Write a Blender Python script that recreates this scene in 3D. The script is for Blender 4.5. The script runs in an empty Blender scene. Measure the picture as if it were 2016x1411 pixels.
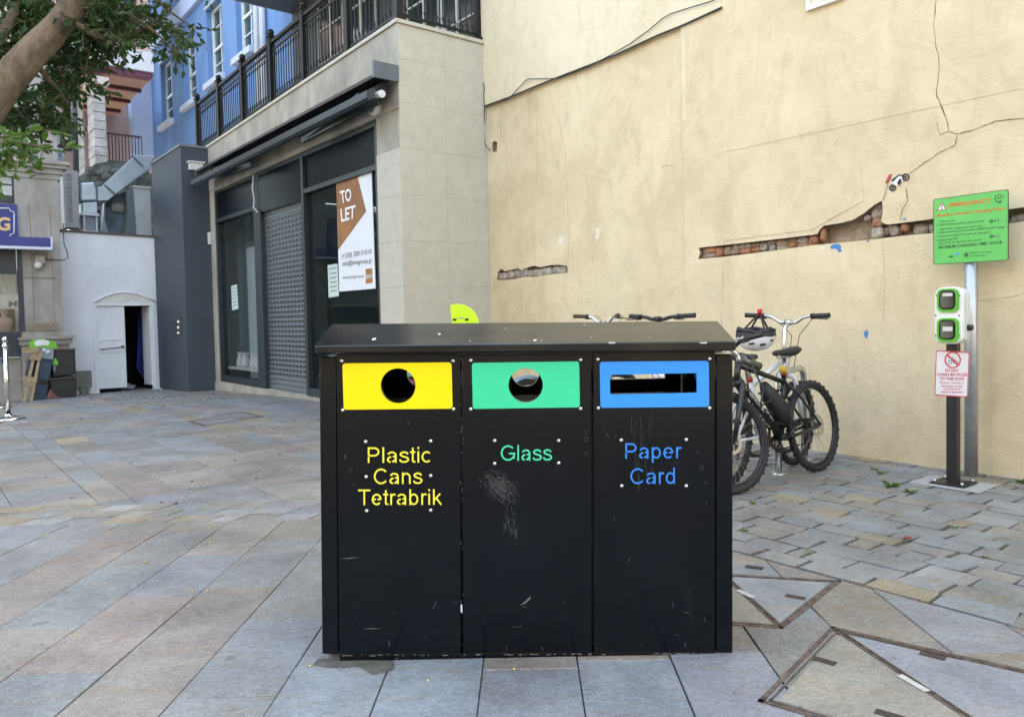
import bpy, bmesh, math, random
from mathutils import Vector as V, Matrix, noise
random.seed(7)
R=math.radians; cos=math.cos; sin=math.sin; PI=math.pi
scene=bpy.context.scene; COL=scene.collection
# ------------------------------------------------------------------ camera
FOC=1500.; PX0,PY0=1008.,672.4; CAM=V((0,0,1.2))
p=R(2); r=R(1.2)
FW=V((0,cos(p),-sin(p))); ri=V((1,0,0)); up=V((0,sin(p),cos(p)))
RI=ri*cos(r)-up*sin(r); UP=up*cos(r)+ri*sin(r)
cd=bpy.data.cameras.new('camera'); cam=bpy.data.objects.new('camera',cd); COL.objects.link(cam)
m=Matrix((RI,UP,-FW)).transposed().to_4x4(); m.translation=CAM; cam.matrix_world=m
cd.sensor_width=36; cd.lens=36*FOC/2016; cd.shift_y=-(705.5-PY0)/2016; cd.clip_start=.05; cd.clip_end=600
scene.camera=cam
def ray(x,y): return FW*FOC+RI*(x-PX0)-UP*(y-PY0)
def pxof(P):
    d=V(P)-CAM; z=d.dot(FW); return PX0+FOC*d.dot(RI)/z, PY0-FOC*d.dot(UP)/z
TH=R(38.6)
EU=V((sin(TH),-cos(TH),0)); EN=V((-cos(TH),-sin(TH),0))
class Frame:
    def __init__(s,O,ex,n): s.O=V(O); s.ex=V(ex); s.n=V(n)
    def pt(s,a,z,n=0): return s.O+s.ex*a+s.n*n+V((0,0,z))
    def px(s,x,y,n=0):
        d=ray(x,y); O=s.O+s.n*n; t=(O-CAM).dot(s.n)/d.dot(s.n); P=CAM+d*t
        return (P-s.O).dot(s.ex),P.z
WF=Frame((3.19964,5.61058,0),EU,EN)       # yellow wall
SF=Frame((-1.28065,9.14339,0),EU,EN)      # shop facade
def RT(u): return Frame(SF.O+EU*u,-EN,EU) # planes square to the facade
def softp(x): 
    x*=3; return (x if x>20 else math.log1p(math.exp(x)))/3
def g(x,y):
    s=(x+3.3)*-.624+(y-11.7)*.781
    return -.034*min(softp(s),14) if s>-4 else 0.
def G(px,py):
    d=ray(px,py); z=0
    for i in range(12):
        P=CAM+d*((z-1.2)/d.z); z=g(P.x,P.y)
    return V((P.x,P.y,z))
# ------------------------------------------------------------------ materials
MATS={}
def M(name,rgb,rough=.6,metal=0,var=.12,sc=6.,bump=0.,bsc=60.,stretch=(1,1,1),rgb2=None,spec=.5,coat=0):
    if name in MATS: return MATS[name]
    m=bpy.data.materials.new(name); m.use_nodes=True; nt=m.node_tree; b=nt.nodes['Principled BSDF']
    b.inputs['Roughness'].default_value=rough; b.inputs['Metallic'].default_value=metal
    b.inputs['Specular IOR Level'].default_value=spec
    if coat: b.inputs['Coat Weight'].default_value=coat; b.inputs['Coat Roughness'].default_value=.08
    tc=nt.nodes.new('ShaderNodeTexCoord'); mp=nt.nodes.new('ShaderNodeMapping'); mp.inputs['Scale'].default_value=stretch
    nt.links.new(tc.outputs['Object'],mp.inputs['Vector'])
    if var>0 or rgb2:
        n=nt.nodes.new('ShaderNodeTexNoise'); n.inputs['Scale'].default_value=sc; n.inputs['Detail'].default_value=7; n.inputs['Roughness'].default_value=.65
        nt.links.new(mp.outputs[0],n.inputs['Vector'])
        cr=nt.nodes.new('ShaderNodeValToRGB'); e=cr.color_ramp.elements
        e[0].position=.3; e[1].position=.72
        c2=rgb2 or rgb
        e[0].color=(*[c*(1-var) for c in c2],1); e[1].color=(*[min(1,c*(1+var)) for c in rgb],1)
        nt.links.new(n.outputs['Fac'],cr.inputs[0]); nt.links.new(cr.outputs[0],b.inputs['Base Color'])
    else: b.inputs['Base Color'].default_value=(*rgb,1)
    if bump>0:
        n2=nt.nodes.new('ShaderNodeTexNoise'); n2.inputs['Scale'].default_value=bsc; n2.inputs['Detail'].default_value=6
        nt.links.new(mp.outputs[0],n2.inputs['Vector'])
        bp=nt.nodes.new('ShaderNodeBump'); bp.inputs['Strength'].default_value=bump; bp.inputs['Distance'].default_value=.01
        nt.links.new(n2.outputs['Fac'],bp.inputs['Height']); nt.links.new(bp.outputs[0],b.inputs['Normal'])
    MATS[name]=m; return m
def S(r,g,b):  # sRGB 0-255 -> linear
    return tuple(((c/255)/12.92 if c<=10 else ((c/255+.055)/1.055)**2.4) for c in (r,g,b))
def glassy(name,rgb,rough=.03,alpha=.35):
    m=bpy.data.materials.new(name); m.use_nodes=True; nt=m.node_tree; b=nt.nodes['Principled BSDF']
    b.inputs['Base Color'].default_value=(*rgb,1); b.inputs['Roughness'].default_value=rough; b.inputs['Alpha'].default_value=alpha
    b.inputs['Specular IOR Level'].default_value=.9
    MATS[name]=m; return m
# ------------------------------------------------------------------ mesh builder
class MB:
    def __init__(s): s.v=[]; s.f=[]; s.mi=[]; s.cur=0; s.smooth=set()
    def add(s,vs,fs,sm=False):
        o=len(s.v); s.v+= [V(q) for q in vs]
        for f in fs:
            if sm: s.smooth.add(len(s.f))
            s.f.append([i+o for i in f]); s.mi.append(s.cur)
        return s
    def hexa(s,c):  # 8 corners: bottom 4 ccw, top 4 ccw
        return s.add(c,[(0,3,2,1),(4,5,6,7),(0,1,5,4),(1,2,6,5),(2,3,7,6),(3,0,4,7)])
    def box(s,x0,x1,y0,y1,z0,z1):
        return s.hexa([(x0,y0,z0),(x1,y0,z0),(x1,y1,z0),(x0,y1,z0),(x0,y0,z1),(x1,y0,z1),(x1,y1,z1),(x0,y1,z1)])
    def fbox(s,F,a0,a1,z0,z1,n0,n1):
        return s.prism(F,[(a0,z0),(a1,z0),(a1,z1),(a0,z1)],n0,n1)
    def prism(s,F,pts,n0,n1):
        k=len(pts); vs=[F.pt(a,z,n0) for a,z in pts]+[F.pt(a,z,n1) for a,z in pts]
        return s.add(vs,[list(range(k))[::-1],list(range(k,2*k))]+[(i,(i+1)%k,k+(i+1)%k,k+i) for i in range(k)])
    def pxprism(s,F,pts,n0,n1):
        return s.prism(F,[F.px(x,y,n1) for x,y in pts],n0,n1)
    def obox(s,c,X,Y,Z):  # center and three half-vectors
        c=V(c);X=V(X);Y=V(Y);Z=V(Z)
        return s.hexa([c-X-Y-Z,c+X-Y-Z,c+X+Y-Z,c-X+Y-Z,c-X-Y+Z,c+X-Y+Z,c+X+Y+Z,c-X+Y+Z])
    def bar(s,a,b,w,h,upv=(0,0,1)):
        a=V(a);b=V(b);d=(b-a); L=d.length; d.normalize(); y=V(upv).cross(d)
        if y.length<1e-4: y=V((1,0,0)).cross(d)
        y.normalize(); z=d.cross(y); return s.obox((a+b)/2,d*L/2,y*w/2,z*h/2)
    def tube(s,pts,rad,seg=10,cap=True,closed=False,flat=1.):
        pts=[V(q) for q in pts]; n=len(pts)
        if not isinstance(rad,(list,tuple)): rad=[rad]*n
        vs=[];fs=[]; prev=None
        for i in range(n):
            if closed: t=pts[(i+1)%n]-pts[i-1]
            else: t=pts[min(i+1,n-1)]-pts[max(i-1,0)]
            t.normalize()
            if prev is None:
                a=V((0,0,1)) if abs(t.z)<.9 else V((1,0,0)); nn=a.cross(t).normalized()
            else:
                nn=prev-t*prev.dot(t); nn.normalize()
            prev=nn; bb=t.cross(nn)
            for k in range(seg):
                th=2*PI*k/seg; vs.append(pts[i]+(nn*cos(th)+bb*sin(th)*flat)*rad[i])
        for i in range(n if closed else n-1):
            j=(i+1)%n
            for k in range(seg): fs.append((i*seg+k,i*seg+(k+1)%seg,j*seg+(k+1)%seg,j*seg+k))
        s.add(vs,fs,True)
        if cap and not closed:
            o=len(s.v)-n*seg; s.f.append([o+k for k in range(seg)][::-1]); s.mi.append(s.cur); s.f.append([o+(n-1)*seg+k for k in range(seg)]); s.mi.append(s.cur)
        return s
    def disc(s,c,ax,rad,th,seg=16):
        c=V(c);ax=V(ax).normalized(); return s.tube([c-ax*th/2,c+ax*th/2],rad,seg)
    def ball(s,c,r,seg=12,rings=8,sc=(1,1,1)):
        c=V(c); vs=[];fs=[]
        for i in range(rings+1):
            ph=PI*i/rings
            for k in range(seg):
                th=2*PI*k/seg; vs.append(c+V((r*sin(ph)*cos(th)*sc[0],r*sin(ph)*sin(th)*sc[1],r*cos(ph)*sc[2])))
        for i in range(rings):
            for k in range(seg): fs.append((i*seg+k,(i+1)*seg+k,(i+1)*seg+(k+1)%seg,i*seg+(k+1)%seg))
        return s.add(vs,fs,True)
    def lathe(s,c,prof,seg=24,ax=None):
        c=V(c); vs=[];fs=[]
        for rr,z in prof:
            for k in range(seg): th=2*PI*k/seg; vs.append(c+V((rr*cos(th),rr*sin(th),z)))
        for i in range(len(prof)-1):
            for k in range(seg): fs.append((i*seg+k,i*seg+(k+1)%seg,(i+1)*seg+(k+1)%seg,(i+1)*seg+k))
        return s.add(vs,fs,True)
    def build(s,name,mat,parent=None,local=False,org=None,bevel=0,fixn=True):
        me=bpy.data.meshes.new(name)
        off=V((0,0,0))
        if parent is not None and not local: off=wloc(parent)
        elif parent is None:
            if org is not None: off=V(org)
            else:
                xs=[q.x for q in s.v];ys=[q.y for q in s.v];off=V(((min(xs)+max(xs))/2,(min(ys)+max(ys))/2,min(q.z for q in s.v)))
        me.from_pydata([tuple(q-off) for q in s.v],[],s.f)
        mats=mat if isinstance(mat,(list,tuple)) else [mat]
        for mm in mats: me.materials.append(mm)
        for i,pl in enumerate(me.polygons):
            pl.material_index=s.mi[i]
            if i in s.smooth: pl.use_smooth=True
        if fixn:
            bm=bmesh.new(); bm.from_mesh(me); bmesh.ops.recalc_face_normals(bm,faces=bm.faces); bm.to_mesh(me); bm.free()
        o=bpy.data.objects.new(name,me); COL.objects.link(o)
        if parent is not None: o.parent=parent
        else: o.location=off
        if bevel:
            b=o.modifiers.new('bevel','BEVEL'); b.width=bevel; b.segments=2; b.limit_method='ANGLE'; b.angle_limit=R(40)
        return o
def wloc(o):
    l=V((0,0,0))
    while o is not None: l=l+o.location; o=o.parent
    return l
def tag(o,label,cat,group=None,kind=None):
    if label: o['label']=label
    if cat: o['category']=cat
    if group: o['group']=group
    if kind: o['kind']=kind
    return o
def thing(name,label,cat,loc,group=None,rot=0):
    e=bpy.data.objects.new(name,None); COL.objects.link(e); e.location=loc; e.rotation_euler=(0,0,rot); e.empty_display_size=.1
    return tag(e,label,cat,group)
def struct(o): o['kind']='structure'; return o
_tc={}
def text_geo(s,weight=0.):
    k=(s,weight)
    if k in _tc: return _tc[k]
    cu=bpy.data.curves.new('t','FONT'); cu.body=s; cu.resolution_u=3; cu.offset=weight
    o=bpy.data.objects.new('t',cu); COL.objects.link(o)
    dg=bpy.context.evaluated_depsgraph_get(); me=bpy.data.meshes.new_from_object(o.evaluated_get(dg))
    vs=[(q.co.x,q.co.y) for q in me.vertices]; fs=[list(f.vertices) for f in me.polygons]
    bpy.data.objects.remove(o); bpy.data.curves.remove(cu); bpy.data.meshes.remove(me)
    x0=min(a for a,b in vs);x1=max(a for a,b in vs);y0=min(b for a,b in vs);y1=max(b for a,b in vs)
    _tc[k]=([((a-x0)/(x1-x0),(b-y0)/(y1-y0)) for a,b in vs],fs); return _tc[k]
def text(mb,F,s,quad,n,weight=0.,coords='px'):
    """letters stretched between four corners tl,tr,br,bl on the plane F at offset n"""
    vs,fs=text_geo(s,weight)
    q=[V(F.px(x,y,n)) for x,y in quad] if coords=='px' else [V(c) for c in quad]
    out=[]
    for a,b in vs:
        top=q[0].lerp(q[1],a); bot=q[3].lerp(q[2],a); c=bot.lerp(top,b); out.append(F.pt(c.x,c.y,n))
    mb.add(out,fs)
def arcp(cx,cy,rx,ry,a0,a1,n=14): return [(cx+rx*cos(R(a0+(a1-a0)*i/n)),cy+ry*sin(R(a0+(a1-a0)*i/n))) for i in range(n+1)]
def spl(P,n=5):
    o=[]
    for i in range(len(P)-1):
        a=V(P[max(i-1,0)]);b=V(P[i]);c=V(P[i+1]);d=V(P[min(i+2,len(P)-1)])
        for k in range(n):
            t=k/n; q=.5*((2*b)+(c-a)*t+(2*a-5*b+4*c-d)*t*t+(3*b-a-3*c+d)*t*t*t); o.append((q.x,q.y))
    return o+[tuple(P[-1])]
GLY={'P':(.93,[[(.17,0),(.17,.40)],[(.17,.47),(.17,1)],[(.17,.94),(.5,.94)]+arcp(.52,.70,.27,.24,90,-90)+[(.23,.46)]]),
'l':(.31,[[(.155,0),(.155,1)]]),
'a':(.78,[[(.62,0),(.62,.48)]+arcp(.38,.48,.24,.185,0,165),spl([(.62,.42),(.44,.385)]),spl([(.33,.37),(.20,.33),(.12,.20),(.18,.09),(.30,.05)]),spl([(.40,.065),(.50,.11),(.62,.24)])]),
's':(.70,[spl([(.60,.54),(.50,.64),(.35,.67),(.18,.62),(.14,.52),(.22,.43),(.40,.37),(.57,.30),(.62,.19),(.52,.08),(.35,.05),(.18,.08),(.09,.20)])]),
't':(.39,[spl([(.20,.95),(.20,.55),(.20,.16),(.23,.07),(.30,.055),(.37,.06)]),[(.03,.67),(.36,.67)]]),
'i':(.31,[[(.155,0),(.155,.725)],[(.155,.87),(.155,1)]]),
'c':(.70,[arcp(.37,.36,.27,.31,48,312,20)]),'C':(1.01,[arcp(.53,.5,.42,.44,40,320,26)]),
'n':(.78,[[(.16,0),(.16,.725)],[(.16,.42)]+arcp(.39,.42,.23,.245,180,0)+[(.62,0)]]),
'T':(.85,[[(.02,.94),(.83,.94)],[(.425,.94),(.425,0)]]),
'e':(.78,[[(.12,.37),(.33,.37)],[(.44,.37),(.65,.37)],arcp(.385,.36,.265,.31,0,318,22)]),
'r':(.465,[[(.16,0),(.16,.725)],spl([(.16,.42),(.20,.58),(.30,.67),(.45,.65)])]),
'b':(.78,[[(.16,0),(.16,1)],arcp(.39,.36,.245,.31,0,360,24)]),
'k':(.70,[[(.15,0),(.15,1)],[(.15,.28),(.57,.71)],[(.31,.44),(.63,0)]]),
'G':(1.09,[arcp(.56,.5,.44,.44,42,325,26)+[(.97,.18),(.99,.46),(.62,.46)]]),
'p':(.78,[[(.16,-.27),(.16,.725)],arcp(.39,.36,.245,.31,0,360,24)]),
'd':(.78,[[(.62,0),(.62,1)],arcp(.385,.36,.245,.31,0,360,24)])}
def stroke_text(mb,F,s_,quad,n,w=.055):
    vs=[];fs=[];x0=0;si=0
    for ch in s_:
        adv,st=GLY[ch]
        for P in st:
            P=[(x+x0,y) for x,y in P]; o=len(vs); m_=len(P); si+=1; closed=(abs(P[0][0]-P[-1][0])<1e-6 and abs(P[0][1]-P[-1][1])<1e-6)
            for i in range(m_):
                a=P[i-1] if i>0 else (P[-2] if closed else P[0]); b=P[i+1] if i<m_-1 else (P[1] if closed else P[-1])
                d1=V((P[i][0]-a[0],P[i][1]-a[1]));d2=V((b[0]-P[i][0],b[1]-P[i][1]))
                if d1.length<1e-9: d1=d2
                if d2.length<1e-9: d2=d1
                d1.normalize();d2.normalize(); t=(d1+d2).normalized(); k=1/max(.6,t.dot(d1)); nx_,ny_=-t.y*w*k,t.x*w*k
                vs+=[(P[i][0]+nx_,P[i][1]+ny_,si),(P[i][0]-nx_,P[i][1]-ny_,si)]
            for i in range(m_-1): fs.append((o+2*i,o+2*i+1,o+2*i+3,o+2*i+2))
        x0+=adv
    xa=min(v_[0] for v_ in vs);xb=max(v_[0] for v_ in vs);ya=min(v_[1] for v_ in vs);yb_=max(v_[1] for v_ in vs)
    q=[V(F.px(x,y,n)) for x,y in quad]; out=[]
    for a,b,k in vs:
        a=(a-xa)/(xb-xa);b=(b-ya)/(yb_-ya); c=q[3].lerp(q[2],a).lerp(q[0].lerp(q[1],a),b); out.append(F.pt(c.x,c.y,n+.00004*k))
    mb.add(out,fs)
def quadr(x0,y0,x1,y1): return [(x0,y0),(x1,y0),(x1,y1),(x0,y1)]
def rrect(x0,y0,x1,y1,rad,seg=5):
    P=[]
    for cx,cy,a in ((x1-rad,y1-rad,0),(x0+rad,y1-rad,90),(x0+rad,y0+rad,180),(x1-rad,y0+rad,270)):
        for k in range(seg+1):
            t=R(a+90*k/seg); P.append((cx+rad*cos(t),cy+rad*sin(t)))
    return P
def star_ray(poly,c,th):
    d=(cos(th),sin(th)); best=None
    for i in range(len(poly)):
        ax,ay=poly[i];bx,by=poly[(i+1)%len(poly)]
        ax-=c[0];ay-=c[1];bx-=c[0];by-=c[1]; ex=bx-ax;ey=by-ay
        den=d[0]*ey-d[1]*ex
        if abs(den)<1e-12: continue
        t=(ax*ey-ay*ex)/den; u=(ax*d[1]-ay*d[0])/den
        if t>0 and -1e-6<=u<=1+1e-6 and (best is None or t<best): best=t
    return (c[0]+d[0]*best,c[1]+d[1]*best)
def plate(mb,F,outer,hole,n0,n1):
    c=(sum(q[0] for q in hole)/len(hole),sum(q[1] for q in hole)/len(hole))
    an=sorted(set([round(math.atan2(q[1]-c[1],q[0]-c[0]),5) for q in list(outer)+list(hole)]+[round(-PI+2*PI*k/48+.001,5) for k in range(48)]))
    n=len(an); o=[star_ray(outer,c,t) for t in an]; h=[star_ray(hole,c,t) for t in an]
    vs=[F.pt(a,z,nn) for nn in (n0,n1) for L in (o,h) for a,z in L]
    fs=[]
    for i in range(n):
        j=(i+1)%n
        fs+=[(i,j,n+j,n+i),(2*n+i,3*n+i,3*n+j,2*n+j),(i,2*n+i,2*n+j,j),(n+i,n+j,3*n+j,3*n+i)]
    mb.add(vs,fs)
# ------------------------------------------------------------------ world and sun
w=bpy.data.worlds.new('World'); scene.world=w; w.use_nodes=True; nt=w.node_tree
sky=nt.nodes.new('ShaderNodeTexSky'); sky.sky_type='NISHITA'; sky.sun_disc=False
SUND=V((.80,.42,.95)).normalized()
el=math.asin(SUND.z); az=math.atan2(SUND.x,SUND.y)
sky.sun_elevation=el; sky.sun_rotation=az; sky.air_density=1.0; sky.dust_density=2.5; sky.ozone_density=1.0
nt.links.new(sky.outputs[0],nt.nodes['Background'].inputs[0]); nt.nodes['Background'].inputs[1].default_value=.15
ld=bpy.data.lights.new('sun','SUN'); ld.energy=3.2; ld.angle=R(.6); ld.color=(1,.95,.87)
lo=bpy.data.objects.new('sun',ld); COL.objects.link(lo); lo.rotation_euler=SUND.to_track_quat('Z','Y').to_euler(); lo.location=(0,0,20)
scene.view_settings.view_transform='Standard'; scene.view_settings.look='None'; scene.view_settings.gamma=1; scene.view_settings.exposure=3.3
try:
    scene.view_settings.use_white_balance=True; scene.view_settings.white_balance_temperature=8300; scene.view_settings.white_balance_tint=6
except Exception: pass
# ------------------------------------------------------------------ ground
def attr_mat(name,rough=.62,bump=.35):
    m=bpy.data.materials.new(name); m.use_nodes=True; nt=m.node_tree; L=nt.links.new; b=nt.nodes['Principled BSDF']
    at=nt.nodes.new('ShaderNodeAttribute'); at.attribute_name='Col'
    tc=nt.nodes.new('ShaderNodeTexCoord')
    def noi(sc,det,stretch=(1,1,1),rg=.6,dist=0):
        mp=nt.nodes.new('ShaderNodeMapping'); mp.inputs['Scale'].default_value=stretch; L(tc.outputs['Object'],mp.inputs[0])
        n=nt.nodes.new('ShaderNodeTexNoise'); n.inputs['Scale'].default_value=sc; n.inputs['Detail'].default_value=det; n.inputs['Roughness'].default_value=rg; n.inputs['Distortion'].default_value=dist
        L(mp.outputs[0],n.inputs[0]); return n.outputs['Fac']
    def ramp(x,a,b_,c0,c1):
        r_=nt.nodes.new('ShaderNodeMapRange'); r_.inputs[1].default_value=a; r_.inputs[2].default_value=b_; r_.inputs[3].default_value=c0; r_.inputs[4].default_value=c1; L(x,r_.inputs[0]); return r_.outputs[0]
    def mul(x,y):
        q=nt.nodes.new('ShaderNodeMath'); q.operation='MULTIPLY'; L(x,q.inputs[0]); L(y,q.inputs[1]); return q.outputs[0]
    a=ramp(noi(2.2,6,dist=.6),.3,.7,.68,1.22)
    c=ramp(noi(30,8,(1,2.3,1),.78,1.2),.3,.72,.66,1.26)
    d=ramp(noi(9,6,(1,2.6,1),.7,1.5),.28,.42,.60,1.)
    e_=ramp(noi(60,7,(1,1.8,1),.8,2.6),.36,.66,.60,1.30)
    f=mul(mul(mul(a,c),d),e_)
    mx=nt.nodes.new('ShaderNodeVectorMath'); mx.operation='SCALE'; L(at.outputs['Color'],mx.inputs[0]); L(f,mx.inputs['Scale'])
    # rusty and ochre tints of the natural stone
    tn=ramp(noi(3.3,6,(1,2.2,1),.68,1.1),.50,.68,0,.62)
    mix=nt.nodes.new('ShaderNodeMix'); mix.data_type='RGBA'; mix.blend_type='MULTIPLY'; L(tn,mix.inputs[0]); L(mx.outputs[0],mix.inputs[6]); mix.inputs[7].default_value=(1.0,.80,.62,1)
    sq=ramp(noi(20,4,(1,1.7,1),.55,3.5),.545,.60,0,.30)
    m0=nt.nodes.new('ShaderNodeMix'); m0.data_type='RGBA'; L(sq,m0.inputs[0]); L(mix.outputs[2],m0.inputs[6]); m0.inputs[7].default_value=(.36,.37,.38,1)
    dk_=ramp(noi(15,5,(1,3.2,1),.62,.8),.61,.69,0,.55)
    m1=nt.nodes.new('ShaderNodeMix'); m1.data_type='RGBA'; L(dk_,m1.inputs[0]); L(m0.outputs[2],m1.inputs[6]); m1.inputs[7].default_value=(.11,.105,.10,1); mix=m1
    # small pale flecks
    fl=ramp(noi(70,3,(1,1,1),.5,.4),.74,.80,0,.5)
    mix2=nt.nodes.new('ShaderNodeMix'); mix2.data_type='RGBA'; L(fl,mix2.inputs[0]); L(mix.outputs[2],mix2.inputs[6]); mix2.inputs[7].default_value=(.42,.42,.41,1)
    # dark blotches of chewing gum and spills
    gm=ramp(noi(6.5,1,(1,1,1),.4,0),.77,.79,0,.55)
    mix3=nt.nodes.new('ShaderNodeMix'); mix3.data_type='RGBA'; L(gm,mix3.inputs[0]); L(mix2.outputs[2],mix3.inputs[6]); mix3.inputs[7].default_value=(.09,.088,.085,1)
    L(mix3.outputs[2],b.inputs['Base Color'])
    rr=ramp(noi(7,4),.35,.7,rough-.18,rough+.12); L(rr,b.inputs['Roughness'])
    bp=nt.nodes.new('ShaderNodeBump'); bp.inputs['Strength'].default_value=bump; bp.inputs['Distance'].default_value=.006; L(noi(22,8,(1,2,1),.7,.6),bp.inputs['Height']); L(bp.outputs[0],b.inputs['Normal'])
    return m
PAVE=attr_mat('paving_stone')
BLUE=(.222,.234,.238); GREY=(.222,.220,.212); TAN=(.245,.222,.188); PINK=(.240,.205,.185); OCH=(.285,.235,.155); PALE=(.30,.295,.28)
def jit(c,a=.1):
    k=1+random.uniform(-a,a); return tuple(x*k*(1+random.uniform(-.025,.025)) for x in c)
def clip(poly,nx,ny,d):  # keep nx*x+ny*y>=d
    out=[]
    for i in range(len(poly)):
        a=poly[i];b=poly[(i+1)%len(poly)]; da=nx*a[0]+ny*a[1]-d; db=nx*b[0]+ny*b[1]-d
        if da>=0: out.append(a)
        if (da>=0)!=(db>=0):
            t=da/(da-db); out.append((a[0]+(b[0]-a[0])*t,a[1]+(b[1]-a[1])*t))
    return out
slabs=[] # (poly, color, dz)
def slab(poly,col,dz=0,clips=()):
    for c in clips:
        poly=clip(poly,*c)
        if len(poly)<3: return
    ar=abs(sum(poly[i][0]*poly[(i+1)%len(poly)][1]-poly[(i+1)%len(poly)][0]*poly[i][1] for i in range(len(poly))))/2
    if ar<.0006: return
    slabs.append((poly,col,dz))
# line L between the foreground strips and the blocks, parallel to the walls
LP=G(1881,1202); Ln=(-EN.x,-EN.y); Ld=Ln[0]*LP.x+Ln[1]*LP.y     # blocks where Ln.p>Ld
gj=.0024
# strips running towards the bin
def jx(k,y): return .521+.325*k+.0186*(y-2.25)
def Zy(y,x=400): return G(x,y).y
cuts={-9:[1229,1040],-8:[1229,1110,1045],-7:[1318,1172,1092],-6:[1293,1155,1065],-5:[1222,1108,1045],-4:[1318,1150],-3:[1300,1130],-2:[1330,1200],-1:[1316],0:[1305,1180],1:[1240],2:[1290,1180]}
FB=(.235,.262,.30)
colr={(-9,1):PINK,(-8,0):TAN,(-8,1):BLUE,(-7,0):BLUE,(-7,1):PINK,(-7,2):BLUE,(-6,0):TAN,(-6,1):TAN,(-6,2):GREY,(-5,0):BLUE,(-5,1):GREY,(-5,2):GREY,(-5,-1):BLUE,(-4,0):FB,(-4,1):BLUE,(-3,0):FB,(-3,-1):FB,(-2,0):FB,(-2,-1):FB,(-1,-1):FB,(-1,0):FB,(0,-1):FB,(-4,-1):FB,(-1,1):TAN,(0,0):FB,(1,0):GREY,(2,0):TAN}
YB=4.54
for k in range(-26,26):
    ys=[-6.0]
    y=-6.0+random.uniform(.2,1)
    first=Zy(cuts[k][0]) if k in cuts else 2.0
    while y<first-.55: ys.append(y); y+=random.uniform(.5,1.0)
    base=len(ys)
    if k in cuts: ys+=[Zy(c) for c in cuts[k]]
    else: ys.append(first)
    y=ys[-1]+random.uniform(.5,.9)
    while y<9: ys.append(y); y+=random.uniform(.45,1.)
    for i in range(len(ys)-1):
        a,b=ys[i]+gj*.4,ys[i+1]-gj*.4
        gg=gj*random.uniform(.6,1.4)
        c=random.choice([BLUE,BLUE,GREY,GREY,TAN,PINK,TAN])
        if (k,i-base+1) in colr: c=colr[(k,i-base+1)]
        # long slabs come cut from one stone: colour changes along the strip
        poly=[(jx(k,a)+gg,a),(jx(k+1,a)-gg,a),(jx(k+1,b)-gg,b),(jx(k,b)+gg,b)]
        dz=random.uniform(-.0012,.0012)
        cl=[(-Ln[0],-Ln[1],-Ld+.004)]
        if k<=0 or True:
            # left of the bin the strips stop at the band
            slab(poly,jit(c),dz,cl+[(0,-1,-YB+.0)])
# band of small setts
for row,(y0,y1) in enumerate(((YB,YB+.15),(YB+.155,YB+.31),(YB+.315,YB+.47))):
    x=-14.+row*.07
    while x<1.5:
        wd=random.uniform(.13,.26)
        c=random.choice([GREY,BLUE,TAN,TAN,OCH,PALE])
        sk=.05
        slab([(x+.004,y0+.003),(x+wd-.004,y0+.003+random.uniform(-.003,.003)),(x+wd-.004+sk,y1-.003),(x+.004+sk,y1-.003)],jit(c),random.uniform(-.002,.002),[(-Ln[0],-Ln[1],-Ld+.004)])
        x+=wd
# back-left area: strips parallel to the walls
def toUV(x,y): return x*EU.x+y*EU.y, -(x*EN.x+y*EN.y)
def frUV(u,v): return (u*EU.x-v*EN.x,u*EU.y-v*EN.y)
_t=(YB+.47-LP.y)/.781; BX=(LP.x-.624*_t,YB+.47); BX2=(-1.4,9.7)   # hidden border between back-left slabs and blocks
bn=V((BX2[0]-BX[0],BX2[1]-BX[1])); bnn=V((-bn.y,bn.x)).normalized()  # points left
bd=bnn.x*BX[0]+bnn.y*BX[1]
v=-4.
vi=0
while v<30:
    wdt=random.choice([.24,.3,.42,.46,.3,.2]); u=-34+random.uniform(0,1); small=random.random()<.35
    while u<8:
        ln=random.uniform(.2,.4) if small else random.uniform(.4,1.05)
        c=random.choice([GREY,BLUE,GREY,TAN,PINK,BLUE,TAN,OCH if random.random()<.3 else GREY])
        q=[frUV(u+gj,v+gj),frUV(u+ln-gj,v+gj),frUV(u+ln-gj,v+wdt-gj),frUV(u+gj,v+wdt-gj)]
        if all(-22<a[0]<3 and -2<a[1]<26 for a in q):
            slab(q,jit(c,.12),random.uniform(-.0015,.0015),[(0,1,YB+.475),(bnn.x,bnn.y,bd+.004)])
        u+=ln
    v+=wdt
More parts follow.
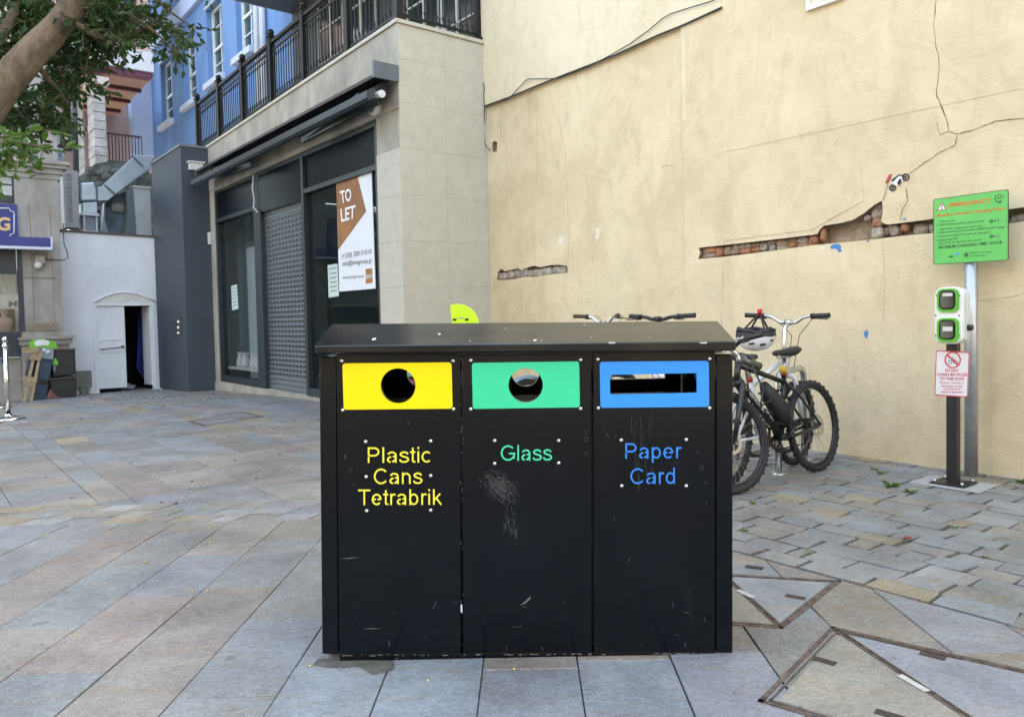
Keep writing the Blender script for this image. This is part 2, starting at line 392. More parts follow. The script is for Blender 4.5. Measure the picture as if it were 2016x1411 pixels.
# blocks by the yellow wall
vL=-(LP.x*EN.x+LP.y*EN.y); vW=-(WF.O.x*EN.x+WF.O.y*EN.y)
v=vL+.012; rows=[]
while v<vW-.02: rows.append(v); v+=random.uniform(.135,.172)
rows.append(vW-.005)
def wob(u,v,i): return .012*sin(u*2.1+i*1.7)+.006*sin(u*5.3+i)
for i in range(len(rows)-1):
    u=-13+random.uniform(0,.3)
    while u<6:
        ln=random.choice([random.uniform(.2,.34),random.uniform(.17,.28),random.uniform(.07,.13) if random.random()<.4 else .24])
        c=random.choice([GREY,GREY,BLUE,BLUE,GREY,GREY,PALE if random.random()<.5 else GREY,GREY,TAN,TAN,OCH if random.random()<.5 else TAN])
        a,b=rows[i],rows[i+1]; j=lambda s=.008: random.uniform(-s,s)*1.25; e=random.choice([.003,.0045,.006,.008])
        wa=lambda uu:(wob(uu,a,i) if i>0 else 0); wb=lambda uu:(wob(uu,b,i+1) if i<len(rows)-2 else 0)
        um=u+ln/2
        q=[(u+e+j(.004),a+wa(u)+e),(um,a+wa(um)+e+j(.004)),(u+ln-e+j(.012),a+wa(u+ln)+e+j(.004)),(u+ln-e+j(.012),b+wb(u+ln)-e+j(.004)),(um,b+wb(um)-e+j(.004)),(u+e+j(.012),b+wb(u)-e+j(.004))]
        slab([frUV(*t) for t in q],jit(c,.1),random.uniform(-.004,.004),[(-bnn.x,-bnn.y,-bd+.004),(Ln[0],Ln[1],Ld+.003)])
        u+=ln
pv=[];pf=[];pc=[]
for poly,c,dz in slabs:
    k=len(poly); o=len(pv)
    cx=sum(q[0] for q in poly)/k; cy=sum(q[1] for q in poly)/k
    tilt=(random.uniform(-.003,.003),random.uniform(-.003,.003))
    def zz(x,y): return g(x,y)+dz+(x-cx)*tilt[0]+(y-cy)*tilt[1]
    # chamfered top
    ins=[]
    for x,y in poly:
        L=math.hypot(x-cx,y-cy) or 1; t=max(0,1-.0035/L); ins.append((cx+(x-cx)*t,cy+(y-cy)*t))
    pv+=[(x,y,zz(x,y)) for x,y in ins]+[(x,y,zz(x,y)-.003) for x,y in poly]+[(x,y,g(x,y)-.03) for x,y in poly]
    pf.append([o+i for i in range(k)])
    for a in (0,k):
        for i in range(k): pf.append([o+a+i,o+a+(i+1)%k,o+a+k+(i+1)%k,o+a+k+i])
    pc+= [c]*(1+2*k)
me=bpy.data.meshes.new('paving'); me.from_pydata(pv,[],pf); me.materials.append(PAVE)
ca=me.color_attributes.new('Col','FLOAT_COLOR','CORNER'); buf=[]
for pl,c in zip(me.polygons,pc): buf+=list((*c,1))*pl.loop_total
ca.data.foreach_set('color',buf)
bm=bmesh.new(); bm.from_mesh(me); bmesh.ops.recalc_face_normals(bm,faces=bm.faces); bm.to_mesh(me); bm.free()
o=bpy.data.objects.new('paving',me); COL.objects.link(o); struct(o)
# earth and mortar bed under the slabs, reaching the horizon
mb=MB(); xs=[-400,-120,-60,-30,-22]+[-20+i*1.0 for i in range(30)]+[14,24,60,120,400]; ys=[-400,-120,-50,-20,-8,-3]+[i*1.0 for i in range(0,27)]+[35,60,120,400]
vs=[(x,y,g(x,y)-.011) for y in ys for x in xs]; nx=len(xs)
mb.add(vs,[(j*nx+i,j*nx+i+1,(j+1)*nx+i+1,(j+1)*nx+i) for j in range(len(ys)-1) for i in range(nx-1)])
struct(mb.build('ground',M('joint_mortar',(.075,.066,.056),.9,0,.4,9,.4,40),org=(0,0,0)))
# ------------------------------------------------------------------ manhole covers
RUST=M('rusty_iron',(.15,.11,.09),.75,.3,.45,30,.6,120,rgb2=(.07,.055,.05))
def strip(mb,a,b,wd,z0,z1,ea=0,eb=0):
    a=V((a[0],a[1],0));b=V((b[0],b[1],0));d=(b-a).normalized();a=a-d*ea;b=b+d*eb;n=V((-d.y,d.x,0))*wd/2
    mb.hexa([V((q.x,q.y,z0)) for q in (a-n,b-n,b+n,a+n)]+[V((q.x,q.y,z1)) for q in (a-n,b-n,b+n,a+n)])
def manhole(A,B,Cc,Dd,label,diag,slots,plates,stones):
    P=[V((q[0],q[1],0)) for q in (A,B,Cc,Dd)]; cen=sum(P,V((0,0,0)))/4
    t=thing('manhole_cover',label,'manhole cover',cen,'manhole covers with stone inlays')
    mb=MB()
    for i in range(4):
        strip(mb,P[i],P[(i+1)%4],.016,.0005,.0036,.008,.008)
    # inner rim of the lid
    Q=[cen+(q-cen)*.945 for q in P]
    for i in range(4): strip(mb,Q[i],Q[(i+1)%4],.007,.0005,.0042,.004,.004)
    mb.build('frame',RUST,t)
    mb=MB(); a,b=P[diag[0]],P[diag[1]]; d=(b-a).normalized(); n=V((-d.y,d.x,0))
    for s,wd,zt in ((-.010,.007,.0046),(0,.006,.0028),(.010,.007,.0046)): strip(mb,a+n*s,b+n*s,wd,.0004,zt,-.02,-.02)
    mb.build('diagonal_bar',RUST,t)
    # two triangular stone fillings
    for side,col in zip((1,3),stones):
        tri=[Q[diag[0]],Q[(diag[0]+side)%4],Q[diag[1]]]; c=sum(tri,V((0,0,0)))/3
        tri=[c+(q-c)*.93 for q in tri]
        m2=MB(); k=3
        m2.add([V((q.x,q.y,.0006)) for q in tri]+[V((q.x,q.y,.0030)) for q in tri],[(0,1,2),(3,4,5)]+[(i,(i+1)%3,3+(i+1)%3,3+i) for i in range(3)])
        o=m2.build('stone_inlay',PAVE,t); ca=o.data.color_attributes.new('Col','FLOAT_COLOR','CORNER'); ca.data.foreach_set('color',list((*[x*1.1 for x in col],1))*len(o.data.loops))
    for (px,py,ang) in slots:
        c=G(px,py); m2=MB(); d=V((cos(R(ang)),sin(R(ang)),0)); n=V((-d.y,d.x,0))
        m2.obox(c+V((0,0,.0026)),d*.040,n*.018,V((0,0,.0014)))
        m2.obox(c+V((0,0,.0042)),d*.030,n*.009,V((0,0,.0004)))
        m2.build('lifting_slot',M('slot_iron',(.06,.045,.038),.8,.2,.4,60),t)
    for (x0,y0,x1,y1,wd) in plates:
        m2=MB(); a,b=G(x0,y0),G(x1,y1); strip(m2,a,b,wd,.0048,.0060)
        m2.build('label_plate',M('white_plate',(.45,.45,.43),.5,0,.25,60),t)
    return t
A=G(1538,1236);B=G(1652,1144);Cx=A+V((-.037,.466,0))+V((-.02,.13,0));Dx=A+(Cx-B)
manhole(A,B,Cx,Dx,'rust framed manhole cover with stone inlays and one diagonal bar, touching the bin corner','' or (0,2),[(1566,1176,-35),(1485,1117,-28)],[(1452,1163,1484,1178,.026)],[(.25,.26,.27),(.26,.24,.20)])
T=G(1640,1236);Lf=G(1498,1380);dr=(G(2016,1320)-T).normalized();Rt_=T+dr*.80;Bt=Lf+dr*.80
manhole(T,Rt_,Bt,Lf,'larger rust framed manhole cover with stone inlays at the right corner of the foreground','' or (0,2),[(1622,1302,-42),(1836,1292,-40),(1752,1409,-40)],[(1771,1331,1826,1363,.024)],[(.24,.255,.285),(.265,.25,.215)])
a,b,c_,d_=G(372,829),G(401,838),G(516,820),G(474,811)
manhole(a,b,c_,d_,'flat dark rimmed manhole cover far off in the paving left of the bin','' or (0,2),[],[],[(.19,.195,.2),(.2,.2,.195)])
# ------------------------------------------------------------------ boolean helper
def cut(o,cutters):
    obs=[]
    for mb,mat in cutters:
        c=mb.build('cutter',mat,org=(0,0,0)); obs.append(c)
        md=o.modifiers.new('b','BOOLEAN'); md.operation='DIFFERENCE'; md.solver='EXACT'; md.object=c; md.material_mode='TRANSFER'
    bpy.context.view_layer.update()
    dg=bpy.context.evaluated_depsgraph_get(); me=bpy.data.meshes.new_from_object(o.evaluated_get(dg))
    o.modifiers.clear(); o.data=me
    for c in obs: d=c.data; bpy.data.objects.remove(c); bpy.data.meshes.remove(d)
# ------------------------------------------------------------------ yellow wall
def plaster(name,c1,c2,bump=.42):
    m=bpy.data.materials.new(name); m.use_nodes=True; nt=m.node_tree; L=nt.links.new; b=nt.nodes['Principled BSDF']; b.inputs['Roughness'].default_value=.85; b.inputs['Specular IOR Level'].default_value=.2
    tc=nt.nodes.new('ShaderNodeTexCoord')
    def noi(sc,det,st=(1,1,1),rg=.6,di=0):
        mp=nt.nodes.new('ShaderNodeMapping'); mp.inputs['Scale'].default_value=st; L(tc.outputs['Object'],mp.inputs[0])
        n=nt.nodes.new('ShaderNodeTexNoise'); n.inputs['Scale'].default_value=sc; n.inputs['Detail'].default_value=det; n.inputs['Roughness'].default_value=rg; n.inputs['Distortion'].default_value=di
        L(mp.outputs[0],n.inputs[0]); return n.outputs['Fac']
    def ramp(x,a,b_,c0,c1):
        r_=nt.nodes.new('ShaderNodeMapRange'); r_.inputs[1].default_value=a; r_.inputs[2].default_value=b_; r_.inputs[3].default_value=c0; r_.inputs[4].default_value=c1; L(x,r_.inputs[0]); return r_.outputs[0]
    def mix(f,a,bb,bl='MIX'):
        q=nt.nodes.new('ShaderNodeMix'); q.data_type='RGBA'; q.blend_type=bl; L(f,q.inputs[0])
        for i,v_ in ((6,a),(7,bb)):
            if isinstance(v_,tuple): q.inputs[i].default_value=(*v_,1)
            else: L(v_,q.inputs[i])
        return q.outputs[2]
    base=mix(ramp(noi(.9,6,rg=.6,di=.4),.38,.62,0,1),c1,c2)
    base=mix(ramp(noi(5,8,(1,1,.35),.7,.8),.50,.68,0,.45),base,tuple(x*.82 for x in c2))          # damp streaks
    base=mix(ramp(noi(26,5,rg=.7,di=1),.66,.74,0,.4),base,tuple(min(1,x*1.14) for x in c1))      # chips of fresh paint
    base=mix(ramp(noi(58,3,rg=.5),.73,.78,0,.45),base,tuple(x*.45 for x in c2))              # specks
    base=mix(ramp(noi(1.7,3,rg=.45,di=2.5),.50,.53,0,.22),base,tuple(min(1,x*1.10) for x in c1))
    base=mix(ramp(noi(.55,5,(1,1,.5),.7,1.2),.52,.66,0,.35),base,(c2[0]*.90,c2[1]*.84,c2[2]*.74))
    L(base,b.inputs['Base Color'])
    h=nt.nodes.new('ShaderNodeMath'); h.operation='ADD'; L(noi(3.2,9,rg=.62,di=.8),h.inputs[0])
    h2=nt.nodes.new('ShaderNodeMath'); h2.operation='MULTIPLY'; h2.inputs[1].default_value=.16; L(ramp(noi(7,4,(1,1,1.6),.5,3.2),.54,.57,0,1),h2.inputs[0]); L(h2.outputs[0],h.inputs[1])
    bp=nt.nodes.new('ShaderNodeBump'); bp.inputs['Strength'].default_value=bump; bp.inputs['Distance'].default_value=.03; L(h.outputs[0],bp.inputs['Height']); L(bp.outputs[0],b.inputs['Normal'])
    return m
YEL=plaster('yellow_plaster',(.735,.615,.425),(.63,.51,.335))
PALEY=plaster('pale_yellow_plaster',(.74,.65,.475),(.69,.595,.43))
RECESS=M('recess_mortar',(.34,.26,.20),.95,0,.45,14,.8,30)
slotA=[(1375,488),(1420,483),(1500,474),(1560,467),(1608,461),(1614,451),(1622,444),(1650,440),(1677,434),(1700,420),(1720,404),(1736,395),(1738,415),(1734,436),(1742,441),(1750,442),(1836,431),(1986,412),(2016,408),(2140,392),(2140,424),(2016,436),(1986,440),(1836,459),(1779,464),(1712,472),(1650,478),(1598,483),(1540,491),(1486,498),(1430,505),(1374,510),(1378,498)]
slotB=[(975,551),(976,536),(983,529),(990,534),(1003,531),(1015,528),(1024,532),(1036,526),(1048,523),(1060,526),(1078,522),(1095,521),(1112,523),(1114,530),(1113,537),(1090,539),(1074,541),(1050,545),(1030,545),(1010,549),(990,551)]
slotC=[(965,281),(970,277),(975,280),(974,298),(966,299)]
a_left=-5.6
wall=thing('plastered_wall','tall yellow plastered wall with cracks and a long gouge showing brick','wall',WF.pt(-1,0,0))
def cutset():
    out=[]
    for s_,dep in ((slotA,-.10),(slotB,-.09),(slotC,-.10)):
        mb=MB(); pts=[WF.px(x,y,.03) for x,y in s_]; mb.prism(WF,pts,dep,.3); out.append((mb,RECESS))
    return out
mb=MB(); mb.fbox(WF,a_left,9,-.1,13,-.35,0); o=mb.build('wall_face',YEL,wall)
def relief(pxs,n0,n1,mat,name):
    mb=MB(); mb.prism(WF,pxs,n0,n1); return mb.build(name,mat,wall)
# pieces lie in wall space; the parent sits at an offset, so cut in world space
def cutw(ob,cs):
    ob.parent=None; w_=wloc(wall); ob.location=w_; bpy.context.view_layer.update(); cut(ob,cs); ob.parent=wall; ob.location=(0,0,0)
cutw(o,cutset())
p_=lambda x,y,n=.03: WF.px(x,y,n)
L1=[p_(1345,48),p_(1342,640),(p_(1342,640)[0],-.08),(9,-.08),(9,13),(p_(1345,48)[0]-.0,13)]
mb=MB(); mb.tube([WF.pt(p_(1345,50)[0]-.01,z,.008) for z in (-.05,1,2,3,p_(1345,48)[1])],.03,8); mb.build('render_edge',YEL,wall)
o=relief(L1,-.02,.028,YEL,'raised_render'); cutw(o,cutset()[:1])
aR=p_(1420,100,.045)[0]
o=relief([(aR,p_(1420,300,.045)[1]),(aR-.01,p_(1418,160,.045)[1]),(aR+.012,13),(9,13),(9,p_(1420,300,.045)[1])],.0,.0312,YEL,'raised_render')
mb=MB(); mb.prism(WF,[p_(1423,352,.036),p_(1428,345,.036),p_(1570,318,.036),p_(1690,300,.036),p_(1700,395,.036),p_(1640,428,.036),p_(1600,452,.036),p_(1424,474,.036)],0.,.0335); mb.build('raised_render',YEL,wall)
cab=[(940,215),(955,209),(1005,191),(1060,168),(1100,152),(1165,127),(1220,105),(1290,72),(1345,50),(1380,34),(1419,17)]
up_=[p_(x,y,.04) for x,y in cab]; up_=[(a_left,up_[0][1]-.03)]+[q for q in up_[1:]]
o=relief(up_+[(up_[-1][0],13),(a_left,13)],-.02,.038,PALEY,'upper_render')
# window frame just reaching into the top of the picture
mb=MB(); q0=p_(1587,23,.06);q1=p_(1661,4,.06)
mb.fbox(WF,q0[0],q1[0],q0[1],q0[1]+.05,-.0,.07); mb.fbox(WF,q0[0],q0[0]+.035,q0[1]+.05,q0[1]+1.4,0,.065); mb.fbox(WF,q1[0]-.035,q1[0],q0[1]+.05,q0[1]+1.4,0,.065); mb.fbox(WF,q0[0]+.035,q1[0]-.035,q0[1]+1.3,q0[1]+1.35,0,.065)
wn=mb.build('window',M('sill_white',(.7,.68,.6),.6),wall)
mb=MB(); mb.fbox(WF,q0[0]+.037,q1[0]-.037,q0[1]+.052,q0[1]+1.298,0.0,.047); mb.build('pane',M('cream_board',(.66,.6,.42),.5),wn)
# cracks: narrow jagged slits drawn as thin dark fillings
CR=M('crack_dark',(.12,.085,.05),.95)
def crack(path,n,wd,name='crack',mat=None,jag=2.):
    pts=[]
    for i in range(len(path)-1):
        for k in range(6):
            t=k/6; x=path[i][0]*(1-t)+path[i+1][0]*t; y=path[i][1]*(1-t)+path[i+1][1]*t
            pts.append((x+random.uniform(-jag,jag)*.6,y+random.uniform(-jag,jag)*.5))
    pts.append(path[-1]); P=[WF.px(x,y,n) for x,y in pts]; vs=[];fs=[]
    for i,(a,z) in enumerate(P):
        j=min(i+1,len(P)-1);h=max(i-1,0); da=P[j][0]-P[h][0];dz=P[j][1]-P[h][1];L=math.hypot(da,dz) or 1
        ww=wd*random.uniform(.35,1.1)*(.2 if i in(0,len(P)-1) else 1)
        vs+=[WF.pt(a-dz/L*ww/2,z+da/L*ww/2,n),WF.pt(a+dz/L*ww/2,z-da/L*ww/2,n)]
    for i in range(len(P)-1): fs.append((2*i,2*i+1,2*i+3,2*i+2))
    mb=MB(); mb.add(vs,fs); return mb.build(name,mat or CR,wall)
nf=.0318
crack([(1843,-10),(1838,60),(1850,130),(1843,185),(1862,230),(1868,258),(1885,265)],nf,.007)
crack([(1885,265),(1880,287),(1850,300),(1815,325),(1788,343)],nf,.006)
crack([(1885,265),(1920,255),(1960,238),(2040,231)],nf,.006)
crack([(1868,258),(1850,266),(1843,240)],nf,.004)
crack([(1738,397),(1745,372),(1752,350)],.034,.005)
crack([(1782,368),(1788,392),(1775,415),(1772,434)],.034,.006)
crack([(1421,512),(1423,560),(1420,640),(1424,700)],.0292,.004)
crack([(1738,462),(1742,560),(1738,640)],.0292,.002)
crack([(1905,590),(1945,592),(2016,580)],.0292,.003)
THIN=M('fine_stain',(.30,.23,.13),.9)
crack([(1080,180),(1095,225),(1113,295),(1118,420),(1119,545)],.0012,.004,'crack',THIN,1)
for k in range(22):
    x=random.uniform(962,1060); f=(x-955)/465; y0=209-f*194+random.uniform(6,14); crack([(x,y0),(x+random.uniform(-1,1),y0+random.choice([40,70,110,50,200]))],.0012,.003,'drip_stain',THIN,.3)
crack([(1014,225),(1022,315),(1020,330)],.0012,.004,'drip_stain',THIN,.4)
crack([(1300,335),(1306,328),(1322,326),(1326,330)],.0015,.005,'crack',CR,1)
# flakes of other paint showing
def flake(pts,n,mat,name='paint_flake'):
    mb=MB(); mb.pxprism(WF,pts,n-.001,n+.0006); return mb.build(name,mat,wall)
BP=M('old_blue_paint',(.05,.22,.50),.7); WP=M('old_white_paint',(.72,.70,.62),.8)
flake([(1634,486),(1640,481),(1651,480),(1656,485),(1655,490),(1658,494),(1652,497),(1648,491),(1642,489),(1637,491)],.0292,BP)
flake([(1613,487),(1624,485),(1622,492),(1617,490)],.0292,WP)
flake([(1700,655),(1706,649),(1710,654),(1707,666),(1703,664)],.0292,BP); flake([(1702,649),(1706,650),(1704,655)],.0294,M('salmon',(.6,.25,.18),.7))
flake([(1100,470),(1106,466),(1108,476),(1103,484),(1099,480)],.001,WP); flake([(1172,448),(1180,452),(1178,470),(1170,469),(1175,462)],.001,WP)
flake([(1776,432),(1781,429),(1784,434)],.0345,BP);flake([(1705,474),(1712,473),(1710,477)],.0292,BP)
# rubble and bricks inside the gouges
def lump(mb,F,a,z,n,ra,rz,rn,seed):
    vs=[];fs=[];rings=5;seg=9
    for i in range(rings+1):
        ph=PI/2*i/rings
        for k in range(seg):
            th=2*PI*k/seg; q=abs(cos(th))**.55*(1 if cos(th)>0 else -1); s_=abs(sin(th))**.55*(1 if sin(th)>0 else -1)
            j=1+.22*noise.noise(V((q*2+seed,s_*2,ph*1.5)))
            vs.append(F.pt(a+ra*q*cos(ph)**.5*j if i<rings else a,z+rz*s_*cos(ph)**.5*j if i<rings else z,n+rn*sin(ph)*j))
    for i in range(rings):
        for k in range(seg): fs.append((i*seg+k,i*seg+(k+1)%seg,(i+1)*seg+(k+1)%seg,(i+1)*seg+k))
    mb.add(vs,fs,True)
STM=[M('rubble_grey',(.42,.37,.32),.9,0,.3,25,.8,60,rgb2=(.30,.25,.21)),M('rubble_pale',(.50,.44,.37),.9,0,.3,25,.8,60,rgb2=(.3,.25,.2)),M('rubble_brick',(.42,.20,.12),.9,0,.3,25,.6,60),M('rubble_tan',(.36,.26,.18),.9,0,.3,25,.8,60)]
mb=MB()
def rub(x0,x1,ytop,ybot,mi,dep=-.05,rn=.03):
    a0,zt=WF.px(x0,ytop,0);a1,zb=WF.px(x1,ybot,0); mb.cur=mi; lump(mb,WF,(a0+a1)/2,(zt+zb)/2,dep-.02,(a1-a0)/2,abs(zt-zb)/2,rn+.02,random.random()*50)
def yt(x): return 488-(x-1375)*.117
def yb(x): return 509-(x-1375)*.108
x=1376
while x<1604:
    wd=random.uniform(14,30); mi=random.choice([0,1,1,0,3])
    if 1386<x<1404 and wd: mi=2
    if random.random()<.6:
        ym=(yt(x)+yb(x))/2+random.uniform(-3,3); rub(x,x+wd,yt(x),ym,mi,-.055); rub(x+random.uniform(-3,3),x+wd,ym,yb(x)-1,random.choice([0,1,3,2]),-.05)
    else: rub(x,x+wd,yt(x)+1,yb(x)-1,mi,-.05,.035)
    x+=wd*.93
rub(1386,1408,487,498,2,-.03); rub(1590,1608,464,480,2,-.03); rub(1614,1624,448,476,2,-.02,.03)
rub(1712,1737,448,470,1,-.03);rub(1738,1745,447,464,3);rub(1745,1768,443,464,1,-.045);rub(1772,1788,440,456,2,-.02);rub(1710,1736,430,446,2,-.05);rub(1708,1736,408,430,1,-.05);rub(1716,1735,400,414,0,-.05);rub(1696,1712,424,434,0,-.04)
rub(1650,1700,446,462,0,-.12,.02);rub(1630,1650,448,470,3,-.12,.02);rub(1660,1705,462,476,3,-.1,.02)
x=1788
while x<2130:
    wd=random.uniform(20,42); rub(x,x+wd,yt(x)+random.uniform(1,3),yb(x)-2,random.choice([0,0,3,0,3,2 if random.random()<.4 else 0]),-.06,.02); x+=wd*.97
x=977
while x<1108:
    wd=random.uniform(9,22); f=(x-977)/135; rub(x,x+wd,533-f*11+random.uniform(-1,4),551-f*12,random.choice([0,1,0,1]),-.045,.03); x+=wd*.9
mb.build('exposed_masonry',STM,wall)
# cables clipped along the wall
CBL=M('cable_black',(.03,.028,.025),.6,0,0)
def wtube(F,pts,n,rad,name,label,cat,mat=None,group=None,dens=1):
    mb=MB(); P=[F.pt(*F.px(x,y,n),n) for x,y in pts]; mb.tube(P,rad,6)
    return tag(mb.build(name,mat or CBL,org=P[0]),label,cat,group)
wtube(WF,[(x,y) for x,y in cab[1:-1]]+[(1419,16),(1421,15)],.052,.009,'cable','thick black cable running up across the yellow wall along the plaster edge','cable')
wtube(WF,[(955,212),(1000,196),(1035,159),(1040,156),(1100,155),(1140,139),(1165,129),(1200,110),(1240,87),(1275,62),(1303,38),(1320,28),(1360,15),(1400,3),(1420,-6)],.060,.005,'cable','thin looser cable above the thick one on the yellow wall','cable')
wtube(WF,[(945,156),(951,162),(954,172),(952,190),(954,210),(953,250),(954,280),(958,290),(966,297)],.045,.005,'cable','thin cable hanging down beside the stone corner into a small hole','cable')
# small flat motocross picture stuck on the wall
st=thing('wall_sticker','small flat picture of a motocross bike high on the yellow wall','sticker',WF.pt(*WF.px(1765,358,.05),.045))
BK=M('ink_black',(.02,.02,.025),.6,0,0); WH=M('ink_white',(.75,.75,.78),.6,0,0)
def ringpx(mb,F,cx,cy,r1,r2,n0,n1,sq=1.):
    k=28; o_=[(cx+r1*cos(2*PI*i/k)*sq,cy+r1*sin(2*PI*i/k)) for i in range(k)]; h=[(cx+r2*cos(2*PI*i/k)*sq,cy+r2*sin(2*PI*i/k)) for i in range(k)]
    plate(mb,F,[F.px(*q,n1) for q in o_],[F.px(*q,n1) for q in h],n0,n1)
for cx,cy,r1_ in((1783,349,7.5),(1757,370,6.8)):
    mb=MB(); ringpx(mb,WF,cx,cy,r1_,r1_-2.4,.0312,.0338)
    for k in range(5):
        t=PI*k/5
        mb.pxprism(WF,[(cx-5*cos(t)-.3,cy-5*sin(t)),(cx-5*cos(t)+.3,cy-5*sin(t)+.3),(cx+5*cos(t)+.3,cy+5*sin(t)+.3),(cx+5*cos(t)-.3,cy+5*sin(t))],.0312,.0330)
    mb.build('wheel',BK,st)
mb=MB(); mb.pxprism(WF,[(1755,358),(1768,344),(1776,345),(1777,356),(1768,366),(1760,364)],.0312,.0334); mb.build('bodywork',WH,st)
mb=MB(); mb.pxprism(WF,[(1754,356),(1757,353),(1770,343),(1782,347),(1781,349),(1770,346),(1758,358)],.0333,.0346); mb.pxprism(WF,[(1766,360),(1771,352),(1775,353),(1774,360),(1769,366)],.0333,.0346); mb.build('engine',BK,st)
mb=MB(); mb.pxprism(WF,[(1742,360),(1750,344),(1756,343),(1753,352),(1747,362)],.0312,.0338); mb.build('rider_gear',[M('ink_red',(.45,.05,.07),.6,0,0)],st)
# ------------------------------------------------------------------ shop building
CLAD=M('stone_cladding',(.50,.47,.40),.55,0,.05,7,.10,90,rgb2=(.46,.43,.365))
CLD2=M('stone_cladding_weathered',(.40,.37,.315),.65,0,.16,2.2,.2,60,stretch=(1,1,.5),rgb2=(.27,.25,.215))
DG=M('dark_grey_metal',(.028,.036,.042),.45,.1,.1,8); DG2=M('charcoal_panel',(.018,.022,.028),.4,0,.12,3); NAVY=M('dark_fascia_glass',(.003,.005,.010),.25,0,.1,3,spec=.12)
shop=thing('shop_building','stone clad corner shop with dark framed windows, roller shutter and iron balcony','building',SF.pt(-4,0,-.6))
mb=MB()
mb.fbox(SF,-8.1,-6.92,-.6,3.66,-.4,0); mb.fbox(SF,-.58,0,-.1,3.68,-1.302,-.008)
mb.prism(SF,[(-8.1,3.655),(0,3.685),(0,4.68),(-8.1,4.50)],-1.302,-.008)
mb.fbox(SF,-8.1,-.58,-.6,.05,-.4,-.0)
mb.build('facade',CLD2,shop)
mb=MB(); mb.prism(SF,[(-8.12,4.502),(.03,4.682),(.03,4.725),(-8.12,4.545)],-1.3,.03); mb.build('balcony_slab',CLAD,shop)
# cladding tiles on the side facing us and on the narrow pier
mb=MB(); rows=[0,.48,1.03,1.57,2.12,2.67,3.22,3.76,4.27,4.678]; F0=RT(0)
for i in range(len(rows)-1):
    for a,b in ((.002,.6530),(.6545,1.296)): mb.fbox(F0,a,b,rows[i]+.0009,rows[i+1]-.0009,-.02,.004+random.uniform(0,.0006))
    if rows[i+1]<3.69:
        mb.fbox(SF,-.578,-.001,rows[i]+.0009,rows[i+1]-.0009,-.02,.004+random.uniform(0,.0006))
mb.build('cladding_tile',CLAD,shop,bevel=.0012)
mb=MB()
for i in range(9):
    a=-8.1+i*.9; mb.prism(SF,[(a+.0015,3.69+.0),(a+.8985,3.69),(a+.8985,4.515+.02*(a+8.1+.9)),(a+.0015,4.512+.02*(a+8.1))],-.02,.0035)
mb.build('cladding_tile',CLD2,shop)
# window frames
GL=glassy('shop_glass',(.012,.022,.025),.02,.24)
aL,aA,aB,aC,aD=-6.92,-4.78,-4.55,-3.22,-.58
aA=SF.px(503,600)[0];aB=SF.px(516,600)[0];aC=SF.px(597,600)[0]
mb=MB()
zT=3.66; zm=3.10
for a0,a1 in ((aL,aL+.06),(aA,aB),(aC,aC+.09),(aD-.07,aD)): mb.fbox(SF,a0,a1,.05,zT,-.16,-.01)
for a0,a1 in ((aL+.06,aA),(aB,aC),(aC+.09,aD-.07)):
    mb.fbox(SF,a0,a1,zT-.06,zT,-.15,-.013)
    if a0!=aB: mb.fbox(SF,a0,a1,zm-.04,zm+.03,-.15,-.013)
    if a0!=aB: mb.fbox(SF,a0,a1,.05,.17,-.15,-.013)
mb.build('window_frame',DG,shop,bevel=.004)
mb=MB()
mb.fbox(SF,aL+.06,aA,zm+.03,zT-.06,-.12,-.05); mb.fbox(SF,aB,aC,zm-.12,zT-.06,-.2,-.005); mb.fbox(SF,aC+.09,aD-.07,zm+.03,zT-.06,-.12,-.05)
mb.build('fascia_panel',NAVY,shop)
for a0,a1 in ((aL+.06,aA),(aC+.09,aD-.07)):
    mb=MB(); mb.fbox(SF,a0,a1,.17,zm-.04,-.085,-.075); mb.build('window_pane',GL,shop)
# roller shutter
mb=MB(); z=.05; n=0; dk=MB()
while z<zm-.13:
    h=.078; k=6; vs=[];P=[]
    for i in range(k+1):
        t=i/k; P.append((z+h*t,-.10+.018*sin(PI*t)))
    vs=[SF.pt(a,zz,nn) for a in (aB+.003,aC-.003) for zz,nn in P]
    mb.add(vs,[(i,i+1,k+2+i,k+1+i) for i in range(k)],True)
    if .25<z<2.8:
        q=12; wd=(aC-aB)/q
        for i in range(q):
            a=aB+wd*(i+.5); dk.fbox(SF,a-wd*.27,a+wd*.27,z+.026,z+.052,-.088,-.0805)
    z+=h
sh=mb.build('roller_shutter',M('shutter_grey',(.24,.26,.27),.28,.6,.1,8),shop); o=dk.build('slots',M('slot_black',(.008,.009,.010),.6,0,0),sh); o['kind']='stuff'
# interior
mb=MB(); mb.fbox(SF,-6.9,-.6,-.02,.02,-3.5,-.17); mb.build('shop_floor',M('shop_floor',(.10,.11,.11),.35),shop)
mb=MB(); mb.fbox(SF,-6.9,-.6,.02,3.6,-3.7,-3.5); mb.fbox(SF,aL-.1,aL,.02,3.6,-3.5,-.2); mb.fbox(SF,-6.9,-.6,3.6,3.7,-3.5,-.2); mb.fbox(SF,-.6,-.5,.02,3.6,-3.5,-1.31); mb.build('inner_wall',M('inner_wall',(.22,.28,.28),.8),shop)
mb=MB(); mb.fbox(SF,aL+.1,aA,.02,2.6,-.62,-.55); mb.fbox(SF,aA-.5,aA-.44,.02,2.6,-.549,-.51); mb.build('display_screen',M('display_screen_grey',(.50,.62,.66),.6,0,.1,2),shop)
mb=MB(); mb.fbox(SF,aC+.6,aC+.75,.02,2.9,-1.6,-1.4); mb.fbox(SF,aC+1.7,aC+1.8,.02,2.9,-1.2,-1.1); mb.fbox(SF,aC+.75,aC+1.7,2.1,2.16,-1.55,-1.45)
for k in range(9): mb.fbox(SF,aC+.8+k*.12,aC+.83+k*.12,2.2,3.0,-1.5,-1.45)
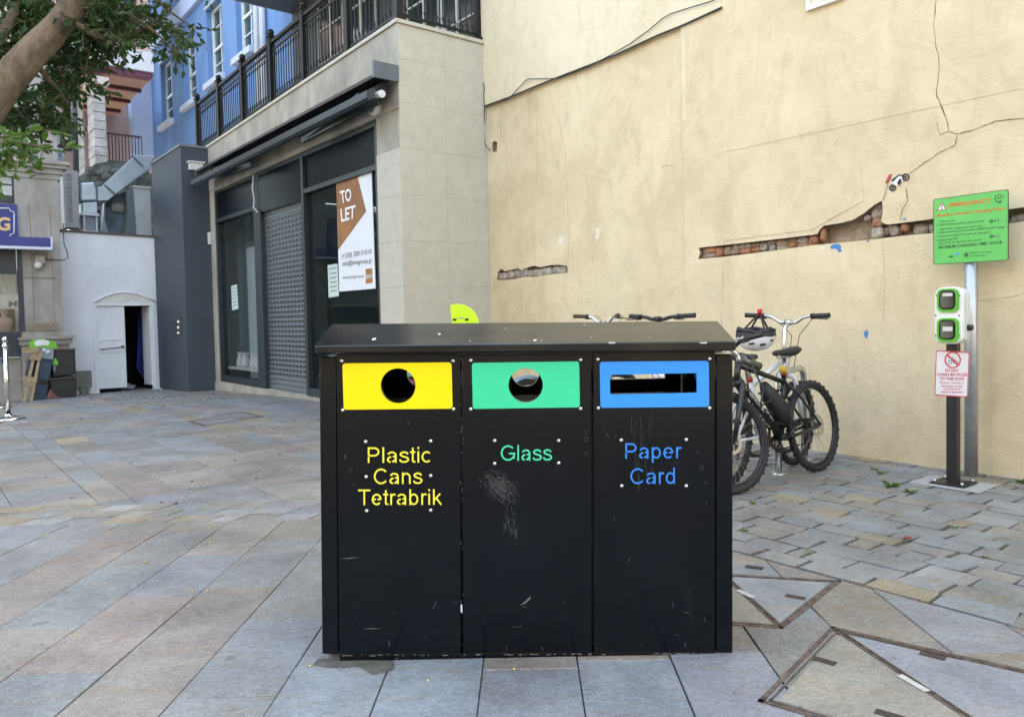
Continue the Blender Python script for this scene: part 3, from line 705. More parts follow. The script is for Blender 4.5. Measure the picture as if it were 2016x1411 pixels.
mb.build('display_rack',M('rack_dark',(.05,.06,.06),.5),shop)
# plinth step
mb=MB(); mb.prism(SF,[(-8.1,-.7),(-2.3,-.7),(-2.3,.05),(-8.1,.035)],-.3,.02); mb.build('plinth',CLD2,shop)
# louvred cabinet door in the left pier
mb=MB(); c0=SF.px(393,640);c1=SF.px(412,640); z0=SF.px(400,738)[1]; z1=SF.px(400,520)[1]
mb.fbox(SF,c0[0],c1[0],z0,z1,-.02,.03); cb=mb.build('cabinet_door',M('cabinet_blue_grey',(.085,.105,.125),.45),shop)
mb=MB(); 
for k in range(30):
    zz=z1-.12-k*.047; mb.fbox(SF,c0[0]+.08,c1[0]-.06,zz,zz+.025,.028,.045)
mb.build('louvre',M('louvre_grey',(.16,.18,.18),.5),cb)
mb=MB(); q=SF.px(407,662); mb.fbox(SF,q[0]-.05,q[0]+.05,q[1]-.09,q[1]+.09,.03,.05); mb.build('notice',M('notice_cream',(.5,.5,.44),.7),cb)
# awning cassette with folded arms
aw=thing('awning','retracted dark grey awning cassette under the iron balcony','awning',SF.pt(-4,3.9,.1))
l=SF.px(383,352,.32); rr_=SF.px(738,170,.32)
def prof(mb,a0,z0,a1,z1,P):
    vs=[SF.pt(a0,z0+dz,n) for n,dz in P]+[SF.pt(a1,z1+dz,n) for n,dz in P]; k=len(P)
    mb.add(vs,[(i,(i+1)%k,k+(i+1)%k,k+i) for i in range(k)]+[list(range(k)),list(range(k,2*k))[::-1]])
za=l[1];zb=rr_[1]
mb=MB(); prof(mb,l[0],za,rr_[0]-.05,zb,[(.32,.0),(.40,-.05),(.40,-.13),(.36,-.16),(.30,-.10),(.28,-.02)]); mb.build('front_bar',DG,aw)
mb=MB(); prof(mb,l[0]+.1,za,rr_[0]-.06,zb,[(.005,.22),(.10,.26),(.30,.16),(.33,.10),(.12,.16),(.005,.16)]); mb.build('cover',DG2,aw)
mb=MB(); prof(mb,l[0]+.15,za,rr_[0]-.1,zb,[(.08,.06),(.16,.10),(.22,.06),(.22,-.02),(.16,-.06),(.08,-.02)]); mb.build('fabric_roll',M('awning_fabric',(.012,.014,.02),.8),aw)
mb=MB(); mb.prism(SF,[(rr_[0]-.02,zb+.29),(rr_[0]+.02,zb+.29),(rr_[0]+.02,zb+.10),(rr_[0]-.02,zb+.10)],.005,.34); mb.build('end_plate',M('plate_grey',(.11,.135,.16),.4,.2),aw)
for f0,f1 in ((.16,.42),(.97,.70)):
    mb=MB(); P=[SF.pt(l[0]+(rr_[0]-l[0])*f,za+(zb-za)*f-.10-d_,n) for f,d_,n in ((f0,0,.16),(f1,.12,.30))]; mb.bar(P[0],P[1],.05,.07)
    P2=[P[1],SF.pt(l[0]+(rr_[0]-l[0])*(f0+.02*(1 if f1>f0 else -1)),za+(zb-za)*f0-.02,.33)]; mb.bar(P2[0],P2[1],.04,.05); mb.build('folding_arm',DG,aw)
# balcony railing
IRON=M('black_iron',(.012,.012,.013),.42,.4,.1,20)
rl=thing('balcony_railing','black cast iron balcony railing with posts and thin balusters above the shop','railing',SF.pt(-4,4.6,0))
def ztop(a): return 4.545+(a+8.12)*.0221
posts=[SF.px(x,230,-.06)[0] for x in (395,)]+[0]
pa=[SF.px(x,yy,-.06)[0] for x,yy in ((392,300),(434,270),(481,240),(537,200),(601,160),(687,105))]+[-.07]
H=1.02
class PF: pass
def post(mb,P):
    mb.obox(P+V((0,0,.02)),EU*.07,EN*.07,V((0,0,.03)))
    mb.obox(P+V((0,0,(H+.05)/2)),EU*.045,EN*.045,V((0,0,(H+.05)/2)))
    mb.obox(P+V((0,0,H+.06)),EU*.06,EN*.06,V((0,0,.012))); mb.ball(P+V((0,0,H+.125)),.055,10,6)
def rail_run(P0,P1,nb,par):
    mb=MB(); d=(P1-P0)
    mb.bar(P0+V((0,0,H-.04)),P1+V((0,0,H-.04)),.06,.05); mb.bar(P0+V((0,0,H-.17)),P1+V((0,0,H-.17)),.025,.025); mb.bar(P0+V((0,0,.09)),P1+V((0,0,.09)),.03,.025)
    for k in range(nb):
        q=P0.lerp(P1,(k+.5)/nb); mb.tube([q+V((0,0,.09)),q+V((0,0,H-.16))],.009,5,False)
        for zz in (.18,H-.26): mb.tube([q+V((0,0,zz-.03)),q+V((0,0,zz)),q+V((0,0,zz+.03))],[.009,.02,.009],6,False)
        q2=P0.lerp(P1,(k+1)/nb)
        # scroll ring between the two upper rails
        dd=d.normalized(); c=q+V((0,0,H-.105)); mb.tube([c+dd*.035*cos(t*PI/4)+V((0,0,.04*sin(t*PI/4))) for t in range(8)],.006,4,False,True)
        c=q+dd*.02+V((0,0,.14)); mb.tube([c+dd*.02*cos(t*PI/3)+V((0,0,.03*sin(t*PI/3))) for t in range(6)],.006,4,False,True)
    mb.build('railing_panel',IRON,par)
for i,a in enumerate(pa):
    mb=MB(); post(mb,SF.pt(a,ztop(a),-.06)); mb.build('post',IRON,rl)
for i in range(len(pa)-1):
    rail_run(SF.pt(pa[i]+.05,ztop(pa[i]),-.06),SF.pt(pa[i+1]-.05,ztop(pa[i+1]),-.06),max(8,int((pa[i+1]-pa[i])/.105)),rl)
P0=SF.pt(-.07,ztop(0),-.06); P1=SF.pt(-.07,ztop(0),-1.25)
mb=MB(); post(mb,P1); mb.build('post',IRON,rl); rail_run(P0+(P1-P0)*.05,P1-(P1-P0)*.05,12,rl)
# set back dark upper storey, soffit
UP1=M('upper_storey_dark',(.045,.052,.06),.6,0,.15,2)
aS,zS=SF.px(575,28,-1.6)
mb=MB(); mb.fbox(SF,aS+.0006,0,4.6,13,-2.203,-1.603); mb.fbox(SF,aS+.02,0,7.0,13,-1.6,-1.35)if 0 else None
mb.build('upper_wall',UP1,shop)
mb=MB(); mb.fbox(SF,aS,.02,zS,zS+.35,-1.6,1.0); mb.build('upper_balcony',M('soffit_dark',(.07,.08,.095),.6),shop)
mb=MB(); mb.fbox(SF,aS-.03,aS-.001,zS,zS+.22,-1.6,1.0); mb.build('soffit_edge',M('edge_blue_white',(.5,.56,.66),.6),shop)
for x in (655,715,840,905):
    a,z=SF.px(x,60,-1.58); mb=MB(); mb.fbox(SF,a-.5,a+.5,4.72,7.0,-1.6,-1.55)
    dr_=mb.build('balcony_door',M('door_dark_glass',(.02,.027,.035),.12),shop); mb=MB()
    for da in (-.5,-.01,.47): mb.fbox(SF,a+da,a+da+.04,4.72,7.0,-1.56,-1.52)
    for zz in (5.3,5.9,6.5): mb.fbox(SF,a-.46,a+.46,zz,zz+.025,-1.56,-1.53)
    mb.build('glazing_bar',M('bar_white',(.5,.5,.48),.5),dr_)
# small fixings on the shop
def small(name,label,cat,group=None,loc=None): return thing(name,label,cat,loc,group)
WHP=M('white_plastic',(.62,.63,.62),.4,0,.08,12); BKP=M('black_plastic',(.015,.015,.016),.45,0,0)
c=SF.pt(*SF.px(735,188,.12),.12)
cm=small('security_camera','white bullet security camera under the end of the awning','camera',loc=SF.pt(*SF.px(728,196,.0),0))
mb=MB(); a=SF.pt(*SF.px(722,192,.14),.14); b=SF.pt(*SF.px(752,185,.22),.22); mb.tube([a,a.lerp(b,.6),b],[.028,.032,.045],12); mb.build('camera_body',WHP,cm)
mb=MB(); mb.tube([SF.pt(*SF.px(733,200,0),0),a.lerp(b,.3)],.015,8); mb.disc(SF.pt(*SF.px(733,200,.01),.01),EN,.05,.03); mb.build('bracket',WHP,cm)
cm=small('security_camera','round grey dome camera on the pier just above the window corner','camera',loc=SF.pt(*SF.px(738,216,0),0))
mb=MB(); q=SF.pt(*SF.px(738,214,.05),.05); mb.disc(q,EN,.085,.09,20); mb.build('camera_body',WHP,cm); mb=MB(); mb.ball(q+EN*.05,.06); mb.build('dome_lens',M('lens_grey',(.10,.10,.11),.15),cm)
cm=small('security_camera','white boxy camera on the left end of the beam by the dark grey block','camera',loc=SF.pt(*SF.px(385,345,0),0))
mb=MB(); q=SF.pt(*SF.px(383,330,.25),.25); mb.obox(q,EU*.14,EN*.12,V((0,0,.065))); mb.obox(q+V((0,0,.08)),EU*.17,EN*.15,V((0,0,.012))); mb.build('camera_body',WHP,cm)
mb=MB(); q2=SF.pt(*SF.px(382,366,.2),.2); mb.tube([q,q+V((0,0,-.2)),q2],.03,8); mb.ball(q2,.075); mb.build('bracket',WHP,cm)
mb=MB(); q=SF.pt(*SF.px(394,470,.06),.06); mb.tube([SF.pt(*SF.px(394,470,0),0),q],[.05,.035],12); mb.ball(q,.045)
tag(mb.build('alarm_light',M('red_plastic',(.35,.02,.02),.3),bevel=0),'small red alarm light on the narrow pier left of the shop window','alarm light')
kp=small('keypad','tall white keypad box on the narrow pier beside the red alarm light','keypad',loc=SF.pt(*SF.px(410,484,0),0))
a0,z0=SF.px(405,484,.0);a1,z1=SF.px(416,457,0); mb=MB(); mb.fbox(SF,a0,a1,z0,z1,0,.06); mb.build('housing',WHP,kp,bevel=.008)
mb=MB(); mb.fbox(SF,a0+.06,a1-.06,z1-.17,z1-.05,.055,.066); mb.fbox(SF,a0+.06,a1-.06,z0+.06,z0+.2,.055,.066); mb.build('display',BKP,kp)
wtube(SF,[(499,345),(497,370),(501,395),(499,408),(507,418)],.04,.012,'cable','loose white cable hanging down in front of the dark fascia panels','cable',WHP)
wtube(SF,[(392,375),(388,450),(390,520)],.012,.006,'cable','thin cable running down the narrow pier beside the grey block','cable',M('cable_grey',(.25,.25,.24),.6))
# to-let sign standing in the window
tl=thing('to_let_sign','white and copper brown TO LET board fixed inside the right shop window','sign',SF.pt(*SF.px(700,572,-.02),-.02))
nn=-.055
fr=SF; TLq=[(662,361),(731,336),(739,568),(668,574)]
mb=MB(); mb.pxprism(fr,TLq,nn-.01,nn); mb.build('board',M('board_white',(.72,.74,.80),.5,0,.02,3),tl)
def tlp(x,y): return (640+x/4.7,320+y/4.7)
mb=MB(); mb.pxprism(fr,[tlp(103,196),tlp(298,126),tlp(379,452),tlp(122,806)],nn+.0005,nn+.003); mb.pxprism(fr,[tlp(374,986),tlp(434,978),tlp(439,1112),tlp(376,1122)],nn+.0005,nn+.003); mb.build('copper_shape',M('copper_brown',(.36,.15,.035),.5,0,.25,1.2,rgb2=(.22,.075,.03)),tl)
def line(F,s_,q,n,w_,mat,par):
    mb=MB(); text(mb,F,s_,q,n,w_); return mb.build('lettering',mat,par,fixn=False)
LW_=M('letter_white',(.8,.8,.8),.5,0,0); LG_=M('letter_grey',(.07,.07,.08),.5,0,0)
line(fr,'TO',[tlp(134,266),tlp(240,236),tlp(243,352),tlp(150,382)],nn+.005,.02,LW_,tl)
line(fr,'LET',[tlp(140,432),tlp(283,392),tlp(276,514),tlp(150,552)],nn+.005,.02,LW_,tl)
line(fr,'BMI',[tlp(378,1038),tlp(428,1032),tlp(428,1072),tlp(380,1078)],nn+.005,0,LW_,tl)
line(fr,'(+350) 200 51010',[tlp(152,842),tlp(428,798),tlp(428,858),tlp(158,904)],nn+.003,.0,LG_,tl)
line(fr,'info@bmigroup.gi',[tlp(158,912),tlp(428,878),tlp(428,938),tlp(162,974)],nn+.003,.0,LG_,tl)
line(fr,'www.bmigroup.gi',[tlp(160,1050),tlp(358,1030),tlp(358,1070),tlp(162,1088)],nn+.003,-.005,LG_,tl)
PAPER=M('paper',(.50,.60,.58),.7,0,.05,5)
def notice(q,label,title,rowsn,lo):
    t=thing('paper_notice',label,'notice',SF.pt(*SF.px(*q[3],-.055),-.055))
    mb=MB(); mb.pxprism(SF,q,-.062,-.058); mb.build('sheet',PAPER,t)
    mb=MB(); A,B,C_,D=[V(v) for v in q]
    def at(u,v): return tuple(A.lerp(B,u).lerp(D.lerp(C_,u),v))
    text(mb,SF,title,[at(.1,.08),at(.9,.08),at(.9,.17),at(.1,.17)],-.0565,.01)
    for k in range(rowsn):
        v=.26+k*.68/rowsn; 
        mb.pxprism(SF,[at(.2,v),at(.85,v),at(.85,v+.025),at(.2,v+.025)],-.0578,-.0565)
    mb.build('print',M('print_dark',(.05,.07,.07),.6,0,0),t)
notice([(645,522),(664,519),(667,583),(647,586)],'pale paper notice in the right window beside the TO LET board','Superdry',5,0)
notice([(455,563),(466,560),(469,608),(457,611)],'narrow pale paper notice hanging in the left shop window','Superdry',5,0)
# white jugs on the window sill
JUG=M('white_china',(.75,.76,.74),.3,0,.04,10)
jx0=[459,471,485,497,508]
for i,x in enumerate(jx0):
    a,z=SF.px(x,740,-.3); P=SF.pt(a,.33,-.3-.04*(i%2))
    mb=MB(); s_=1.1
    mb.lathe(P,[(.0,0),(.06*s_,0),(.075*s_,.03),(.07*s_,.12),(.045*s_,.19),(.055*s_,.25),(.075*s_,.27),(.06*s_,.27),(.04*s_,.2),(.0,.18)],14)
    mb.tube([P+EU*(-.05)+V((0,0,.24)),P+EU*(-.13)+V((0,0,.22)),P+EU*(-.13)+V((0,0,.12)),P+EU*(-.06)+V((0,0,.07))],.011,6)
    tag(mb.build('jug',JUG,org=P),'white china jug in the row on the sill of the left shop window','jug','white jugs in the shop window')
mb=MB(); a0=SF.px(455,740,-.3)[0]-.1; a1=aA; mb.fbox(SF,a0,a1-.01,.29,.328,-.48,-.14); mb.fbox(SF,a0+.05,a0+.1,.03,.29,-.46,-.2); mb.fbox(SF,a1-.1,a1-.05,.03,.29,-.46,-.2); tag(mb.build('display_shelf',JUG),'low white display shelf under the jugs inside the left window','shelf')
# wooden chip by the shutter
mb=MB(); q=G(564,765); mb.obox(q+V((0,0,.04)),V((.05,.02,0)),V((-.02,.04,0)),V((0,0,.035))); tag(mb.build('wood_block',M('wood_block_mat',(.28,.16,.08),.8),bevel=.005),'small brown wooden block on the ground before the roller shutter','block')
# ------------------------------------------------------------------ dark grey clad block
SLATE=M('slate_blue_cladding',(.042,.055,.072),.55,0,.08,1.2); SLATE2=SLATE
bl=thing('clad_block','tall dark blue grey clad block between the white wall and the shop','building',SF.pt(-8.3,-.3,.2))
b0=-9.33;b1=-7.19;nb=.5
mb=MB(); mb.fbox(SF,b0,b1,-.8,4.50,-1.6,nb); mb.build('cladding',SLATE,bl)
mb=MB(); mb.fbox(SF,b0-.02,b1+.02,4.501,4.545,-1.6,nb+.02); mb.build('coping',M('coping_grey',(.17,.19,.21),.5),bl)
q=[SF.px(x,y,nb) for x,y in ((345,627),(357,625),(357,664),(345,665))]
mb=MB(); mb.prism(SF,q,nb-.0,nb+.012); ip=mb.build('intercom_panel',M('panel_brown_metal',(.09,.075,.07),.35,.6),bl)
mb=MB()
for yy in (634,645,656): 
    a,z=SF.px(351,yy,nb+.02); mb.ball(SF.pt(a,z,nb+.012),.04,10,6)
mb.build('button',M('chrome',(.6,.6,.6),.15,1,0),ip)
mb=MB(); q=G(368,764); mb.tube([q,q+V((0,0,.12))],[.07,.055],14); mb.tube([q+V((.08,-.1,0)),q+V((.08,-.1,.1))],[.035,.03],10); tag(mb.build('pipe_stub',M('stub_white',(.5,.5,.48),.4)),'short white pipe stub at the foot of the dark grey block','pipe')
# ------------------------------------------------------------------ blue building
BLUEW=M('blue_render',(.13,.27,.52),.8,0,.10,1.3,.15,40,stretch=(1,1,.4),rgb2=(.105,.22,.45)); PBW=M('pale_blue_render',(.44,.56,.76),.75,0,.05,2,.1,40); SILL=M('sill_pale',(.50,.56,.66),.6,0,.05,8)
nB=-1.6
aB0=SF.px(303,300,nB)[0]; aB1=aS
bb=thing('blue_building','blue rendered building with white sash windows behind the balcony','building',SF.pt((aB0+aB1)/2,0,-2))
mb=MB(); mb.fbox(SF,aB0,aB1,2.5,14,-2.2,nB); o=mb.build('wall',BLUEW,bb)
REV=M('reveal_shade',(.13,.19,.32),.8)
wins=[((317,124),(337,110),(340,236),(318,250)),((362,76),(384,60),(386,195),(363,213)),((408,18),(437,-8),(438,147),(409,170)),((463,-60),(494,-95),(497,93),(466,120))]
WQ=[]
for w4 in wins:
    pts=[SF.px(x,y,nB) for x,y in w4]; a0=(pts[0][0]+pts[3][0])/2;a1=(pts[1][0]+pts[2][0])/2; z0=(pts[2][1]+pts[3][1])/2; z1=(pts[0][1]+pts[1][1])/2; WQ.append((a0,a1,z0,z1))
a0,a1,z0,z1=WQ[0]
cs=[]
for a0,a1,z0,z1 in WQ:
    m2=MB(); m2.fbox(SF,a0,a1,z0,z1,nB-.28,nB+.1); cs.append((m2,BLUEW))
o.parent=None; o.location=wloc(bb); cut(o,cs); o.parent=bb; o.location=(0,0,0)
WW=M('window_white',(.72,.74,.76),.5); WG=M('window_glass_green',(.03,.06,.055),.05,0,.3,2)
for a0,a1,z0,z1 in WQ:
    n0=nB-.22
    m2=MB(); t=.07
    m2.fbox(SF,a0,a0+t,z0,z1,n0,n0+.09); m2.fbox(SF,a1-t,a1,z0,z1,n0,n0+.09); m2.fbox(SF,a0+t,a1-t,z1-t,z1,n0,n0+.088); m2.fbox(SF,a0+t,a1-t,z0,z0+t,n0,n0+.088)
    zc=z0+(z1-z0)*.46; m2.fbox(SF,a0+t,a1-t,zc-.035,zc+.035,n0,n0+.085)
    m2.fbox(SF,(a0+a1)/2-.015,(a0+a1)/2+.015,z0+t,zc-.035,n0+.02,n0+.06)
    m2.fbox(SF,(a0+a1)/2-.015,(a0+a1)/2+.015,zc+.035,z1-t,n0+.03,n0+.07)
    for f in (.25,.75): m2.fbox(SF,a0+t,a1-t,z0+(z1-z0)*f-.014,z0+(z1-z0)*f+.014,n0+.03,n0+.0685)
    wf=m2.build('window',WW,bb); m2=MB(); m2.fbox(SF,a0+t,a1-t,z0+t,z1-t,n0+.03,n0+.04); m2.build('pane',WG,wf)
    m2=MB(); m2.fbox(SF,a0-.08,a1+.10,z0-.14,z0-.001,nB-.02,nB+.13); m2.build('sill',SILL,wf)
    m2=MB(); m2.fbox(SF,a0-.06,a1+.06,z1+.001,z1+.05,nB-.01,nB+.05); m2.build('head_moulding',SILL,wf)
for x in (506,517):
    a,z=SF.px(x,60,nB+.08); m2=MB(); m2.tube([SF.pt(a,4.6,nB+.08),SF.pt(a,13,nB+.08)],.07,10); m2.build('downpipe',M('pipe_white',(.55,.6,.66),.5),bb)
# pale corner pier and string course
q=RT(aB0).px(303,307); z0=q[1]; a_l=RT(aB0).px(262,307)[0]
m2=MB(); m2.fbox(SF,aB0-1.2,aB0-.001,z0,14,nB-.001-1.2,-a_l); m2.build('corner_pier',PBW,bb)
sc=SF.px(360,28,nB+.1); sc2=SF.px(304,95,nB+.1)
m2=MB(); m2.fbox(SF,aB0+.001,aB1,sc[1]-.05,sc[1]+.42,nB-.01,nB+.10); m2.build('string_course',PBW,bb)
# ------------------------------------------------------------------ white wall with arched door
RW=RT(-9.36)
WHW=M('white_limewash',(.72,.74,.78),.85,0,.07,1.1,.25,30,stretch=(1,1,.6),rgb2=(.64,.65,.67)); WHD=M('white_door_paint',(.68,.70,.72),.6,0,.1,3,.1,60,stretch=(1,1,.3))
ww=thing('white_wall','low white painted wall with an arched door frame','wall',RW.pt(*RW.px(220,765),0))
wa0=RW.px(118,600)[0]; wa1=-.1; zt0=RW.px(125,455)[1]; zt1=RW.px(330,470)[1]
mb=MB(); mb.prism(RW,[(wa0-.5,-1),(wa1,-1),(wa1,zt1),(wa0-.5,zt0)],-.3,0); o=mb.build('wall_face',WHW,ww)
dp=[RW.px(x,y) for x,y in ((190,790),(188,597),(302,594),(308,790))]
m2=MB(); m2.prism(RW,dp,-.5,.2); o.parent=None;o.location=wloc(ww); cut(o,[(m2,WHW)]); o.parent=ww;o.location=(0,0,0)
mb=MB(); mb.prism(RW,[(wa0-.5,zt0+.001),(wa1,zt1+.001),(wa1,zt1+.04),(wa0-.5,zt0+.04)],-.32,.03); mb.build('coping',M('coping_brown',(.10,.075,.065),.8),ww)
# tympanum and frame
arch=[RW.px(x,y,.02) for x,y in ((186,596),(200,587),(222,579),(245,576),(268,579),(290,587),(305,594),(303,597),(188,599))]
mb=MB(); mb.prism(RW,arch,-.05,.02); mb.build('tympanum',M('tympanum_grey',(.60,.59,.55),.8),ww)
mb=MB(); P=[RW.pt(*RW.px(x,y,.03),.03) for x,y in ((185,596),(200,586),(222,578),(245,575),(268,578),(290,586),(305,593))]; mb.tube(P,.017,6); mb.build('arch_moulding',WHD,ww)
d0=RW.px(187,700)[0];d1=RW.px(306,700)[0]; zd=RW.px(245,597)[1]; zg=RW.px(220,764)[1]
mb=MB(); mb.fbox(RW,d0-.02,d0+.05,zg-.2,zd,-.1,.03); mb.fbox(RW,d1-.06,d1+.0,zg-.2,zd+.02,-.1,.03); mb.fbox(RW,d0+.05,d1-.06,zd-.05,zd,-.1,.028); mb.build('door_frame',WHD,ww)
l0=RW.px(192,700)[0];l1=RW.px(248,700)[0]
mb=MB(); mb.fbox(RW,l0,l1,zg,zd-.055,-.06,-.015)
for k in range(5): a=l0+(l1-l0)*(k+.5)/5; mb.fbox(RW,a-.004,a+.004,zg+.02,zd-1.1,-.015,-.008)
mb.fbox(RW,l0,l1,zd-1.0,zd-.96,-.015,.004); mb.fbox(RW,l0,l1,zd-.75,zd-.73,-.015,.002); mb.fbox(RW,l0,l0+.05,zg,zd-.055,-.015,.001); mb.fbox(RW,l1-.05,l1,zg,zd-.055,-.015,.001)
dl=mb.build('door_leaf',WHD,ww)
mb=MB(); mb.tube([RW.pt(l0+.05,zd-.93,.03),RW.pt(l1-.04,zd-.9,.03)],.012,6); mb.ball(RW.pt(l1-.06,zd-.89,.035),.03); mb.build('bolt',M('iron_bolt',(.15,.13,.11),.6,.5),dl)
e0=RW.pt(d1-.06,0,-.02); e1=RW.pt(RW.px(284,700,-.45)[0],0,-.45)
mb=MB(); mb.obox((e0+e1)/2+V((0,0,(zg+zd)/2-.03)),(e1-e0)/2,(e1-e0).cross(V((0,0,1))).normalized()*.02,V((0,0,(zd-zg)/2-.04))); mb.build('door_leaf',WHD,ww)
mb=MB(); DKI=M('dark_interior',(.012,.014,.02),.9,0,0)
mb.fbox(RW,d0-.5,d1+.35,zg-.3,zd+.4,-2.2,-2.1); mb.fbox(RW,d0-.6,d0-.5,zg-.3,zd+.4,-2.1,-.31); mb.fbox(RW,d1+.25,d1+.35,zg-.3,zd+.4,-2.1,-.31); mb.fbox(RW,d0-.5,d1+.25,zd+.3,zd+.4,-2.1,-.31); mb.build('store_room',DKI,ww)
mb=MB()
for k in range(4):
    a=RW.px(276+k*2,700,-.9)[0]; mb.tube([RW.pt(a,zg+1.6,-.9),RW.pt(a-.02,zg+1,-.88),RW.pt(a-.08+.03*k,zg+.35,-.85),RW.pt(a+.02,zg+.12,-.8),RW.pt(a+.06,zg+.4,-.85)],.016,6)
tag(mb.build('hose',M('hose_blue',(.02,.05,.35),.4)),'coiled blue hose hanging inside the open white door','hose')
mb=MB(); q=RW.px(165,757,.05); mb.fbox(RW,q[0]-.14,q[0]+.14,q[1]-.05,q[1]+.28,.0,.1); mb.tube([RW.pt(q[0]-.05,q[1]+.0,.08),RW.pt(q[0]-.05,q[1]-.28,.08)],.035,8); mb.tube([RW.pt(q[0]+.05,q[1]+.0,.08),RW.pt(q[0]+.05,q[1]-.28,.08)],.035,8)
tag(mb.build('meter_box',M('meter_grey',(.16,.17,.15),.6,0,.3,20),bevel=.01),'small grey meter box with two pipes low on the white wall','meter box')
# ------------------------------------------------------------------ left cream building
LB=RT(-8.75)
CREAM=M('weathered_cream_stone',(.34,.325,.305),.85,0,.16,2.4,.3,30,stretch=(1,1,.5),rgb2=(.24,.215,.19))
lb=thing('cream_building','weathered cream stone building with pilaster and cornice at the left edge','building',LB.pt(LB.px(60,700)[0],0,0))
A_=lambda x,y=600,n=0: LB.px(x,y,n)[0]; Z_=lambda y,x=80,n=0: LB.px(x,y,n)[1]
xp0,xp1=A_(38),A_(127)
zb=-.8; zc0=Z_(352);zc1=Z_(330); zpl=Z_(668)
mb=MB(); mb.fbox(LB,-2.2+A_(0),xp1,zc1+.001,13,-1.5,-.12); mb.fbox(LB,xp0,xp1-.03,zb,zc0,-1.5,0); mb.fbox(LB,-3+A_(0),xp0,zb,Z_(703),-.4,-.12); mb.fbox(LB,-3+A_(0),xp0,Z_(484),zc0,-.4,-.12)
mb.build('wall',CREAM,lb)
mb=MB()
for k,(e,h0,h1) in enumerate(((.02,.0,.10),(.06,.10,.2),(.12,.2,.27),(.16,.27,.33))): mb.fbox(LB,-2+A_(0),xp1+e,zc0+h0,zc0+h1-.001,-.5,e)
mb.build('cornice',CREAM,lb)
mb=MB(); mb.fbox(LB,xp0-.05,xp1+.14,zpl,zpl+.05,-.3,.12); mb.fbox(LB,xp0-.03,xp1+.10,zpl-.10,zpl-.001,-.3,.08); mb.fbox(LB,xp0-.0,xp1+.05,zb,zpl-.101,-.3,.04); mb.build('plinth',CREAM,lb)
mb=MB() 
mb.fbox(LB,xp0+.08,xp1-.12,Z_(650),Z_(636),.0,.02); mb.fbox(LB,xp0+.05,xp1-.1,Z_(549),Z_(546),.0,.006)
for x in (66,106): a=A_(x); mb.fbox(LB,a-.006,a+.006,Z_(640),Z_(400),.0005,.006)
mb.build('ledge',M('stain_brown',(.22,.18,.14),.9,0,.4,20),lb)
NV=M('navy_frame',(.010,.014,.03),.4)
wx0=-3+A_(0);wx1=A_(41)
mb=MB(); mb.fbox(LB,wx0,wx1,Z_(700),Z_(652),-.1,.0); mb.fbox(LB,A_(38,560)-.02,wx1+.05,Z_(652),Z_(484),-.1,.01); mb.fbox(LB,wx0,A_(38)-.02,Z_(500),Z_(486),-.1,.005) 
mb.fbox(LB,wx0,A_(38)-.02,Z_(540),Z_(500),-.1,-.02); wf=mb.build('shop_window',NV,lb)
mb=MB(); mb.fbox(LB,wx0,A_(38)-.021,Z_(652),Z_(540),-.06,-.05); mb.build('pane',glassy('left_glass',(.02,.03,.03),.03,.25),wf)
# behind that pane: band with M built in place of a reflection, rail, mannequin
mb=MB(); z_a,z_b=Z_(607,20,-.12),Z_(580,20,-.12); mb.fbox(LB,wx0,A_(42,590,-.1),z_a,z_b,-.3,-.12); sg=mb.build('reflection_band',M('reflection_pale',(.72,.78,.74),.5),lb)
mb=MB(); text(mb,LB,'M',[(17,592),(34,591),(34,604),(17,605)],-.118,.01); mb.build('letter',M('reflected_letter',(.10,.10,.10),.6,0,0),sg)
mb=MB(); mb.fbox(LB,wx0,A_(42,560,-.1),Z_(652),z_a-.001,-.9,-.8); mb.build('inner_back',M('inner_brown',(.07,.055,.045),.8,0,.5,4),lb)
mb=MB(); mb.fbox(LB,wx0,A_(42,560,-.1),z_b+.001,Z_(530),-.5,-.4); mb.build('inner_blind',M('inner_pale',(.55,.6,.6),.8,0,.4,9,stretch=(3,3,.4)),lb)
mn=LB.pt(A_(10,650,-.35),Z_(652,10,-.35),-.35)
mb=MB(); mb.tube([mn+V((0,0,-.1)),mn+V((0,0,.12)),mn+V((0,0,.2)),mn+V((0,0,.25)),mn+V((0,0,.27)),mn+V((0,0,.33)),mn+V((0,0,.38)),mn+V((0,0,.41))],[.11,.12,.14,.09,.035,.05,.06,.02],12)
tag(mb.build('mannequin',M('mannequin_pink',(.6,.42,.34),.6)),'pale shop mannequin bust behind the window at the left edge','mannequin')
# upper window
mb=MB(); u0,u1=-2+A_(0),A_(30,370); mb.fbox(LB,u0,u1,Z_(400),zc0-.02,-.11,-.08); uw=mb.build('upper_window',NV,lb)
mb=MB(); mb.fbox(LB,u0,A_(24,370),Z_(388),Z_(369),-.08,-.07); mb.fbox(LB,u0,A_(24,370),Z_(366),Z_(345),-.08,-.07); mb.build('pane',M('pane_pale',(.30,.33,.33),.2),uw)
# blue shop sign with gold G and its rail
bs=thing('shop_sign','navy blue fascia sign with a gold letter G at the left edge','sign',LB.pt(A_(5,480,.1),Z_(480),.05))
mb=MB(); mb.fbox(LB,-3+A_(0),A_(35,440,.06),Z_(482,10),Z_(402,10),-.1,.06); mb.build('board',M('navy_blue',(.005,.010,.16),.35,0,.04,3),bs)
mb=MB()
P=[LB.pt(*LB.px(x,y,.068),.068) for x,y in ((-20,410),(18,410),(20,415),(27,417),(28,421),(28,456),(27,460),(21,462),(20,466))]
mb.tube(P,.012,4); P=[LB.pt(*LB.px(x,y,.068),.068) for x,y in ((20,466),(-20,468))]; mb.tube(P,.012,4); mb.build('border_line',M('sign_line_pale',(.5,.55,.65),.5,0,0),bs)
mb=MB(); text(mb,LB,'G',[(-6,427),(20,428),(20,454),(-6,455)],.066,.03); mb.build('gold_letter',M('gold_letter',(.50,.36,.16),.35,.3),bs)
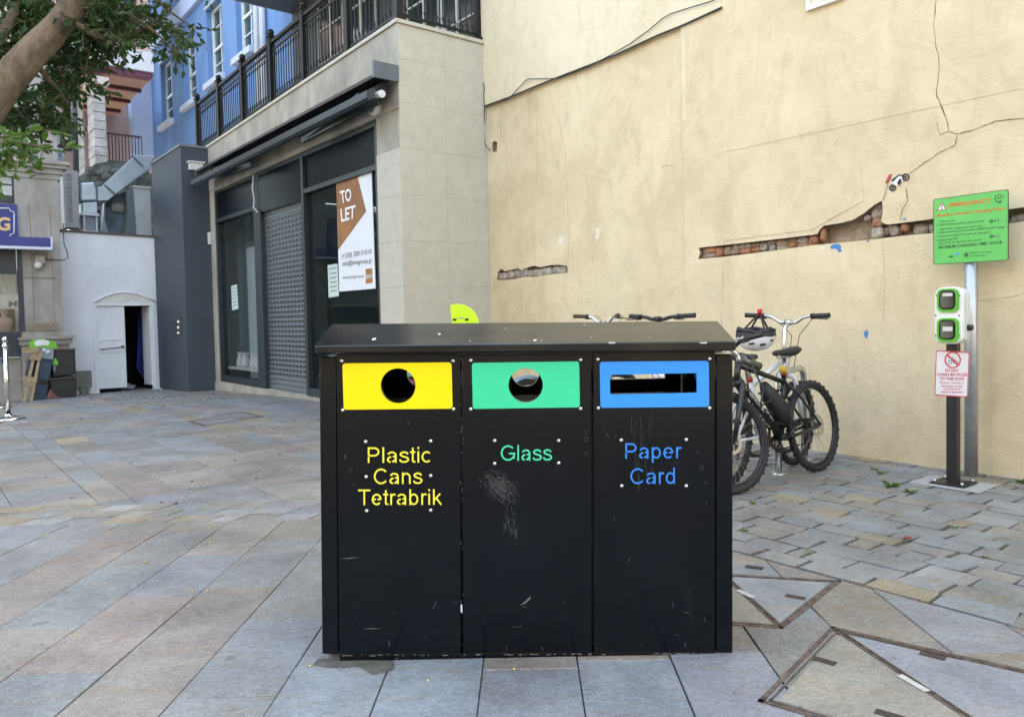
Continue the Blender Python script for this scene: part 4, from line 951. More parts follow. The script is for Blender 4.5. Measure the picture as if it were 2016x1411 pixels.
aw2=thing('blind_box','closed navy blue blind box with white rail under the gold lettered sign','blind',LB.pt(A_(40,480,.2),Z_(480),.1))
mb=MB(); P=LB.px(100,479,.35); mb.fbox(LB,-3+A_(0),P[0],P[1]-.07,P[1]+.10,.02,.34); mb.build('box',MATS['navy_blue'],aw2)
mb=MB(); mb.fbox(LB,-3+A_(0),P[0]+.02,P[1]-.12,P[1]-.072,.1,.36); mb.fbox(LB,P[0]+.001,P[0]+.03,P[1]-.07,P[1]+.12,.1,.35); mb.build('rail',M('rail_white',(.55,.58,.66),.5),aw2)
cm=small('security_camera','small white ball camera on the cream pilaster','camera',loc=LB.pt(A_(76,520),Z_(520),0))
mb=MB(); q=LB.pt(*LB.px(76,522,.1),.1); mb.ball(q,.07); mb.build('camera_body',WHP,cm); mb=MB(); q=LB.px(78,511,0); mb.fbox(LB,q[0]-.08,q[0]+.08,q[1]-.07,q[1]+.07,0,.08); mb.tube([LB.pt(q[0],q[1]-.05,.05),LB.pt(q[0]-.02,q[1]-.12,.1)],.02,6); mb.build('bracket',M('bracket_beige',(.35,.33,.28),.6),cm)
wtube(LB,[(84,510),(110,512),(126,512),(134,508),(132,495),(126,480),(124,440)],.03,.01,'cable','dark cable looping from the ball camera along the cream pilaster','cable')
# ------------------------------------------------------------------ recycling bin
DB=G(1030,1295).y
BF=Frame((0,DB,0),(1,0,0),(0,-1,0))      # front plane of the bin; n towards the viewer
DEP=.60
def paint(name,rgb,scr=1):
    m=M(name,rgb,.24,0,0,1); nt=m.node_tree; L=nt.links.new; b=nt.nodes['Principled BSDF']
    tc=nt.nodes.new('ShaderNodeTexCoord')
    n=nt.nodes.new('ShaderNodeTexNoise'); n.inputs['Scale'].default_value=3.5; n.inputs['Detail'].default_value=8; n.inputs['Roughness'].default_value=.7; L(tc.outputs['Object'],n.inputs[0])
    r_=nt.nodes.new('ShaderNodeMapRange'); r_.inputs[1].default_value=.3; r_.inputs[2].default_value=.7; r_.inputs[3].default_value=.10; r_.inputs[4].default_value=.20; b.inputs['Specular IOR Level'].default_value=.27; L(n.outputs['Fac'],r_.inputs[0]); L(r_.outputs[0],b.inputs['Roughness'])
    mp=nt.nodes.new('ShaderNodeMapping'); mp.inputs['Scale'].default_value=(1,1,.12); L(tc.outputs['Object'],mp.inputs[0])
    n2=nt.nodes.new('ShaderNodeTexNoise'); n2.inputs['Scale'].default_value=16; n2.inputs['Detail'].default_value=8; n2.inputs['Roughness'].default_value=.75; L(mp.outputs[0],n2.inputs[0])
    r2=nt.nodes.new('ShaderNodeMapRange'); r2.inputs[1].default_value=.55; r2.inputs[2].default_value=.8; r2.inputs[3].default_value=0; r2.inputs[4].default_value=.10; L(n2.outputs['Fac'],r2.inputs[0])
    n3=nt.nodes.new('ShaderNodeTexNoise'); n3.inputs['Scale'].default_value=130; n3.inputs['Detail'].default_value=2; L(tc.outputs['Object'],n3.inputs[0])
    r3=nt.nodes.new('ShaderNodeMapRange'); r3.inputs[1].default_value=.74; r3.inputs[2].default_value=.78; r3.inputs[3].default_value=0; r3.inputs[4].default_value=.22; L(n3.outputs['Fac'],r3.inputs[0])
    ad=nt.nodes.new('ShaderNodeMath'); ad.operation='MAXIMUM'; L(r2.outputs[0],ad.inputs[0]); L(r3.outputs[0],ad.inputs[1])
    mx=nt.nodes.new('ShaderNodeMix'); mx.data_type='RGBA'; L(ad.outputs[0],mx.inputs[0]); mx.inputs[6].default_value=(*rgb,1); mx.inputs[7].default_value=(.06,.06,.06,1); L(mx.outputs[2],b.inputs['Base Color'])
    n4=nt.nodes.new('ShaderNodeTexNoise'); n4.inputs['Scale'].default_value=2.2; n4.inputs['Detail'].default_value=2; L(tc.outputs['Object'],n4.inputs[0])
    bp=nt.nodes.new('ShaderNodeBump'); bp.inputs['Strength'].default_value=.12; bp.inputs['Distance'].default_value=.01; L(n4.outputs['Fac'],bp.inputs['Height']); L(bp.outputs[0],b.inputs['Normal'])
    return m
BLK=paint('black_gloss_paint',(.0015,.0030,.0050)); BLKL=paint('black_lid_paint',(.006,.007,.009)); BLKL.node_tree.nodes['Principled BSDF'].inputs['Specular IOR Level'].default_value=.4; INN=M('bin_inside_black',(.008,.007,.006),.6,0,.3,10)
bin_=thing('recycling_bin','large black three door recycling bin with yellow, green and blue sign panels','recycling bin',(0,DB+DEP/2,0))
X=lambda x,y,n=0: BF.px(x,y,n)
back=lambda P,d=DEP: [(a+.017*d,z) for a,z in P]
# posts
for (x0,x1,yt_,yb_) in ((628,661,702,1287),(1410,1443,697,1283)):
    mb=MB(); q=[X(x0+ (6 if x0<700 else 0),yb_,.0),X(x1+(5 if x0<700 else 0),yb_+2,.0),X(x1,yt_,.0),X(x0,yt_,.0)]
    mb.prism(BF,q,-.10,.0); mb.build('corner_post',BLK,bin_,bevel=.005)
    mb=MB(); qq=[(a+.017*DEP,z) for a,z in q]; mb.prism(BF,qq,-DEP,-DEP+.10); mb.build('corner_post',BLK,bin_,bevel=.005)
    s=-1 if x0<700 else 1
    ac=(q[0][0]+q[1][0])/2; mb=MB(); zt_=q[2][1]
    o_=q[0][0]+.004 if s<0 else q[1][0]-.016
    mb.prism(BF,[(o_,.03),(o_+.012,.03),(o_+.012-(.006 if s<0 else 0),zt_-.004),(o_-(.006 if s<0 else 0),zt_-.004)],-DEP+.101,-.101); mb.build('side_panel',BLK,bin_)
# plinth with scraped edge
q=[X(668,1297),X(1409,1294),X(1409,1283),X(668,1288)]
mb=MB(); mb.prism(BF,[(q[0][0],0.0),(q[1][0],0.0),q[2],q[3]],-DEP+.02,-.004); mb.build('plinth',BLK,bin_,bevel=.002)
# roof: a gabled lid
yl=.035; lt=[BF.px(x,y,yl) for x,y in ((619,681),(1449,672),(1449,690),(620,695))]
zr=BF.px(1034,635,-.30)[1]; rA=BF.px(655,638,-.30)[0]; rB=BF.px(1413,632,-.30)[0]
P=lambda a,z,n: BF.pt(a,z,n)
aL_,aR_=lt[0][0],lt[1][0]
tl_=(lt[0][1],lt[1][1]); lb_=(lt[3][1],lt[2][1]); D2=-DEP-yl
vs=[P(aL_,lb_[0],yl),P(aR_,lb_[1],yl),P(aR_+.01,lb_[1],D2),P(aL_+.01,lb_[0],D2),
    P(aL_,tl_[0],yl),P(aR_,tl_[1],yl),P(aR_+.01,tl_[1],D2),P(aL_+.01,tl_[0],D2),
    P(rA,BF.px(655,638,-.3)[1],-.30),P(rB,BF.px(1413,632,-.3)[1],-.30)]
mb=MB(); mb.add(vs,[(0,3,2,1),(0,1,5,4),(1,2,6,5),(2,3,7,6),(3,0,4,7),(4,5,9,8),(6,7,8,9),(5,6,9),(7,4,8)]); roof=mb.build('lid',BLKL,bin_,bevel=.004)
# droppings and chips on the lid
sl0=V(P(0,(tl_[0]+tl_[1])/2,yl)); 
def onlid(x,y):
    a=V(vs[4]);b=V(vs[5]);c=V(vs[9]); n=(b-a).cross(c-a).normalized(); d=ray(x,y); return CAM+d*((a-CAM).dot(n)/d.dot(n)), n
DROP=M('dropping_white',(.6,.62,.65),.8,0,.1,60)
mb=MB()
for x,y,w_,h_ in ((678,659,10,3),(737,668,10,3),(811,649,5,1.5),(865,658,7,2),(666,650,3,1),(1054,670,8,3),(1043,671,2,1),(1066,671,3,1.5),(1151,640,2.5,1),(1165,664,2,1),(925,672,3,1),(995,647,3,1),(1279,664,2,1)):
    k=9; ctr,n=onlid(x,y); pts=[]
    for i in range(k):
        t=2*PI*i/k; rr=random.uniform(.6,1.1); q_,_=onlid(x+w_/2*cos(t)*rr-h_*sin(t)*.4,y+h_/2*sin(t)*rr*1.5); pts.append(q_+n*.0012)
    mb.add([ctr+n*.002]+pts,[(0,1+i,1+(i+1)%k) for i in range(k)])
o=mb.build('droppings',DROP,roof); o['kind']='stuff'
# doors
CHR=M('rivet_steel',(.62,.62,.6),.25,.9,0)
doors=[dict(q=[(662,698),(906,697),(907,1286),(668,1288)],sign=[(677,715),(889,713),(889,804),(677,806)],hole=(784,759,34),col=M('sign_yellow',(.88,.66,.008),.35,0,.02,2),
        txt=[('Plastic',(724,880,847,911)),('Cans',(736,922,832,953)),('Tetrabrik',(705,963,870,995))],tc=M('letter_yellow',(.80,.70,.06),.5,0,0),
        riv=[(673,710),(892,710),(675,807),(893,805),(720,869),(848,868),(721,938),(848,936),(722,1005),(848,1004)],lock=[(690,925,4),(697,954,3)],lab='door with yellow sign panel around a round hole'),
       dict(q=[(911,698),(1163,697),(1165,1284),(912,1286)],sign=[(930,714),(1140,711),(1141,802),(931,804)],hole=(1035,758,33.5),col=M('sign_green',(.0,.58,.30),.35,0,.02,2),
        txt=[('Glass',(986,876,1087,907))],tc=M('letter_green',(.02,.58,.33),.5,0,0),
        riv=[(927,709),(1143,708),(927,805),(1143,804),(974,867),(1100,867),(974,912),(1100,911)],lock=[(1154,864,5),(1154,893,3.5),(1154,852,3)],lab='door with green sign panel around a round hole'),
       dict(q=[(1168,694),(1408,692),(1408,1282),(1169,1284)],sign=[(1181,712),(1395,710),(1395,801),(1182,802)],hole=None,col=M('sign_blue',(.0,.26,.84),.35,0,.02,2),
        txt=[('Paper',(1231,872,1342,911)),('Card',(1241,921,1329,953))],tc=M('letter_blue',(.0,.20,.68),.5,0,0),
        riv=[(1177,707),(1397,706),(1178,803),(1397,803),(1223,866),(1351,865),(1224,956),(1351,956)],lock=[(1381,920,4.5),(1374,890,2.5),(1389,950,3)],lab='door with blue sign panel around a letter slot')]
SCR=M('scratch_grey',(.13,.14,.15),.7,0,.2,50); SCF=M('scuff_grey',(.035,.038,.042),.7,0,.3,50); BKT=M('dark_gap',(.006,.007,.008),.4,0,0)
rivm=None
for di,d in enumerate(doors):
    q=[X(*c_) for c_ in d['q']]
    if d['hole']:
        cx,cy,rp=d['hole']; hc=X(cx,cy); hr=abs(X(cx+rp,cy)[0]-hc[0]); hole=[(hc[0]+hr*cos(2*PI*k/48),hc[1]+hr*sin(2*PI*k/48)) for k in range(48)]
    else:
        a0,z1=X(1201,738);a1,z0=X(1371,772); hole=rrect(a0,z0,a1,z1,.004,4)
    mb=MB(); plate(mb,BF,[q[3],q[2],q[1],q[0]],hole,-.022,0.0); dr=mb.build('door',BLK,bin_); dr['label']=d['lab']
    bv=dr.modifiers.new('b','BEVEL'); bv.width=.0022; bv.segments=2; bv.limit_method='ANGLE'; bv.angle_limit=R(60)
    s=[X(*c_) for c_ in d['sign']]; x0=min(s[0][0],s[3][0]);x1=s[1][0];y0=(s[2][1]+s[3][1])/2;y1=(s[0][1]+s[1][1])/2; sk=(s[1][1]-s[0][1])/(x1-x0)
    rr_c=[(a,z+(a-(x0+x1)/2)*sk) for a,z in rrect(x0,y0,x1,y1,.010)]
    hole2=[(hc[0]+(a-hc[0])*1.01,hc[1]+(z-hc[1])*1.01) for a,z in hole] if d['hole'] else rrect(a0-.001,z0-.001,a1+.001,z1+.001,.004,4)
    mb=MB(); plate(mb,BF,rr_c,hole2,.0008,.0026); mb.build('sign_panel',d['col'],dr)
    # back door with the same opening, set behind
    mb=MB(); plate(mb,BF,back([q[3],q[2],q[1],q[0]]),back(hole),-DEP,-DEP+.022); mb.build('back_door',BLK,bin_)
    # lettering
    for s_,(ax,ay,bx,by) in d['txt']:
        mb=MB(); stroke_text(mb,BF,s_,[(ax,ay),(bx,ay-1),(bx,by-1),(ax,by)],.0014); mb.build('lettering',d['tc'],dr,fixn=False)
    for (x,y) in d['riv']:
        a,z=X(x,y); c=BF.pt(a,z,0)
        mb=MB(); prof_=[(0,.0052),(.0035,.0048),(.0062,.003),(.0068,.0)]; seg=12; vv=[];ff=[]
        for rr2,h in prof_:
            for k in range(seg): vv.append(c+V((rr2*cos(2*PI*k/seg),-h-.0003,rr2*sin(2*PI*k/seg))))
        for i in range(3):
            for k in range(seg): ff.append((i*seg+k,i*seg+(k+1)%seg,(i+1)*seg+(k+1)%seg,(i+1)*seg+k))
        mb.add(vv,ff,True); mb.build('rivet',CHR,dr)
    for (x,y,rp) in d['lock']:
        a,z=X(x,y); rr2=rp*.0018; mb=MB(); h=[(a+rr2*cos(t*PI/8),z+rr2*sin(t*PI/8)) for t in range(16)]; h2=[(a+rr2*.6*cos(t*PI/8),z+rr2*.6*sin(t*PI/8)) for t in range(16)]
        plate(mb,BF,h,h2,.0002,.002); mb.build('lock_ring',M('lock_dark',(.05,.05,.05),.3,.8,0),dr)
    # scratches
    mb=MB(); xa=min(c_[0] for c_ in d['q'])+6; xb=max(c_[0] for c_ in d['q'])-6
    for k in range(20):
        x=random.uniform(xa,xb); y=random.choice([random.uniform(830,1280),random.uniform(1180,1280)]); L_=random.choice([1,1.5,2,3,6,14]); t=random.uniform(0,PI) if L_<8 else random.choice([R(60),R(110),R(0),R(80)])
        w_=random.uniform(.25,.6); dx,dy=L_/2*cos(t),L_/2*sin(t); nx_,ny_=-sin(t)*w_,cos(t)*w_
        mb.add([BF.pt(*X(x-dx,y-dy),.0006),BF.pt(*X(x+nx_,y+ny_),.0006),BF.pt(*X(x+dx,y+dy),.0006),BF.pt(*X(x-nx_,y-ny_),.0006)],[(0,1,2,3)])
    if di==0:
        for xx,yy,x2,y2 in ((715,1237,750,1236),(850,1200,862,1180),(668,1100,710,1096)): mb.add([BF.pt(*X(xx,yy),.0006),BF.pt(*X((xx+x2)/2,(yy+y2)/2+.8),.0006),BF.pt(*X(x2,y2),.0006),BF.pt(*X((xx+x2)/2,(yy+y2)/2-.6),.0006)],[(0,1,2,3)])
    if di==1: mb.add([BF.pt(*X(x,y),.0006) for x,y in ((1023,1191),(1030,1186),(1042,1176),(1044,1172),(1044,1178),(1034,1187))],[(0,1,2,3,4,5)])
    o=mb.build('scratches',SCR,dr); o['kind']='stuff'
    if di==1:
        mb=MB()
        for k in range(800):
            u=random.gauss(0,.42);v_=random.gauss(0,.45)
            if abs(u)>1 or abs(v_)>1: continue
            x=985+u*42+v_*8; y=958+v_*34+u*10; L_=random.uniform(3,10)*(1-.4*abs(u)); t=R(random.gauss(48,22)); w_=random.uniform(.12,.32); dx,dy=L_/2*cos(t),L_/2*sin(t)
            mb.add([BF.pt(*X(x-dx,y-dy),.0005),BF.pt(*X(x-sin(t)*w_,y+cos(t)*w_),.0005),BF.pt(*X(x+dx,y+dy),.0005),BF.pt(*X(x+sin(t)*w_,y-cos(t)*w_),.0005)],[(0,1,2,3)])
        for k in range(40):
            x=random.uniform(990,1020);y=1000+random.random()*60; L_=random.uniform(6,24); t=R(random.gauss(75,8)); dx,dy=L_/2*cos(t),L_/2*sin(t)
            mb.add([BF.pt(*X(x-dx,y-dy),.0005),BF.pt(*X(x-.25,y),.0005),BF.pt(*X(x+dx,y+dy),.0005),BF.pt(*X(x+.25,y),.0005)],[(0,1,2,3)])
        o=mb.build('scuff_mark',M('scuff_mid',(.085,.09,.095),.7,0,.3,60),dr); o['kind']='stuff'
    if di==2:
        mb=MB()
        for k in range(22):
            x=random.gauss(1262,14);y=random.uniform(825,960); L_=random.uniform(20,70); mb.add([BF.pt(*X(x,y-L_/2),.0005),BF.pt(*X(x+.35,y),.0005),BF.pt(*X(x-1,y+L_/2),.0005),BF.pt(*X(x-.35,y),.0005)],[(0,1,2,3)])
        o=mb.build('drip_marks',SCF,dr); o['kind']='stuff'
# worn paint at the hinge line and on the plinth
mb=MB()
for k in range(34):
    y=random.choice([random.uniform(700,780),random.uniform(820,1000),random.uniform(700,1280)]); x=random.choice([907.5,909.5,911])+random.uniform(-.6,.6); h=random.uniform(1,5)
    mb.pxprism(BF,[(x-.6,y),(x+.4,y+.5),(x+.5,y+h),(x-.3,y+h)],-.004,.0012)
for k in range(60):
    x=random.uniform(670,1405); y=1288.5-(x-668)*.005+random.uniform(0,1.5)+random.choice([0,0,6]); L_=random.uniform(1,12); mb.pxprism(BF,[(x,y),(x+L_,y-.1),(x+L_,y+.8),(x,y+1)],-.005,-.0022)
o=mb.build('worn_edges',M('worn_metal',(.17,.18,.175),.6,0,.4,60),bin_); o['kind']='stuff'
mb=MB(); mb.pxprism(BF,[(1196,673.5),(1212,673.6),(1210,676),(1200,676)],yl-.001,yl+.0008); mb.pxprism(BF,[(1376,674),(1393,673.5),(1390,676),(1380,676)],yl-.001,yl+.0008); mb.pxprism(BF,[(907,1190),(910,1190),(910,1206),(907,1204)],-.004,.001); o=mb.build('paint_chips',DROP,bin_); o['kind']='stuff'
# inside: dividers, floor, back frame
mb=MB()
for x in (908.5,1165.5):
    a=X(x,900)[0]; mb.prism(BF,[(a-.006,.03),(a+.006,.03),(a+.006,1.0),(a-.006,1.0)],-DEP+.024,-.024)
mb.build('divider',INN,bin_)
mb=MB(); mb.fbox(BF,q[0][0]-1.2,q[1][0]-.02,.03,.05,-DEP+.03,-.03) if 0 else mb.prism(BF,[X(672,1280),X(1405,1276),(X(1405,1276)[0],.05),(X(672,1280)[0],.05)],-DEP+.03,-.03); mb.build('bin_floor',INN,bin_)
mb=MB(); mb.prism(BF,[X(664,702),X(1408,698),X(1408,690),X(664,696)],-DEP+.003,-.003); mb.build('top_rail',BLK,bin_)
# inner containers visible through the openings
for d,xa,xb in ((0,672,902),(1,917,1158),(2,1174,1402)):
    a0=X(xa,800)[0];a1=X(xb,800)[0]; zt_=X(900,812)[1]
    mb=MB(); mb.prism(BF,[(a0,.06),(a1,.06),(a1,zt_),(a0,zt_)],-DEP+.06,-.06); mb.build('inner_container',INN,bin_)
# ------------------------------------------------------------------ posts and signs by the wall
STEEL=M('galvanised_steel',(.50,.52,.54),.38,.75,.08,5,rgb2=(.44,.46,.48)); INOX=M('stainless_steel',(.55,.55,.54),.25,.9,.05,6); BPW=M('black_powder_coat',(.012,.012,.014),.4,0,.1,8)
# round pole with the green board
pb=G(1912,937); PFr=Frame(pb,EU,EN); pr=abs(PFr.px(1925,800)[0]-PFr.px(1899,800)[0])/2
sgn=thing('sign_post','round grey steel pole carrying a green emergency charging board','sign post',pb)
top=PFr.px(1912,400)[1]
mb=MB(); mb.tube([pb,pb+V((0,0,top))],pr,24); mb.build('pole',STEEL,sgn)
n0=pr+.004; th=.004
bq=[PFr.px(x,y,n0+th) for x,y in ((1838,393),(1985,373),(1985,512),(1838,521))]
mb=MB(); x0=(bq[0][0]+bq[3][0])/2;x1=(bq[1][0]+bq[2][0])/2
def rquad(q,rad):
    out=[]
    for i in range(4):
        c=V(q[i]);p_0=(V(q[i-1])-c).normalized();p_1=(V(q[(i+1)%4])-c).normalized()
        for k in range(5):
            t=k/4*PI/2; out.append(tuple(c+p_0*rad*(1-sin(t))+p_1*rad*(1-cos(t))))
    return out
mb.prism(PFr,rquad(bq,.012),n0,n0+th); brd=mb.build('board',[M('board_green',(.085,.50,.11),.35,0,.08,6)],sgn)
mb=MB(); hb=[tuple(V(c_).lerp(V(bq[0]).lerp(V(bq[2]),.5),.012)) for c_ in bq]; plate(mb,PFr,rquad([tuple(V(c_).lerp(V(bq[0]).lerp(V(bq[2]),.5),-.006)) for c_ in bq],.014),rquad(hb,.012),n0-.002,n0+th+.001); mb.build('edge_strip',M('edge_dark',(.02,.05,.03),.5,0,0),brd)
nb_=n0+th
def bpx(x,y): return (1820+x/7.837,360+y/7.837)
INK=M('ink_dark_green',(.012,.10,.04),.5,0,0); INR=M('ink_orange_red',(.62,.14,.025),.5,0,0); INKW=M('ink_sign_white',(.78,.78,.78),.5,0,0)
line(PFr,'EMERGENCY',[bpx(382,312),bpx(1030,236),bpx(1030,305),bpx(382,378)],nb_+.001,.03,INR,brd)
line(PFr,'Mobility Scooter Charging Point',[bpx(192,484),bpx(1245,366),bpx(1245,430),bpx(192,545)],nb_+.001,.025,INR,brd)
rows=[('How to use:',236,578,465,560,34),('1. With the keys provided, switch unit ON',190,634,912,572,44),('(key switch on right hand side of unit)',240,700,885,645,40),('2. Open socket guard and connect mobility scooter charger',190,752,1250,655,44),('3. Disconnect socket from unit and close guard.',190,812,1025,738,42),('4. Switch unit OFF',190,866,510,838,40),('(key switch on right hand side of unit)',225,918,880,860,38),('MAXIMUM CHARGING TIME: 1HOUR',220,972,1205,890,50),('Ministry of Transport',712,1066,1050,1046,34),('HM GOVERNMENT OF GIBRALTAR',712,1122,950,1106,20)]
for s_,xa,ya,xb,yb2,h in rows:
    line(PFr,s_,[bpx(xa,ya),bpx(xb,yb2),bpx(xb,yb2+h),bpx(xa,ya+h)],nb_+.001,.012 if h<50 else .025,INK,brd)
mb=MB(); mb.pxprism(PFr,[bpx(265,292),bpx(352,412),bpx(182,436)],nb_,nb_+.0012); wt=mb.build('warning_triangle',M('ink_red',(.45,.05,.07),.6,0,0),brd)
mb=MB(); mb.pxprism(PFr,[bpx(266,318),bpx(324,404),bpx(208,420)],nb_+.0008,nb_+.002); mb.build('warning_field',INKW,brd)
mb=MB(); mb.pxprism(PFr,[bpx(258,338),bpx(275,336),bpx(271,385),bpx(263,386)],nb_+.001,nb_+.0028); mb.pxprism(PFr,[bpx(258,392),bpx(273,390),bpx(273,406),bpx(258,408)],nb_+.001,nb_+.0028); mb.build('exclamation_mark',BK,brd)
mb=MB()
# plug ring, keys, crest, swoosh
pts=[PFr.pt(*PFr.px(*bpx(1160+68*cos(R(t)),242-62*sin(R(t))),nb_+.001),nb_+.001) for t in range(10,285,12)]; mb.tube(pts,.0025,4); mb.build('ring_emblem',INK,brd); mb=MB()
mb.pxprism(PFr,[bpx(1140,280),bpx(1185,275),bpx(1190,298),bpx(1160,316),bpx(1142,300)],nb_,nb_+.0015)
mb.pxprism(PFr,[bpx(1130,250),bpx(1140,215),bpx(1150,215),bpx(1148,240),bpx(1190,236),bpx(1192,250)],nb_,nb_+.0015); mb.pxprism(PFr,[bpx(1165,215),bpx(1195,205),bpx(1180,230)],nb_,nb_+.0015)
mb.build('plug_emblem',INK,brd)
for yy in (592,828):
    mb=MB()
    c_=bpx(1030,yy); ringpx(mb,PFr,c_[0],c_[1],3.6,1.4,nb_,nb_+.0015); mb.pxprism(PFr,[bpx(1055,yy-8),bpx(1120,yy-14),bpx(1120,yy-2),bpx(1055,yy+4)],nb_,nb_+.0015)
    mb.tube([PFr.pt(*PFr.px(*bpx(1120+25*cos(R(t)),yy-8-38*sin(R(t))),nb_+.001),nb_+.001) for t in range(-70,71,14)],.0012,4); mb.build('key_emblem',INK,brd)
mb=MB()
for k in range(8):
    t=k*PI/4; mb.pxprism(PFr,[bpx(645+10*cos(t+1.2),1112+10*sin(t+1.2)),bpx(645+56*cos(t),1112+56*sin(t)),bpx(645+10*cos(t-1.2),1112+10*sin(t-1.2))],nb_,nb_+.0012+.0001*k)
mb.build('crest_emblem',INK,brd); mb=MB()
mb.pxprism(PFr,[bpx(370,1135),bpx(410,1122),bpx(455,1130),bpx(430,1150),bpx(390,1152)],nb_,nb_+.0015)
mb.build('emblem',INK,brd)
mb=MB(); mb.pxprism(PFr,[bpx(462,1100),bpx(480,1085),bpx(528,1078),bpx(524,1105),bpx(495,1112),bpx(480,1125)],nb_,nb_+.0014); mb.build('emblem_blue',M('ink_blue',(.03,.30,.65),.5,0,0),brd)
# black square post with charger
pb2=G(1877,953); QF=Frame(pb2,EU,EN)
cp=thing('charging_post','black square post carrying a white charging unit and a small white sign','charging post',pb2)
hw=.033; ct=QF.px(1875,640,hw)[1]
mb=MB(); mb.fbox(QF,-hw,hw,.01,ct,-hw,hw); mb.build('post',BPW,cp,bevel=.004)
mb=MB(); bq2=[G(1838,947),G(1873,944),G(1917,955),G(1882,963)]; c_=sum(bq2,V((0,0,0)))/4; mb.obox(c_+V((0,0,.008)),EU*.11,EN*.11,V((0,0,.006))); bp_=mb.build('base_plate',BPW,cp)
for su,sn in ((-.085,.085),(.085,.085),(.085,-.085),(-.085,-.085)):
    mb=MB(); mb.disc(c_+EU*su+EN*sn+V((0,0,.022)),(0,0,1),.011,.02,6); mb.build('bolt',INOX,bp_)
mb=MB(); mb.obox(c_+V((0,0,.0015)),EU*.22,EN*.17,V((0,0,.0022))); mb.build('mortar_bed',M('mortar_pale',(.36,.35,.33),.9,0,.15,20),cp)
# charger box
un=hw+.012; u0=QF.px(1838,640,un+.10);
ux0=QF.px(1839,620,un+.10)[0];ux1=QF.px(1897,620,un+.10)[0];uz1=QF.px(1870,565,un+.10)[1];uz0=QF.px(1868,677,un+.10)[1]
ch=thing('charging_unit','white wall box with two green framed sockets mounted on the black post','charging unit',QF.pt((ux0+ux1)/2,uz0,un))
mb=MB(); mb.prism(QF,rrect(ux0+.006,uz0+.006,ux1-.0,uz1-.006,.05,8),un-.01,un+.055); mb.build('rear_case',WHP,ch,bevel=.006)
mb=MB(); mb.prism(QF,rrect(ux0,uz0,ux1-.004,uz1,.055,8),un+.057,un+.10); mb.build('front_cover',M('charger_white',(.78,.79,.78),.35,0,.02,5),ch,bevel=.012)
GRN=M('socket_green',(.06,.42,.02),.35,0,.03,5); SGL=glassy('socket_lid',(.03,.04,.035),.08,.75)
for (ya,yb3) in ((568,614),(626,673)):
    a0=QF.px(1846,ya,un+.102)[0];a1=QF.px(1888,ya,un+.102)[0];z1=QF.px(1868,ya,un+.102)[1];z0=QF.px(1868,yb3,un+.102)[1]
    mb=MB(); o_=rrect(a0,z0,a1,z1,.035,8); i_=rrect(a0+.013,z0+.015,a1-.017,z1-.011,.030,8); plate(mb,QF,o_,i_,un+.098,un+.114); gs=mb.build('socket_frame',GRN,ch)
    mb=MB(); mb.prism(QF,rrect(a0+.014,z0+.016,a1-.018,z1-.012,.029,8),un+.101,un+.108); mb.build('socket',BKP,gs)
    mb=MB(); mb.prism(QF,rrect(a0+.022,z0+.024,a1-.026,z1-.022,.022,6),un+.1085,un+.125); mb.build('flap',SGL,gs,bevel=.004)
    mb=MB(); mb.fbox(QF,a0+.04,a1-.03,z1-.05 if ya<600 else z1-.085,z1-.03 if ya<600 else z1-.055,un+.1255,un+.1275); mb.build('sticker',M('sticker_white',(.6,.58,.55),.6,0,0),gs)
mb=MB()
for x,y in ((1844,582),(1889,582),(1842,621),(1888,621),(1842,660),(1888,660)):
    mb=MB(); q=QF.px(x,y,un+.101); mb.disc(QF.pt(q[0],q[1],un+.101),EN,.005,.004,8); mb.build('screw',BKP,ch)
mb=MB(); q=QF.pt(ux1-.002,QF.px(1900,645,un+.05)[1],un+.03); mb.tube([q,q+EU*.03],[.022,.018],10); mb.build('key_switch',BKP,ch)
# small white sign
sz=[QF.px(x,y,hw+.006) for x,y in ((1843,689),(1909,693),(1905,782),(1840,778))]
sg=thing('prohibition_sign','small white sign with red border forbidding chaining bicycles to the post','sign',QF.pt((sz[0][0]+sz[1][0])/2,sz[3][1],hw))
ns=hw+.006
mb=MB(); mb.prism(QF,rquad(sz,.01),ns-.003,ns); mb.build('plate',M('plate_sign_white',(.74,.73,.76),.4,0,.02,4),sg)
RED=M('sign_red',(.62,.03,.06),.45,0,0); cc=V(sz[0]).lerp(V(sz[2]),.5)
mb=MB(); plate(mb,QF,rquad(sz,.01),rquad([tuple(V(c_).lerp(cc,.045)) for c_ in sz],.008),ns,ns+.001); mb.build('red_border',RED,sg)
def spx(x,y): return (1780+x/2.94,340+y/2.94)
mb=MB(); c_=spx(281,1083); ringpx(mb,QF,c_[0],c_[1],16.5,13.8,ns,ns+.0012,.98); mb.pxprism(QF,[spx(243,1055),spx(250,1048),spx(321,1112),spx(314,1119)],ns+.0005,ns+.0016); mb.build('red_ring',RED,sg)
mb=MB()
for x in (264,298): c_=spx(x,1098); ringpx(mb,QF,c_[0],c_[1],4.3,3.3,ns,ns+.001)
for a_,b_ in (((264,1098),(275,1080)),((275,1080),(292,1080)),((292,1080),(298,1098)),((275,1080),(284,1098)),((284,1098),(292,1080)),((290,1074),(297,1074)),((281,1060),(281,1078))):
    A1=QF.pt(*QF.px(*spx(*a_),ns+.0006),ns+.0006);B1=QF.pt(*QF.px(*spx(*b_),ns+.0006),ns+.0006); mb.tube([A1,B1],.0012,4)
mb.build('bicycle_pictogram',M('ink_navy',(.03,.06,.12),.5,0,0),sg)
